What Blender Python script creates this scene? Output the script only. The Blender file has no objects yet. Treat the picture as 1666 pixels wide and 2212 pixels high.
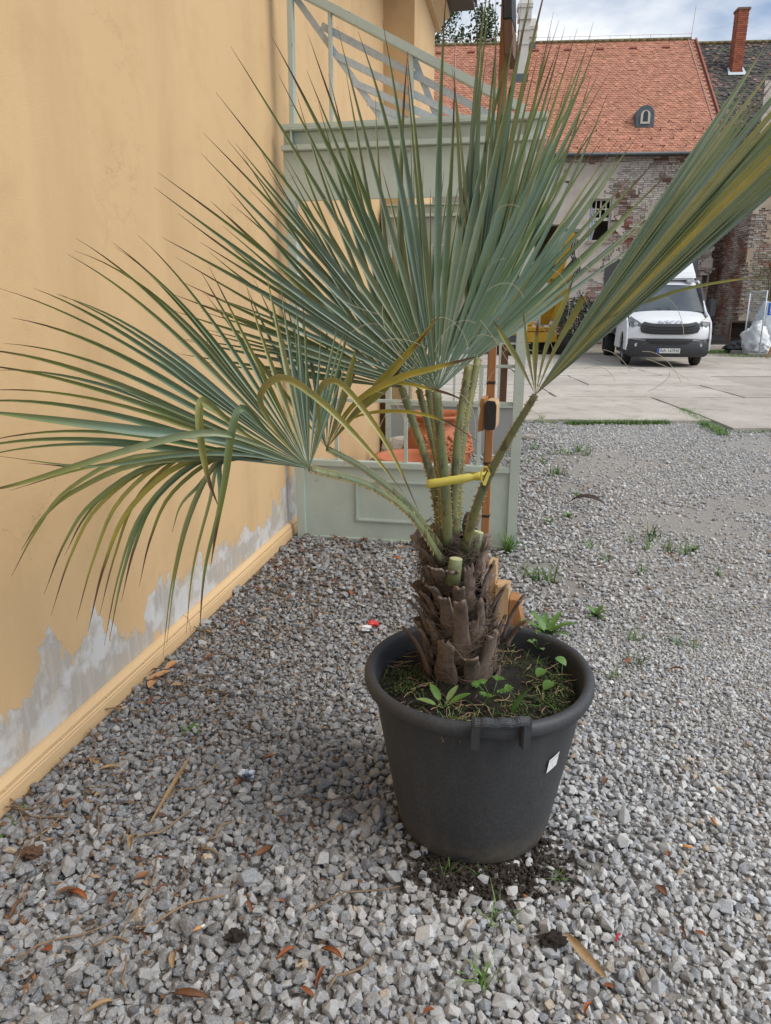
import bpy, bmesh, math, random
import numpy as np
from mathutils import Vector, Matrix, noise as mnoise

R = math.radians
random.seed(7)
rng = np.random.default_rng(7)
SC = bpy.context.scene
COL = SC.collection

# ---------------------------------------------------------------- camera
F, CX, CY = 1536.0, 833.0, 1106.0          # focal length and centre, in 1666 x 2212 pixels
PITCH, CAM_H = R(15.8), 1.40
cd = bpy.data.cameras.new('camera')
cam = bpy.data.objects.new('camera', cd)
COL.objects.link(cam)
cam.location = (0, 0, CAM_H)
cam.rotation_euler = (math.pi / 2 - PITCH, 0, 0)
cd.sensor_fit = 'HORIZONTAL'
cd.sensor_width = 36.0
cd.lens = 36.0 * F / 1666.0
cd.clip_start, cd.clip_end = 0.05, 2000
SC.camera = cam

# ---------------------------------------------------------------- sky, sun, exposure
SUN_EL, SUN_AZ = R(48), R(112)               # azimuth clockwise from +Y
w = bpy.data.worlds.new('World')
SC.world = w
w.use_nodes = True
nt = w.node_tree
nt.nodes.clear()
out = nt.nodes.new('ShaderNodeOutputWorld')
bg = nt.nodes.new('ShaderNodeBackground')
bg.inputs['Strength'].default_value = 0.10
sky = nt.nodes.new('ShaderNodeTexSky')
sky.sky_type = 'NISHITA'
sky.sun_disc = False
sky.sun_elevation, sky.sun_rotation = SUN_EL, SUN_AZ
tc = nt.nodes.new('ShaderNodeTexCoord')
mp = nt.nodes.new('ShaderNodeMapping')
mp.inputs['Scale'].default_value = (1.0, 1.0, 2.6)
mp.inputs['Location'].default_value = (0.85, 0.1, 0.25)
nz = nt.nodes.new('ShaderNodeTexNoise')
nz.inputs['Scale'].default_value = 2.1
nz.inputs['Detail'].default_value = 8
nz.inputs['Roughness'].default_value = 0.55
rp = nt.nodes.new('ShaderNodeValToRGB')
rp.color_ramp.elements[0].position, rp.color_ramp.elements[1].position = 0.40, 0.58
mx = nt.nodes.new('ShaderNodeMix')
mx.data_type = 'RGBA'
mx.inputs[7].default_value = (7.7, 7.95, 8.2, 1)
sb = nt.nodes.new('ShaderNodeMix')
sb.data_type = 'RGBA'
sb.blend_type = 'MULTIPLY'
sb.inputs[0].default_value = 1.0
sb.inputs[7].default_value = (0.78, 0.88, 0.98, 1)
nt.links.new(tc.outputs['Generated'], mp.inputs['Vector'])
nt.links.new(mp.outputs['Vector'], nz.inputs['Vector'])
nt.links.new(nz.outputs['Fac'], rp.inputs['Fac'])
nt.links.new(rp.outputs['Color'], mx.inputs[0])
nt.links.new(sky.outputs['Color'], sb.inputs[6])
nt.links.new(sb.outputs[2], mx.inputs[6])
nt.links.new(mx.outputs[2], bg.inputs['Color'])
nt.links.new(bg.outputs['Background'], out.inputs['Surface'])

sl = bpy.data.lights.new('sun', 'SUN')
sl.energy = 2.2
sl.angle = R(40)
sl.color = (1.0, 0.95, 0.88)
so = bpy.data.objects.new('sun', sl)
COL.objects.link(so)
sd = Vector((math.sin(SUN_AZ) * math.cos(SUN_EL), math.cos(SUN_AZ) * math.cos(SUN_EL), math.sin(SUN_EL)))
so.rotation_euler = sd.to_track_quat('Z', 'Y').to_euler()
so.location = sd * 60

SC.view_settings.view_transform = 'Standard'
SC.view_settings.look = 'None'
SC.view_settings.exposure = 0.42
SC.view_settings.gamma = 1.0
SC.view_settings.use_curve_mapping = False
SC.cycles.max_bounces = 6
SC.cycles.diffuse_bounces = 3
SC.cycles.transparent_max_bounces = 6

# ---------------------------------------------------------------- pixel rays -> points
_f = Vector((0, math.cos(PITCH), -math.sin(PITCH)))
_u = Vector((0, math.sin(PITCH), math.cos(PITCH)))
CAMP = Vector((0, 0, CAM_H))


def ray(x, y):
    return _f + Vector((1, 0, 0)) * ((x - CX) / F) + _u * (-(y - CY) / F)


def gp(x, y, z=0.0):
    d = ray(x, y)
    return CAMP + d * ((z - CAM_H) / d.z)


def ay(x, y, Y):
    d = ray(x, y)
    return CAMP + d * (Y / d.y)


def on_plane(x, y, p0, n):
    d = ray(x, y)
    return CAMP + d * ((p0 - CAMP).dot(n) / d.dot(n))


def project(P):
    """world points (N,3) -> pixel coordinates and depth"""
    P = np.asarray(P, float) - np.array(CAMP)
    z = P @ np.array(_f)
    return CX + F * P[:, 0] / z, CY - F * (P @ np.array(_u)) / z, z


# ---------------------------------------------------------------- objects
def tag(o, label=None, cat=None, group=None, kind=None):
    if label: o['label'] = label
    if cat: o['category'] = cat
    if group: o['group'] = group
    if kind: o['kind'] = kind
    return o


def empty(name, loc=(0, 0, 0), rz=0.0, label=None, cat=None, group=None, kind=None):
    o = bpy.data.objects.new(name, None)
    COL.objects.link(o)
    o.location = loc
    o.rotation_euler = (0, 0, rz)
    o.empty_display_size = 0.1
    return tag(o, label, cat, group, kind)


def link(name, me, mat=None, parent=None):
    if mat is not None and len(me.materials) == 0:
        me.materials.append(mat)
    o = bpy.data.objects.new(name, me)
    COL.objects.link(o)
    o.parent = parent
    return o


class MB:
    """collects simple shapes into one mesh"""
    def __init__(s):
        s.v, s.f = [], []

    def add(s, vs, fs):
        k = len(s.v)
        s.v += [tuple(p) for p in vs]
        s.f += [tuple(i + k for i in q) for q in fs]
        return s

    def box(s, a, b, m=None):
        x0, y0, z0 = a; x1, y1, z1 = b
        vs = [Vector(p) for p in ((x0, y0, z0), (x1, y0, z0), (x1, y1, z0), (x0, y1, z0), (x0, y0, z1), (x1, y0, z1), (x1, y1, z1), (x0, y1, z1))]
        if m is not None: vs = [m @ p for p in vs]
        return s.add(vs, [(3, 2, 1, 0), (4, 5, 6, 7), (0, 1, 5, 4), (1, 2, 6, 5), (2, 3, 7, 6), (3, 0, 4, 7)])

    def bar(s, p, q, w, d, up=(0, 0, 1)):
        """box beam from p to q; w across (perpendicular to up), d along up"""
        p, q = Vector(p), Vector(q)
        t = (q - p).normalized()
        a = t.cross(Vector(up))
        a = a.normalized() if a.length > 1e-6 else Vector((1, 0, 0))
        b = a.cross(t).normalized()
        vs = []
        for c in (p, q):
            for i, j in ((-1, -1), (1, -1), (1, 1), (-1, 1)):
                vs.append(c + a * (i * w / 2) + b * (j * d / 2))
        return s.add(vs, [(3, 2, 1, 0), (4, 5, 6, 7), (0, 1, 5, 4), (1, 2, 6, 5), (2, 3, 7, 6), (3, 0, 4, 7)])

    def tube(s, pts, rad, n=8, cap=True, sq=1.0, nrm=None):
        pts = [Vector(p) for p in pts]
        if not hasattr(rad, '__len__'): rad = [rad] * len(pts)
        vs, fs = [], []
        for i, p in enumerate(pts):
            t = (pts[min(i + 1, len(pts) - 1)] - pts[max(i - 1, 0)]).normalized()
            ref = Vector(nrm) if nrm is not None else (Vector((0, 0, 1)) if abs(t.z) < 0.9 else Vector((0, 1, 0)))
            a = t.cross(ref).normalized()
            b = a.cross(t)
            for k in range(n):
                g = 2 * math.pi * k / n
                vs.append(p + a * (math.cos(g) * rad[i]) + b * (math.sin(g) * rad[i] * sq))
        for i in range(len(pts) - 1):
            for k in range(n):
                k2 = (k + 1) % n
                fs.append((i * n + k, i * n + k2, (i + 1) * n + k2, (i + 1) * n + k))
        if cap:
            fs.append(tuple(reversed(range(n))))
            fs.append(tuple((len(pts) - 1) * n + k for k in range(n)))
        return s.add(vs, fs)

    def lathe(s, prof, n=48, c=(0, 0, 0), close=False):
        vs, fs = [], []
        for r, z in prof:
            for k in range(n):
                g = 2 * math.pi * k / n
                vs.append((c[0] + r * math.cos(g), c[1] + r * math.sin(g), c[2] + z))
        m = len(prof)
        for i in range(m if close else m - 1):
            j = (i + 1) % m
            for k in range(n):
                k2 = (k + 1) % n
                fs.append((i * n + k, i * n + k2, j * n + k2, j * n + k))
        return s.add(vs, fs)

    def prism(s, poly, d0, d1, fn):
        """poly: 2-D outline, extruded between d0 and d1; fn(a, b, d) -> point"""
        n = len(poly)
        vs = [fn(a, b, d0) for a, b in poly] + [fn(a, b, d1) for a, b in poly]
        fs = [tuple(range(n)), tuple(reversed(range(n, 2 * n)))]
        for i in range(n):
            j = (i + 1) % n
            fs.append((j, i, i + n, j + n))
        return s.add(vs, fs)

    def mesh(s, name, smooth=False):
        me = bpy.data.meshes.new(name)
        me.from_pydata(s.v, [], s.f)
        if smooth:
            me.polygons.foreach_set('use_smooth', [True] * len(me.polygons))
        me.update()
        return me

    def build(s, name, mat, parent=None, smooth=False, bevel=0.0, fix=True):
        me = s.mesh(name, smooth)
        if fix or bevel:
            bm = bmesh.new(); bm.from_mesh(me)
            if bevel:
                bmesh.ops.bevel(bm, geom=bm.edges[:], offset=bevel, segments=2, affect='EDGES', clamp_overlap=True)
            bmesh.ops.recalc_face_normals(bm, faces=bm.faces[:])
            bm.to_mesh(me); bm.free()
        return link(name, me, mat, parent)


def np_mesh(name, V, T, smooth=False, cols=None, attrs=None):
    """triangle or quad mesh from arrays"""
    me = bpy.data.meshes.new(name)
    V = np.ascontiguousarray(V, np.float32); T = np.ascontiguousarray(T, np.int32)
    k = T.shape[1]
    me.vertices.add(len(V)); me.vertices.foreach_set('co', V.ravel())
    me.loops.add(T.size); me.loops.foreach_set('vertex_index', T.ravel())
    me.polygons.add(len(T))
    me.polygons.foreach_set('loop_start', np.arange(0, T.size, k, dtype=np.int32))
    me.polygons.foreach_set('use_smooth', np.full(len(T), smooth, bool))
    me.update(calc_edges=True)
    if cols is not None:
        at = me.attributes.new('Col', 'FLOAT_COLOR', 'POINT')
        c4 = np.ones((len(V), 4), np.float32); c4[:, :3] = cols
        at.data.foreach_set('color', c4.ravel())
    for k_, a in (attrs or {}).items():
        at = me.attributes.new(k_, 'FLOAT', 'POINT')
        at.data.foreach_set('value', np.ascontiguousarray(a, np.float32))
    return me


def text_mesh(body, size, depth=0.0, name='lettering'):
    cu = bpy.data.curves.new('t', 'FONT')
    cu.body = body; cu.size = size; cu.extrude = depth
    cu.align_x, cu.align_y = 'CENTER', 'CENTER'
    o = bpy.data.objects.new('t', cu)
    COL.objects.link(o)
    dg = bpy.context.evaluated_depsgraph_get()
    me = bpy.data.meshes.new_from_object(o.evaluated_get(dg))
    bpy.data.objects.remove(o)
    me.name = name
    return me


# ---------------------------------------------------------------- materials
def _nodes(name):
    m = bpy.data.materials.new(name)
    m.use_nodes = True
    t = m.node_tree
    return m, t, t.nodes['Principled BSDF']


def N(t, kind, **kw):
    n = t.nodes.new('ShaderNode' + kind)
    for k, v in kw.items():
        if k in n.inputs: n.inputs[k].default_value = v
        else: setattr(n, k, v)
    return n


def mixc(t, fac, a, b, blend='MIX'):
    m = t.nodes.new('ShaderNodeMix')
    m.data_type = 'RGBA'; m.blend_type = blend
    for i, x in ((0, fac), (6, a), (7, b)):
        if hasattr(x, 'links') or hasattr(x, 'is_linked'): t.links.new(x, m.inputs[i])
        elif i == 0: m.inputs[0].default_value = x
        else: m.inputs[i].default_value = (*x[:3], 1)
    return m.outputs[2]


def ramp(t, fac, *stops):
    r = t.nodes.new('ShaderNodeValToRGB')
    el = r.color_ramp.elements
    while len(el) < len(stops): el.new(0.5)
    for e, (p, c) in zip(el, stops):
        e.position = p
        e.color = (c, c, c, 1) if not hasattr(c, '__len__') else (*c[:3], 1)
    t.links.new(fac, r.inputs[0])
    return r.outputs[0]


def noise(t, scale, detail=4, rough=0.55, vec=None, coord='Object', stretch=None):
    n = N(t, 'TexNoise', Scale=scale, Detail=detail, Roughness=rough)
    if vec is None:
        c = t.nodes.new('ShaderNodeTexCoord')
        vec = c.outputs[coord]
    if stretch is not None:
        mp_ = t.nodes.new('ShaderNodeMapping')
        mp_.inputs['Scale'].default_value = stretch
        t.links.new(vec, mp_.inputs['Vector'])
        vec = mp_.outputs['Vector']
    t.links.new(vec, n.inputs['Vector'])
    return n.outputs['Fac']


def bump(t, b, h, strength=0.3, dist=0.01):
    n = t.nodes.new('ShaderNodeBump')
    n.inputs['Strength'].default_value = strength
    n.inputs['Distance'].default_value = dist
    t.links.new(h, n.inputs['Height'])
    t.links.new(n.outputs[0], b.inputs['Normal'])


def attr(t, name, out='Fac'):
    a = t.nodes.new('ShaderNodeAttribute')
    a.attribute_name = name
    return a.outputs[out]


def mat(name, c1, c2=None, rough=0.6, scale=6, detail=5, metal=0.0, bmp=0.0, bscale=60, bdist=0.005, stretch=None, rnd=0.0, lo=0.3, hi=0.7, spec=None, coord='Object'):
    m, t, b = _nodes(name)
    c2 = c2 or tuple(x * 0.72 for x in c1)
    n1 = noise(t, scale, detail, 0.6, coord=coord, stretch=stretch)
    c = mixc(t, ramp(t, n1, (lo, 0.0), (hi, 1.0)), c1, c2)
    if rnd:
        oi = t.nodes.new('ShaderNodeObjectInfo')
        c = mixc(t, 1.0, c, ramp(t, oi.outputs['Random'], (0, 1 - rnd), (1, 1 + rnd * 0.6)), 'MULTIPLY')
    t.links.new(c, b.inputs['Base Color'])
    b.inputs['Roughness'].default_value = rough
    b.inputs['Metallic'].default_value = metal
    if spec is not None: b.inputs['Specular IOR Level'].default_value = spec
    if bmp:
        bump(t, b, noise(t, bscale, 4, 0.6, coord=coord, stretch=stretch), bmp, bdist)
    return m


def colmat(name, rough=0.8, bmp=0.3, bscale=120, bdist=0.003, grain=0.25, gscale=60, coord='Object'):
    """colour from the mesh's own colour attribute with fine grain"""
    m, t, b = _nodes(name)
    n1 = noise(t, gscale, 4, 0.65, coord=coord)
    c = mixc(t, 1.0, attr(t, 'Col', 'Color'), ramp(t, n1, (0.25, 1 - grain), (0.75, 1 + grain * 0.5)), 'MULTIPLY')
    t.links.new(c, b.inputs['Base Color'])
    b.inputs['Roughness'].default_value = rough
    if bmp: bump(t, b, noise(t, bscale, 3, 0.6, coord=coord), bmp, bdist)
    return m
# ================================================================ THE SETTING
# wall frame: s = distance out from the yellow wall, t = along the wall, away from the camera
ALPHA = R(10.9)
WA = Vector((math.sin(ALPHA), math.cos(ALPHA), 0))
WN = Vector((math.cos(ALPHA), -math.sin(ALPHA), 0))
WC = WN.dot(gp(0, 1768)) - 0.03             # the skirting stands 3 cm proud of the wall
WMAT = Matrix.Translation(WN * WC) @ Matrix.Rotation(-ALPHA, 4, 'Z')


def wf(s, t, z):
    return WN * (WC + s) + WA * t + Vector((0, 0, z))


def wall_tz(x, y, s=0.0):
    p = on_plane(x, y, WN * (WC + s), WN)
    return WA.dot(p), p.z


def cross_sz(x, y, t):
    p = on_plane(x, y, WA * t, WA)
    return WN.dot(p) - WC, p.z


def wempty(name, *a, **k):
    e = empty(name, WN * WC, -ALPHA, *a, **k)
    return e


# ---------------------------------------------------------------- ground
def ground_material():
    m, t, b = _nodes('packed_dirt')
    n1 = noise(t, 0.6, 8, 0.62)
    n2 = noise(t, 30, 6, 0.7)
    c = mixc(t, ramp(t, n1, (0.35, 0.0), (0.65, 1.0)), (0.13, 0.11, 0.09), (0.25, 0.22, 0.19))
    c = mixc(t, ramp(t, n2, (0.35, 0.0), (0.7, 0.8)), c, (0.07, 0.06, 0.05))
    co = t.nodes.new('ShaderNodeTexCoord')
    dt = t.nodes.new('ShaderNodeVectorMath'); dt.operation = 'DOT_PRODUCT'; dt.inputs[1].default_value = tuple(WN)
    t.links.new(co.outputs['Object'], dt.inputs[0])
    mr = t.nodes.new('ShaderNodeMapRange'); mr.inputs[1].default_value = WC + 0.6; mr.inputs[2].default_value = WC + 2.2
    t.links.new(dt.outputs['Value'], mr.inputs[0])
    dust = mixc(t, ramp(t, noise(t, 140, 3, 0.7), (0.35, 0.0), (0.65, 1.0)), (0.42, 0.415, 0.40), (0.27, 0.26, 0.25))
    c = mixc(t, mixc(t, 1.0, mr.outputs[0], ramp(t, n1, (0.25, 1.0), (0.6, 0.55)), 'MULTIPLY'), c, dust)  # pale dust grows away from the wall; wall shade painted into the dark side
    t.links.new(c, b.inputs['Base Color'])
    b.inputs['Roughness'].default_value = 0.95
    bump(t, b, n2, 0.8, 0.02)
    return m


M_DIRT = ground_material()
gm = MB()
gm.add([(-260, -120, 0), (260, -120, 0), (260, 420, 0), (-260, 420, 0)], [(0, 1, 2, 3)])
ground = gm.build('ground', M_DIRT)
tag(ground, kind='structure')

# ---------------------------------------------------------------- concrete yard of cast slabs
YF = Vector((math.cos(R(2.5)), -math.sin(R(2.5)), 0))      # along a slab row
YB = Vector((math.sin(R(2.5)), math.cos(R(2.5)), 0))
Y0 = gp(1300, 914)                                          # front edge of the left slabs


def slab_material():
    m, t, b = _nodes('worn_concrete')
    n1 = noise(t, 0.9, 7, 0.6)
    n2 = noise(t, 60, 4, 0.7)
    n3 = noise(t, 3.2, 8, 0.7)
    oi = t.nodes.new('ShaderNodeObjectInfo')
    c = mixc(t, ramp(t, n1, (0.3, 0.0), (0.7, 1.0)), (0.55, 0.51, 0.45), (0.39, 0.35, 0.30))
    c = mixc(t, ramp(t, n3, (0.52, 0.0), (0.66, 0.6)), c, (0.24, 0.21, 0.17))
    c = mixc(t, ramp(t, n2, (0.3, 0.55), (0.62, 0.0)), c, (0.22, 0.20, 0.18))
    c = mixc(t, 1.0, c, ramp(t, oi.outputs['Random'], (0, 0.88), (1, 1.08)), 'MULTIPLY')
    t.links.new(c, b.inputs['Base Color'])
    b.inputs['Roughness'].default_value = 0.9
    bump(t, b, n2, 0.5, 0.006)
    return m


M_SLAB = slab_material()
yard = empty('concrete_yard', kind='structure')
rr = random.Random(3)
joint_x = {}
row_d = [0, 2.6, 4.6, 6.6, 8.6, 10.6, 12.6, 14.6]
jx = (YF.dot(gp(1470, 888) - Y0), YF.dot(gp(1562, 938) - Y0))
for ri in range(len(row_d) - 1):
    d0, d1 = row_d[ri] + 0.02, row_d[ri + 1] - 0.02
    off = jx[0] if ri == 0 else jx[0] + rr.uniform(-1.6, 1.6)
    for k in range(-4, 6):
        w_ = 3.05
        x0, x1 = off + k * w_ + 0.022, off + (k + 1) * w_ - 0.022
        if x0 < -9 or x1 > 17: continue
        dd = d0
        sk = (jx[1] - jx[0]) * 0.15 if ri == 0 else 0
        if ri == 0 and k >= 0: dd = d0 - 0.62          # the slab right of the grass joint reaches nearer
        zt = 0.035 + rr.uniform(-0.006, 0.008)
        m_ = MB()
        n_ = 10
        pl = []
        for i in range(n_ + 1): pl.append((x0 + (x1 - x0) * i / n_ + (sk if k == 0 else 0) * (1 if i == 0 else 0), dd + rr.uniform(-0.03, 0.03)))
        for i in range(1, 5): pl.append((x1 + rr.uniform(-0.02, 0.02), dd + (d1 - dd) * i / 5))
        for i in range(n_ + 1): pl.append((x1 + (x0 - x1) * i / n_, d1 + rr.uniform(-0.02, 0.02)))
        for i in range(1, 5): pl.append((x0 + rr.uniform(-0.02, 0.02), d1 + (dd - d1) * i / 5))
        m_.prism(pl, zt, -0.05, lambda a, b_, d: Y0 + YF * a + YB * b_ + Vector((0, 0, d)))
        s_ = m_.build('concrete_slab', M_SLAB, yard)

# a rough strip of old crushed concrete beyond the slabs, before the house
apron = MB()
pl = [(-10, 14.72), (18, 14.72), (18, 24.5), (-10, 24.5)]
apron.prism(pl, 0.02, -0.05, lambda a, b_, d: Y0 + YF * a + YB * b_ + Vector((0, 0, d)))
ap = apron.build('rubble_apron', mat('trodden_earth', (0.27, 0.235, 0.20), (0.19, 0.16, 0.13), 0.95, 1.4, 8, bmp=0.6, bscale=25, bdist=0.02))
tag(ap, kind='structure')

# ---------------------------------------------------------------- gravel
def stone_proto(seed, npts, bev):
    r_ = random.Random(seed)
    bm = bmesh.new()
    for i in range(npts):
        g = (i + 0.5) / npts
        ph = math.acos(1 - 2 * g); th = math.pi * (1 + 5 ** 0.5) * i + r_.uniform(-0.5, 0.5)
        k = r_.uniform(0.72, 1.0)
        bm.verts.new((k * math.sin(ph) * math.cos(th), k * math.sin(ph) * math.sin(th), k * math.cos(ph)))
    g_ = bmesh.ops.convex_hull(bm, input=bm.verts[:])
    bmesh.ops.delete(bm, geom=list(set(x for x in g_['geom_interior'] if isinstance(x, bmesh.types.BMVert))), context='VERTS')
    bmesh.ops.dissolve_limit(bm, angle_limit=R(24), verts=bm.verts[:], edges=bm.edges[:])
    if bev:
        bmesh.ops.bevel(bm, geom=bm.edges[:], offset=bev, segments=1, affect='EDGES', clamp_overlap=True)
    bmesh.ops.triangulate(bm, faces=bm.faces[:])
    bm.normal_update()
    V = np.array([v.co[:] for v in bm.verts]); T = np.array([[v.index for v in f.verts] for f in bm.faces])
    bm.free()
    return V, T


PROTO_NEAR = [stone_proto(100 + i, 9 + i % 5, 0.045) for i in range(16)]
PROTO_FAR = [stone_proto(300 + i, 8 + i % 3, 0) for i in range(14)]
POT = Vector((0.250, 1.735, 0.0))


def fbm(P, sc, seed=0.0):
    return np.array([mnoise.fractal(Vector((p[0] * sc + seed, p[1] * sc - seed, seed)), 0.6, 2.0, 4) for p in P])


def scatter(y0, y1, sp, smin, smax, seed, under=False):
    g = np.random.default_rng(seed)
    ys = np.arange(y0, y1, sp); out_ = []
    for y in ys:
        half = 0.62 * y + 0.75
        xs = np.arange(-half, half, sp)
        out_.append(np.stack([xs + g.uniform(-.5, .5, len(xs)) * sp, np.full(len(xs), y) + g.uniform(-.5, .5, len(xs)) * sp], 1))
    P = np.concatenate(out_)
    s = P @ np.array(WN)[:2] - WC
    keep = s > 0.045
    tt = P @ np.array(WA)[:2]
    dpot = np.hypot(P[:, 0] - POT.x, P[:, 1] - POT.y)
    keep &= dpot > 0.205
    rel = (P - np.array(Y0)[:2])
    fy = rel @ np.array(YB)[:2]; fx = rel @ np.array(YF)[:2]
    keep &= ~((fy > 0.02) | ((fx > jx[0] + 0.1) & (fy > -0.55)))
    P, s, tt, dpot = P[keep], s[keep], tt[keep], dpot[keep]
    nz_ = fbm(P, 1.1, 3.7)
    # trodden bare patches out in the yard
    bare = np.clip((nz_ - 0.18) * 3.0, 0, 1) * np.clip((s - 1.2) / 0.8, 0, 1) * np.clip((P[:, 1] - 2.2) / 1.0, 0, 1)
    # spilled soil at the front of the pot
    bare = np.maximum(bare, np.clip(1.0 - np.hypot((P[:, 0] - POT.x - 0.02) / 0.33, (P[:, 1] - POT.y + 0.20) / 0.17), 0, 1) * 1.9)
    keep = g.uniform(0, 1, len(P)) > np.clip(bare, 0, 0.8)
    P, s, nz_ = P[keep], s[keep], nz_[keep]
    n = len(P)
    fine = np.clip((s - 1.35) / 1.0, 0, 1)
    size = smin + (smax - smin) * g.power(0.75, n)
    size *= (1.0 - 0.26 * fine) * (1.0 + 0.18 * np.clip((2.3 - P[:, 1]) / 0.9, 0, 1) * (1 - fine))
    big = g.uniform(0, 1, n) < 0.03
    size[big] *= 1.5
    if under: size = g.uniform(smin, smax, n)
    zc = np.full(n, 0.001) + g.uniform(-.002, .002, n) if under else size * (g.uniform(-0.05, 0.72, n) - 0.20 * fine * (P[:, 1] > 2.4)) + 0.002
    tone = g.uniform(0.76, 1.2, n)
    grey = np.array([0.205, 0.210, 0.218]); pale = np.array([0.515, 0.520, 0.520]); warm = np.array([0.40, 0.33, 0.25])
    mixp = np.clip(0.08 + 0.75 * np.clip((s - 0.75) / 1.3, 0, 1) + g.normal(0, 0.22, n), 0, 1)[:, None]  # dustier stone further out; near the wall its shade is put into the grey
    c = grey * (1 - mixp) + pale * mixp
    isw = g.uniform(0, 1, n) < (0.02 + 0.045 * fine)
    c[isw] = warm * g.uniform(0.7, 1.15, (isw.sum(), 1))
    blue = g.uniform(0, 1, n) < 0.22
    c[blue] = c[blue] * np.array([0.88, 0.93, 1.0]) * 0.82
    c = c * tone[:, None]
    return P, size, zc, c, g


def rotmats(n, g):
    q = g.normal(size=(n, 4)); q /= np.linalg.norm(q, axis=1)[:, None]
    w_, x, y, z = q.T
    return np.stack([1 - 2 * (y * y + z * z), 2 * (x * y - z * w_), 2 * (x * z + y * w_),
                     2 * (x * y + z * w_), 1 - 2 * (x * x + z * z), 2 * (y * z - x * w_),
                     2 * (x * z - y * w_), 2 * (y * z + x * w_), 1 - 2 * (x * x + y * y)], 1).reshape(n, 3, 3)


def stones(P, size, zc, c, g, protos):
    n = len(P); pi = g.integers(0, len(protos), n)
    Vs, Ts, Cs, base = [], [], [], 0
    for k, (V, T) in enumerate(protos):
        idx = np.where(pi == k)[0]
        if not len(idx): continue
        m = len(idx)
        sc3 = np.stack([g.uniform(0.85, 1.25, m), g.uniform(0.65, 1.0, m), g.uniform(0.5, 0.85, m)], 1) * size[idx, None]
        Rm = rotmats(m, g)
        W = np.einsum('nij,nvj->nvi', Rm, V[None] * sc3[:, None])
        W[:, :, 2] *= 0.85
        W += np.stack([P[idx, 0], P[idx, 1], zc[idx]], 1)[:, None]
        Vs.append(W.reshape(-1, 3)); Ts.append((T[None] + (np.arange(m) * len(V))[:, None, None] + base).reshape(-1, 3))
        Cs.append(np.repeat(c[idx], len(V), 0))
        base += m * len(V)
    return np.concatenate(Vs), np.concatenate(Ts), np.concatenate(Cs)


def gravel_material():
    m, t, b = _nodes('crushed_limestone')
    v = N(t, 'TexVoronoi', Scale=95.0, feature='DISTANCE_TO_EDGE')
    c0 = t.nodes.new('ShaderNodeTexCoord')
    nd = N(t, 'TexNoise', Scale=70.0, Detail=5.0, Roughness=0.7)
    t.links.new(c0.outputs['Object'], nd.inputs['Vector'])
    va = t.nodes.new('ShaderNodeVectorMath'); va.operation = 'MULTIPLY_ADD'
    va.inputs[1].default_value = (0.02, 0.02, 0.02)
    t.links.new(nd.outputs['Color'], va.inputs[0]); t.links.new(c0.outputs['Object'], va.inputs[2])
    t.links.new(va.outputs[0], v.inputs['Vector'])
    fine = noise(t, 260, 4, 0.7)
    base = mixc(t, 1.0, attr(t, 'Col', 'Color'), ramp(t, fine, (0.3, 0.74), (0.7, 1.16)), 'MULTIPLY')
    vein = ramp(t, v.outputs['Distance'], (0.0, 0.55), (0.055, 0.0))
    base = mixc(t, vein, base, (0.50, 0.49, 0.47))
    t.links.new(base, b.inputs['Base Color'])
    b.inputs['Roughness'].default_value = 0.85
    bump(t, b, fine, 0.35, 0.002)
    return m


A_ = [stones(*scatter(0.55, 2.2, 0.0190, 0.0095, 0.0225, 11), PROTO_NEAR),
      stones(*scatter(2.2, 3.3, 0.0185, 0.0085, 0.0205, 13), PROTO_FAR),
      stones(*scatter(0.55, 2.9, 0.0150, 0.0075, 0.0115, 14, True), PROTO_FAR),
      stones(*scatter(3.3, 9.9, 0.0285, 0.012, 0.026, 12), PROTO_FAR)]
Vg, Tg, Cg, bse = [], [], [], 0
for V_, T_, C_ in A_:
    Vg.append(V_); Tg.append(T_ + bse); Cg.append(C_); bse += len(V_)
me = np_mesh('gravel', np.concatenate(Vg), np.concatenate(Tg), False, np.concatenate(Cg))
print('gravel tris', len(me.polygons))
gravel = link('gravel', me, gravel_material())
tag(gravel, 'loose grey crushed stone gravel covering the ground around the pot', 'gravel', kind='stuff')

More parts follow.
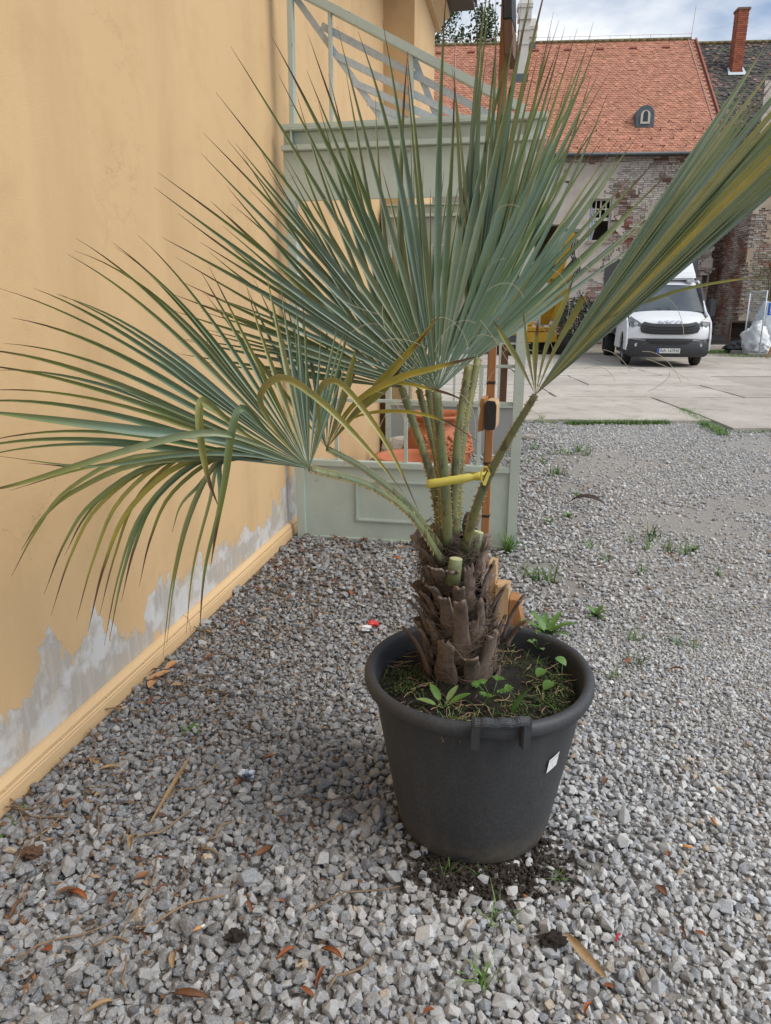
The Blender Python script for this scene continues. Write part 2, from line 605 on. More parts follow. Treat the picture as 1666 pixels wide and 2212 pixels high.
# ================================================================ YELLOW BUILDING
def stucco_material(peeled):
    m, t, b = _nodes('ochre_stucco')
    big = noise(t, 0.9, 6, 0.6)
    blot = noise(t, 3.5, 7, 0.7)
    speck = noise(t, 420, 2, 0.5)
    streak = noise(t, 2.2, 5, 0.6, stretch=(1, 1, 0.16))
    fine = noise(t, 190, 4, 0.6)
    och = mixc(t, ramp(t, big, (0.3, 0.0), (0.7, 1.0)), (0.64, 0.44, 0.235), (0.59, 0.40, 0.21))
    och = mixc(t, ramp(t, streak, (0.48, 0.0), (0.76, 0.5)), och, (0.42, 0.275, 0.14))
    och = mixc(t, ramp(t, blot, (0.50, 0.0), (0.72, 0.55)), och, (0.50, 0.325, 0.16))
    och = mixc(t, 1.0, och, ramp(t, speck, (0.3, 0.86), (0.7, 1.08)), 'MULTIPLY')
    vc = N(t, 'TexVoronoi', Scale=1.7, feature='DISTANCE_TO_EDGE')
    cc_ = t.nodes.new('ShaderNodeTexCoord')
    wn = N(t, 'TexNoise', Scale=5.0, Detail=6.0, Roughness=0.7)
    t.links.new(cc_.outputs['Object'], wn.inputs['Vector'])
    wv = t.nodes.new('ShaderNodeVectorMath'); wv.operation = 'MULTIPLY_ADD'; wv.inputs[1].default_value = (0.35, 0.35, 0.35)
    t.links.new(wn.outputs['Color'], wv.inputs[0]); t.links.new(cc_.outputs['Object'], wv.inputs[2]); t.links.new(wv.outputs[0], vc.inputs['Vector'])
    crk = mixc(t, 1.0, ramp(t, vc.outputs['Distance'], (0.0, 0.55), (0.005, 0.0)), ramp(t, big, (0.54, 0.0), (0.64, 1.0)), 'MULTIPLY')
    och = mixc(t, crk, och, (0.27, 0.175, 0.09))
    if peeled:
        p = attr(t, 'peel')
        n1 = noise(t, 9, 6, 0.62, stretch=(1, 1, 0.55))
        n2 = noise(t, 45, 5, 0.65, stretch=(1, 1, 0.35))
        ad = t.nodes.new('ShaderNodeMath'); ad.operation = 'MULTIPLY_ADD'
        t.links.new(n1, ad.inputs[0]); ad.inputs[1].default_value = 0.46
        t.links.new(p, ad.inputs[2])
        ad2 = t.nodes.new('ShaderNodeMath'); ad2.operation = 'MULTIPLY_ADD'
        t.links.new(n2, ad2.inputs[0]); ad2.inputs[1].default_value = 0.11
        t.links.new(ad.outputs[0], ad2.inputs[2])
        msk = ramp(t, ad2.outputs[0], (0.238, 0.0), (0.247, 1.0))
        g1 = noise(t, 5, 5, 0.6)
        g2 = noise(t, 30, 5, 0.7, stretch=(1, 1, 0.12))
        gry = mixc(t, ramp(t, g1, (0.45, 0.0), (0.53, 1.0)), (0.54, 0.54, 0.54), (0.40, 0.37, 0.335))
        gry = mixc(t, ramp(t, g2, (0.5, 0.0), (0.72, 0.45)), gry, (0.66, 0.66, 0.66))
        gry = mixc(t, ramp(t, noise(t, 7, 6, 0.7), (0.48, 0.0), (0.68, 0.5)), gry, (0.52, 0.40, 0.26))
        och = mixc(t, msk, och, gry)
        inv = t.nodes.new('ShaderNodeMath'); inv.operation = 'MULTIPLY_ADD'
        t.links.new(msk, inv.inputs[0]); inv.inputs[1].default_value = -2.2
        t.links.new(fine, inv.inputs[2])
        h = inv.outputs[0]
    else:
        h = fine
    t.links.new(och, b.inputs['Base Color'])
    b.inputs['Roughness'].default_value = 0.9
    bump(t, b, h, 0.30, 0.0035)
    return m


M_STUC = stucco_material(False)
M_PEEL = stucco_material(True)
T_END, T_WING, WING = 7.38, 8.83, 0.29
WALL_H = 4.75
bld = wempty('yellow_building', label='ochre yellow stuccoed building with peeling paint along its base', cat='building')

upper = [(-60, 1600), (0, 1592), (40, 1545), (75, 1515), (95, 1400), (112, 1366), (128, 1420), (160, 1440), (180, 1390), (205, 1330), (230, 1395), (285, 1395), (312, 1375), (330, 1290), (345, 1262), (378, 1275), (405, 1250), (440, 1238), (480, 1215), (520, 1180), (555, 1158), (578, 1135), (598, 1112), (612, 1060), (630, 1030), (646, 1040)]
lower = [(-60, 1740), (0, 1700), (40, 1690), (100, 1605), (200, 1530), (245, 1480), (300, 1430), (380, 1350), (470, 1268), (540, 1210), (600, 1165), (646, 1125)]
ut = np.array([wall_tz(*p) for p in upper]); lt = np.array([wall_tz(*p) for p in lower])
tl = np.unique(np.concatenate([np.linspace(-4, 0.9, 12), np.arange(0.9, 4.75, 0.0125), np.linspace(4.75, T_END, 14)]))
zl = np.unique(np.concatenate([np.arange(-0.05, 0.95, 0.0125), np.linspace(0.95, WALL_H, 20)]))
TT, ZZ = np.meshgrid(tl, zl, indexing='ij')
zu = np.interp(TT, ut[:, 0], ut[:, 1], left=0.25, right=-1); zlw = np.interp(TT, lt[:, 0], lt[:, 1])
peel = np.minimum(zu - ZZ, (ZZ - zlw - 0.03) * 1.3)
peel = np.where((TT < 1.0) | (TT > 4.7), -1, np.clip(peel, -1, 1))
Vw = np.stack([np.zeros(TT.size), TT.ravel(), ZZ.ravel()], 1)
ni, nj = TT.shape
ii = (np.arange(ni - 1)[:, None] * nj + np.arange(nj - 1)[None]).ravel()
Qw = np.stack([ii, ii + nj, ii + nj + 1, ii + 1], 1)
link('wall', np_mesh('wall', Vw, Qw, False, attrs={'peel': peel.ravel()}), M_PEEL, bld)
mb = MB()
mb.add([(WING, T_END, -.05), (WING, T_WING, -.05), (WING, T_WING, WALL_H), (WING, T_END, WALL_H), (0, T_END, -.05), (0, T_END, WALL_H), (-6, T_WING, -.05), (-6, T_WING, WALL_H)],
       [(0, 1, 2, 3), (4, 0, 3, 5), (1, 6, 7, 2)])
mb.add([(0, -4, -.05), (-6, -4, -.05), (-6, -4, WALL_H), (0, -4, WALL_H), (-6, T_WING, -.05), (-6, T_WING, WALL_H)], [(0, 3, 2, 1), (1, 2, 5, 4)])
mb.build('wing_wall', M_STUC, bld)
# moulded skirting along the foot of the wall
M_SKIRT = mat('ochre_painted_skirting', (0.64, 0.45, 0.25), (0.58, 0.39, 0.205), 0.75, 12, 5, bmp=0.25, bscale=90, stretch=(1, 0.1, 1))
prof = [(0.001, -0.05), (0.032, -0.05), (0.031, 0.046), (0.029, 0.050), (0.0295, 0.056), (0.026, 0.060), (0.0265, 0.074), (0.022, 0.079), (0.012, 0.090), (0.001, 0.092)]
for k, (a, b_) in enumerate([(-1.5, 0.6), (0.604, 2.7), (2.704, 4.44)]):
    mb = MB()
    vs = [(s_, t_, z_) for t_ in (a, b_) for s_, z_ in prof]
    n_ = len(prof)
    mb.add(vs, [(i, i + 1, i + 1 + n_, i + n_) for i in range(n_ - 1)] + [tuple(range(n_)), tuple(reversed(range(n_, 2 * n_)))])
    for q in range(8):
        tq = a + (b_ - a) * (q + 0.5) / 8
        mb.lathe([(0.0001, 0.0035), (0.004, 0.002), (0.005, 0)], 8, (0, 0, 0))
        for i in range(len(mb.v) - 24, len(mb.v)):
            x, y, z = mb.v[i]; mb.v[i] = (0.0268 + z, tq + x, 0.067 + y)
    mb.build('skirting_board', M_SKIRT, bld)
# cornice and eaves
mb = MB()
cprof = [(0.0, 4.36), (0.05, 4.36), (0.05, 4.41), (0.09, 4.47), (0.14, 4.50), (0.14, 4.56), (0.0, 4.56)]
for base_s, a, b_ in ((0.001, -4, T_END), (WING + .001, T_END - 0.001, T_WING + 0.14)):
    vs = [(base_s + s_, t_, z_) for t_ in (a, b_) for s_, z_ in cprof]
    n_ = len(cprof)
    mb.add(vs, [(i, (i + 1) % n_, (i + 1) % n_ + n_, i + n_) for i in range(n_)] + [tuple(range(n_)), tuple(reversed(range(n_, 2 * n_)))])
mb.build('cornice', M_STUC, bld)
mb = MB()
mb.prism([(0.72, 4.64), (0.72, 4.72), (-3.0, 7.6), (-3.0, 7.5)], -4.2, T_WING + 0.25, lambda a, b_, d: (a, d, b_))
mb.prism([(-6.4, 4.74), (-6.4, 4.82), (-3.001, 7.6), (-3.001, 7.5)], -4.2, T_WING + 0.25, lambda a, b_, d: (a, d, b_))
mb.build('roof', mat('dark_roofing', (0.05, 0.048, 0.046), rough=0.7), bld)
mb = MB()
mb.box((-0.0, -4.1, 4.575), (0.70, T_WING + 0.2, 4.60))
mb.build('soffit', mat('soffit_boards', (0.10, 0.085, 0.07), rough=0.8, stretch=(1, 0.05, 1)), bld)
# ================================================================ GALVANISED PORCH FRAME AGAINST THE WALL
def galv_material():
    m, t, b = _nodes('weathered_galvanised_steel')
    n1 = noise(t, 3.0, 6, 0.65)
    n2 = noise(t, 160, 3, 0.7)
    n3 = noise(t, 16, 7, 0.7)
    c = mixc(t, ramp(t, n1, (0.35, 0.0), (0.65, 1.0)), (0.53, 0.61, 0.55), (0.45, 0.52, 0.465))
    c = mixc(t, ramp(t, n2, (0.35, 0.0), (0.7, 0.45)), c, (0.38, 0.44, 0.395))
    c = mixc(t, ramp(t, n3, (0.62, 0.0), (0.72, 0.65)), c, (0.17, 0.15, 0.125))
    t.links.new(c, b.inputs['Base Color'])
    b.inputs['Metallic'].default_value = 0.15
    b.inputs['Roughness'].default_value = 0.55
    bump(t, b, n2, 0.12, 0.002)
    return m


def galv_blue():
    return mat('bare_galvanised_steel', (0.58, 0.64, 0.68), (0.44, 0.50, 0.54), 0.45, 40, 5, metal=0.1, bmp=0.06, bscale=150)


M_GALV = galv_material()
M_ZINC = galv_blue()
M_GREYPANEL = mat('smooth_grey_sheet', (0.33, 0.36, 0.365), (0.30, 0.325, 0.33), 0.6, 1.5)
T1 = WA.dot(gp(655, 1160))
T2 = 7.15
porch = wempty('steel_porch', label='galvanised steel porch frame with low panels and railings against the yellow wall', cat='porch')


def fpt(x, y, t=T1):
    s_, z_ = cross_sz(x, y, t)
    return (s_, z_)


def fbar(name, a, b_, w_, t=T1, d=0.03, m_=None):
    """bar in the plane t between two pixels; w_ in pixels at that plane"""
    (s0, z0), (s1, z1) = fpt(*a, t), fpt(*b_, t)
    wm = w_ / F * (t * 0.97)
    mb = MB()
    mb.bar((s0, t, z0), (s1, t, z1), wm, d, up=(0, 1, 0))
    return mb.build(name, m_ or M_GALV, porch, bevel=0.002)


SR = fpt(1108, 1100)[0]                                   # right post
SL = 0.088
ZT = fpt(890, 268)[1]; ZB1 = fpt(890, 305)[1]; ZB2 = fpt(890, 318)[1]; ZP = fpt(890, 428)[1]
ZA = fpt(890, 1000)[1]
PW = 0.058


def pbox(name, a, b_, m_=None, bev=0.003):
    return MB().box(a, b_).build(name, m_ or M_GALV, porch, bevel=bev)


for tt_ in (T1, T2):
    pbox('post', (SL - 0.02, tt_ - PW / 2, -0.05), (SL + 0.035, tt_ + PW / 2, ZP))
    pbox('post', (SR - PW / 2, tt_ - PW / 2, -0.05), (SR + PW / 2, tt_ + PW / 2, ZT - 0.012))
    # low panel with its frame
    pbox('low_panel', (SL + 0.035, tt_ - 0.012, 0.0), (SR - PW / 2, tt_ + 0.012, ZA - 0.035), M_GREYPANEL if tt_ == T2 else None, 0)
    pbox('panel_rail', (SL + 0.033, tt_ - 0.028, ZA - 0.036), (SR - PW / 2 + .001, tt_ + 0.028, ZA))
    if tt_ == T1: pbox('panel_foot', (SL + 0.034, tt_ - 0.020, 0.0), (SR - PW / 2, tt_ + 0.020, 0.022))
    zm = fpt(1000, 870)[1]; zt_ = fpt(1000, 790)[1]
    pbox('mid_rail', (SL + 0.034, tt_ - 0.010, zm - 0.010), (SR - PW / 2, tt_ + 0.010, zm + 0.010))
    pbox('top_rail', (SL + 0.034, tt_ - 0.009, zt_ - 0.009), (SR - PW / 2, tt_ + 0.009, zt_ + 0.009))
    for px in (727, 877, 1036):
        s_ = fpt(px, 930)[0]
        pbox('baluster', (s_ - 0.011, tt_ - 0.008, ZA - 0.001), (s_ + 0.011, tt_ + 0.008, zt_), bev=0.001)
    # lintel: channel beam above a plate
    L_, R_ = SL - 0.03, SR + 0.075
    pbox('beam_top_flange', (L_, tt_ - 0.050, ZT - 0.012), (R_, tt_ + 0.05, ZT))
    pbox('beam_web', (L_ + 0.002, tt_ - 0.004, ZB1 - 0.0), (R_ - 0.002, tt_ + 0.012, ZT - 0.0125))
    pbox('beam_flange', (L_, tt_ - 0.050, ZB2), (R_, tt_ + 0.05, ZB1 - .0005))
    pbox('fascia_plate', (L_ + 0.002, tt_ - 0.020, ZP), (R_ - 0.06, tt_ + 0.0, ZB2 - .0005), M_GREYPANEL if tt_ == T2 else None)
    pbox('fascia_lip', (L_ + 0.004, tt_ - 0.027, ZP - 0.003), (R_ - 0.062, tt_ - 0.0205, ZP + 0.012))
    if tt_ == T1: pbox('beam_stiffener', (L_ + 0.055, tt_ - 0.048, ZB1), (L_ + 0.062, tt_ - 0.005, ZT - 0.013), bev=0.001)
pbox('top_strip', (SL - 0.03, T1 - 0.040, ZT + 0.0005), (SR + 0.075, T1 + 0.02, ZT + 0.022))
# side beam and deck between the two portals, out of the way overhead
pbox('side_beam', (SR + 0.02, T1 + 0.051, ZB2), (SR + 0.07, T2 - 0.051, ZT - 0.001))
0 and pbox('deck', (SL, T1 + 0.052, ZT - 0.03), (SR + 0.018, T2 - 0.052, ZT - 0.004))
# raised moulding on the front panel
(sa, za), (sb_, zb) = fpt(772, 1037), fpt(992, 1133)
for a, b_ in (((sa, zb), (sb_, zb)), ((sa, za), (sb_, za)), ((sa, zb), (sa, za)), ((sb_, zb), (sb_, za))):
    for k, wd in ((0, 0.022), (1, 0.010)):
        hx = 0.011 if a[1] == b_[1] else 0
        MB().box((min(a[0], b_[0]) - (wd / 2 if a[0] == b_[0] else -hx * 1.001), T1 - 0.0125 - 0.006 * (k + 1), min(a[1], b_[1]) - (wd / 2 if a[1] == b_[1] else wd / 2)),
                 (max(a[0], b_[0]) + (wd / 2 if a[0] == b_[0] else -hx * 1.001), T1 - 0.0125 - 0.006 * k, max(a[1], b_[1]) + (wd / 2 if a[1] == b_[1] else wd / 2))).build('panel_moulding', M_GALV, porch, bevel=0.001)
# stair railing on top: sloping rail, uprights, braces and slats
fbar('rail_post', (633, 270), (621, -330), 10, d=0.05)
fbar('hand_rail', (640, -22), (1134, 238), 16, d=0.045)
fbar('rail_upright', (717, 268), (713, 24), 7, d=0.03)
fbar('rail_upright', (889, 262), (889, 114), 8, d=0.03)
fbar('brace', (600, -60), (829, 262), 12, t=T1 + 0.05, d=0.045, m_=M_ZINC)
fbar('brace', (893, 122), (946, 258), 12, t=T1 + 0.05, d=0.03, m_=M_ZINC)
for a, b_ in (((694, 55), (1064, 251)), ((725, 119), (998, 255)), ((761, 177), (940, 257)), ((794, 219), (880, 259)), ((818, 252), (851, 261))):
    fbar('slat', a, b_, 13.5, t=T1 + 0.024, d=0.006, m_=M_ZINC)
# timber post and boards at the rear against the wall
M_BROWN = mat('brown_stained_timber', (0.16, 0.075, 0.035), (0.10, 0.045, 0.022), 0.6, 5, 6, stretch=(8, 8, 0.6), bmp=0.2, bscale=30)
tp = MB().box((0.003, T2 + 0.04, 0), (0.05, T2 + 0.10, 2.6)).build('timber_post', M_BROWN, porch, bevel=0.003)
s_ = fpt(1086, 830, T2)[0]
MB().box((s_ - 0.04, T2 + 0.03, 0.0), (s_ + 0.04, T2 + 0.11, ZP)).build('timber_post', M_BROWN, porch, bevel=0.003)

# ---------------------------------------------------------------- terracotta behind the low panel
M_TERRA = mat('terracotta', (0.42, 0.145, 0.065), (0.36, 0.115, 0.05), 0.7, 7, 6, bmp=0.15, bscale=60)
pc = wf(*[fpt(946, 960, 5.95)[0]], 5.95, 0)
urn = empty('terracotta_urn', pc, 0, 'big round terracotta urn with relief garlands behind the steel panel', 'urn')
prof = [(0.001, 0.0), (0.17, 0.0), (0.18, 0.03), (0.22, 0.08), (0.275, 0.17), (0.297, 0.26), (0.292, 0.34), (0.262, 0.42), (0.235, 0.455), (0.218, 0.475), (0.212, 0.50), (0.222, 0.525), (0.245, 0.545), (0.255, 0.56), (0.250, 0.573), (0.225, 0.573), (0.200, 0.545), (0.19, 0.50), (0.20, 0.46), (0.25, 0.32), (0.001, 0.15)]
MB().lathe(prof, 48).build('body', M_TERRA, urn, smooth=True)
MB().lathe([(0.298, 0.262), (0.306, 0.270), (0.306, 0.280), (0.297, 0.288)], 48, close=True).build('band', M_TERRA, urn, smooth=True)
for k in range(8):
    g = k * math.pi / 4 + 0.3
    mb = MB()
    for j in range(9):
        a = g + 0.18 * math.sin(j * 0.8) * (1 if j % 2 else -1) * 0.5
        zz = 0.41 - j * 0.022
        rr_ = np.interp(zz, [0.17, 0.26, 0.34, 0.42], [0.275, 0.297, 0.292, 0.262])
        c_ = Vector((math.cos(a) * rr_, math.sin(a) * rr_, zz))
        q = 0.020 - 0.001 * j
        mb.lathe([(0.0005, -q), (q * .7, -q * .7), (q, 0), (q * .7, q * .7), (0.0005, q)], 8, c_)
    mb.build('garland', M_TERRA, urn, smooth=True)
pb = wf(fpt(887, 985, 5.25)[0], 5.25, 0)
bowl = empty('terracotta_bowl', pb, 0, 'wide shallow terracotta bowl standing beside the garlanded urn', 'bowl')
zr = fpt(887, 984, 5.25)[1]
prof = [(0.001, 0.0), (0.15, 0.0), (0.16, zr * .35), (0.22, zr * .7), (0.255, zr - .03), (0.275, zr - .022), (0.275, zr), (0.245, zr), (0.235, zr - .03), (0.2, zr * .72), (0.13, zr * .55), (0.001, zr * .52)]
MB().lathe(prof, 48).build('body', M_TERRA, bowl, smooth=True)
mb = MB()
for k in range(64):
    g = 2 * math.pi * k / 64
    mb.tube([(math.cos(g) * 0.277, math.sin(g) * 0.277, zr - .021), (math.cos(g) * 0.278, math.sin(g) * 0.278, zr - .002)], 0.006, 5)
mb.build('fluted_rim', M_TERRA, bowl, smooth=True)
M_CONC = mat('rough_concrete', (0.38, 0.36, 0.32), (0.27, 0.25, 0.22), 0.9, 9, 7, bmp=0.7, bscale=40, bdist=0.01)


def lump(name, c, size, material, seed, parent=None, npts=26):
    r_ = random.Random(seed)
    bm = bmesh.new()
    for i in range(npts):
        g = (i + .5) / npts; ph = math.acos(1 - 2 * g); th = math.pi * (1 + 5 ** .5) * i
        k = r_.uniform(0.75, 1.0)
        bm.verts.new((k * size[0] * math.sin(ph) * math.cos(th), k * size[1] * math.sin(ph) * math.sin(th), k * size[2] * math.cos(ph)))
    bmesh.ops.convex_hull(bm, input=bm.verts[:])
    bmesh.ops.bevel(bm, geom=bm.edges[:], offset=min(size) * .07, segments=1, affect='EDGES')
    me = bpy.data.meshes.new(name); bm.to_mesh(me); bm.free()
    o = link(name, me, material, parent)
    o.location = c
    return o


o = lump('concrete_rubble', wf(0.30, 6.55, 0.12), (0.20, 0.16, 0.17), M_CONC, 5)
tag(o, 'rough lump of grey concrete lying between the urn and the wall', 'rubble')
p = gp(1140, 950)
o = lump('concrete_block', p + Vector((0, 0, 0.03)), (0.13, 0.07, 0.05), M_CONC, 9)
tag(o, 'flat brownish concrete chunk on the gravel just past the steel post', 'block')

# ================================================================ WOODEN SIGN POST BEHIND THE PALM
def wood_material(name, a, b_, st=(14, 14, 0.8)):
    m, t, b = _nodes(name)
    n1 = noise(t, 3.0, 6, 0.6, stretch=st)
    n2 = noise(t, 22.0, 5, 0.7, stretch=st)
    c = mixc(t, ramp(t, n1, (0.3, 0.0), (0.7, 1.0)), a, b_)
    c = mixc(t, ramp(t, n2, (0.55, 0.0), (0.75, 0.5)), c, tuple(x * 0.5 for x in b_))
    t.links.new(c, b.inputs['Base Color'])
    b.inputs['Roughness'].default_value = 0.65
    bump(t, b, n2, 0.25, 0.003)
    return m


M_WOOD = wood_material('warm_stained_pine', (0.40, 0.195, 0.075), (0.27, 0.12, 0.045))
M_PALEW = wood_material('pale_cut_pine', (0.52, 0.36, 0.20), (0.40, 0.25, 0.13))
M_CHAR = mat('charred_wood', (0.012, 0.012, 0.013), (0.03, 0.028, 0.026), 0.6, 30, 5, bmp=0.5, bscale=80, stretch=(3, 3, 0.5))
pp = gp(1094, 1338)
PY = pp.y - 0.0
psx = lambda y: ay(1057, y, PY).x
sign = empty('sign_post', (ay(1047, 1180, PY).x, PY, 0), R(-16), 'tall wooden sign post with charred planks standing behind the palm', 'sign post')
hw = 0.0168
ztop = ay(1085, -40, PY).z + 0.1
MB().box((-hw, -hw, 0), (hw, hw, ztop)).build('post', M_WOOD, sign, bevel=0.004)
for yy in (425, 826, 1000, 1113, 1190, 600, 285):
    z_ = ay(1060, yy, PY).z
    MB().box((-hw - .001, -hw - .001, z_ - 0.006), (hw + .001, hw + .001, z_ + 0.006)).build('burnt_band', M_CHAR, sign)
# lower sign plank seen end on
z0, z1 = ay(1060, 926, PY - .1).z, ay(1060, 862, PY - .1).z
lp = MB()
lp.prism([(-0.03, z0 + .008), (-0.02, z0), (0.018, z0 + .004), (0.022, z0 + .02), (0.022, z1 - .02), (0.014, z1 - .002), (-0.02, z1), (-0.03, z1 - .012)], -0.055, -0.16, lambda a, b_, d: (a * .95 + 0.026, d + 0.01, b_))
lp_o = lp.build('sign_plank', M_PALEW, sign, bevel=0.003)
en = MB()
en.prism([(-0.028, z0 + .009), (-0.019, z0 + .001), (0.017, z0 + .005), (0.021, z0 + .02), (0.021, z1 - .02), (0.013, z1 - .003), (-0.019, z1 - .001), (-0.028, z1 - .012)], -0.1505, -0.1545, lambda a, b_, d: (a * .95 + 0.026, d, b_))
en.build('charred_end', M_CHAR, lp_o)
bk = MB()
bk.prism([(-0.058, z0 - .01), (-0.034, z0 - .004), (-0.034, z1 + .004), (-0.05, z1 + 0.006), (-0.056, z1 - .02), (-0.05, z1 - .04), (-0.058, z0 + .03)], -0.03, -0.15, lambda a, b_, d: (a * .95 + 0.026, d + 0.012, b_))
bk.build('bark_edge', M_WOOD, lp_o)
# upper sign plank hanging past the post, charred at its upper end
A0, A1 = ay(1092, 0, PY - 0.1), ay(1112, 138, PY - 0.1)
up = MB()
bx_ = ay(1094, 60, PY - 0.1).x - sign.location.x
lx = lambda z: np.interp(z, [A1.z, A0.z], [0.052, 0.030])
zc0, zc1, zc2 = A1.z, ay(1100, 62, PY - .1).z, A0.z + 0.25
for nm, za_, zb_, mm in (('sign_plank', zc0, zc1, M_BROWN), ('charred_plank_end', zc1 + .0005, zc2, M_CHAR)):
    q = MB()
    vs = []
    for z_ in (za_, zb_):
        c_ = float(np.interp(z_, [A1.z, A0.z], [0.040, 0.024])) if z_ <= A0.z else 0.024 - (z_ - A0.z) * 0.06
        for i, j in ((-0.016, -0.16), (0.016, -0.16), (0.016, 0.0), (-0.016, 0.0)):
            vs.append((c_ + i, j - 0.03, z_))
    q.add(vs, [(3, 2, 1, 0), (4, 5, 6, 7), (0, 1, 5, 4), (1, 2, 6, 5), (2, 3, 7, 6), (3, 0, 4, 7)])
    q.build(nm, mm, sign, bevel=0.004)
# stepped timber foot
for k, (x0, x1, y0, y1, z1) in enumerate(((0.027, 0.062, -0.05, 0.04, 0.30), (0.064, 0.125, -0.07, 0.03, 0.20), (0.127, 0.165, -0.05, 0.05, 0.135), (-0.062, -0.027, -0.05, 0.04, 0.28), (-0.03, 0.03, -0.063, -0.028, 0.24))):
    sl_ = 0.02 if k == 2 else 0
    q = MB()
    q.add([(x0, y0, 0), (x1 + sl_ * 1.6, y0, 0), (x1 + sl_ * 1.6, y1, 0), (x0, y1, 0), (x0, y0, z1), (x1, y0, z1), (x1, y1, z1), (x0, y1, z1)], [(3, 2, 1, 0), (4, 5, 6, 7), (0, 1, 5, 4), (1, 2, 6, 5), (2, 3, 7, 6), (3, 0, 4, 7)])
    q.build('foot_block', M_PALEW if k != 2 else M_WOOD, sign, bevel=0.003)
MB().bar((0.07, -0.075, 0.206), (0.12, -0.02, 0.206), 0.02, 0.012).build('foot_trim', M_PALEW, sign)

# ================================================================ POT
def plastic_material():
    m, t, b = _nodes('dusty_black_plastic')
    c0 = t.nodes.new('ShaderNodeTexCoord')
    sp = t.nodes.new('ShaderNodeSeparateXYZ'); t.links.new(c0.outputs['Object'], sp.inputs[0])
    sc1 = noise(t, 130, 6, 0.75)
    sc2 = noise(t, 5, 5, 0.6, stretch=(1, 1, 0.5))
    drip = noise(t, 9, 4, 0.6, stretch=(1, 1, 0.06))
    zr_ = ramp(t, sp.outputs[2], (0.0, 1.0), (0.14, 0.75), (0.40, 0.38))
    f1 = mixc(t, 1.0, ramp(t, sc1, (0.36, 0.0), (0.68, 1.0)), zr_, 'MULTIPLY')
    f2 = mixc(t, 1.0, f1, ramp(t, sc2, (0.25, 0.45), (0.7, 1.0)), 'MULTIPLY')
    c = mixc(t, ramp(t, drip, (0.4, 0.0), (0.7, 1.0)), (0.028, 0.032, 0.038), (0.038, 0.043, 0.050))
    c = mixc(t, f2, c, (0.105, 0.10, 0.095))
    foot = mixc(t, 1.0, ramp(t, sp.outputs[2], (0.0, 1.0), (0.11, 0.0)), ramp(t, noise(t, 12, 6, 0.7), (0.38, 0.0), (0.62, 0.8)), 'MULTIPLY')
    c = mixc(t, foot, c, (0.17, 0.14, 0.105))
    run = ramp(t, noise(t, 26, 5, 0.7, stretch=(1, 1, 0.03)), (0.56, 0.0), (0.70, 0.35))
    c = mixc(t, run, c, (0.075, 0.075, 0.072))
    t.links.new(c, b.inputs['Base Color'])
    b.inputs['Roughness'].default_value = 0.58
    b.inputs['Specular IOR Level'].default_value = 0.4
    bump(t, b, sc1, 0.25, 0.002)
    return m


M_PLAST = plastic_material()
pot = empty('plant_pot', POT, 0, 'big black plastic plant pot with a moulded handle, standing on the gravel', 'plant pot')
prof = [(0.001, 0.004), (0.19, 0.002), (0.200, 0.006), (0.208, 0.018), (0.216, 0.05), (0.230, 0.13), (0.249, 0.24), (0.267, 0.345), (0.277, 0.425), (0.2795, 0.436), (0.291, 0.438), (0.301, 0.443), (0.3055, 0.452), (0.3055, 0.466), (0.300, 0.475), (0.291, 0.479), (0.282, 0.477), (0.276, 0.468), (0.272, 0.45), (0.254, 0.36), (0.2, 0.18), (0.001, 0.17)]
mb = MB().lathe(prof, 96)
for i, v in enumerate(mb.v):
    x, y, z = v
    g = math.atan2(y, x); r_ = math.hypot(x, y)
    if r_ > 0.15:
        k = 1 + 0.006 * math.sin(g * 2 + 1) + 0.003 * math.sin(g * 5)
        mb.v[i] = (x * k, y * k, z + 0.003 * math.sin(g * 3 + .7) * (z > 0.35))
mb.build('pot_body', M_PLAST, pot, smooth=True)
M_RIM = mat('black_plastic_rim', (0.030, 0.034, 0.040), (0.045, 0.048, 0.052), 0.42, 25, 5, bmp=0.1)
# handle: two lugs and a bridge at the front of the rim
ha = math.atan2(gp(1080, 1590, 0.46).y - POT.y, gp(1080, 1590, 0.46).x - POT.x)
rh = lambda g, r_, z: (r_ * math.cos(g), r_ * math.sin(g), z)
hd = MB()
for sgn in (-1, 1):
    g = ha + sgn * 0.185
    hd.bar(rh(g, 0.314, 0.432), rh(g, 0.314, 0.508), 0.022, 0.022, up=rh(g, 1, 0))
pts = [rh(ha + k * 0.041, 0.314 + 0.002 * (k % 2), 0.503 - 0.002 * abs(k % 3)) for k in range(-5, 6)]
hd.tube(pts, 0.0135, 8, sq=0.9)
hd.build('handle', M_RIM, pot, bevel=0.0025)
# paper label with print
lc = on_plane(1183, 1640, POT + Vector((0, -0.25, 0)), Vector((0.35, -1, 0)).normalized())
lg = math.atan2(lc.y - POT.y, lc.x - POT.x); zc = lc.z
lb = MB(); nx = 8
wl, hl = 0.034, 0.042
rr_of = lambda z: float(np.interp(z, [0.13, 0.24, 0.345, 0.425], [0.230, 0.249, 0.267, 0.277])) * 1.007 + 0.002
vs = []
for i in range(nx + 1):
    for j in (0, 1):
        a = -wl / 2 + wl * i / nx
        zz = zc + (-hl / 2 if j == 0 else hl / 2) + a * 0.35
        g = lg + a / 0.26
        vs.append(rh(g, rr_of(zz), zz))
lb.add(vs, [(2 * i, 2 * i + 2, 2 * i + 3, 2 * i + 1) for i in range(nx)])
lab = lb.build('paper_label', mat('white_paper', (0.78, 0.79, 0.80), (0.70, 0.71, 0.72), 0.7), pot)
M_INK = mat('black_print', (0.02, 0.02, 0.02), rough=0.8)
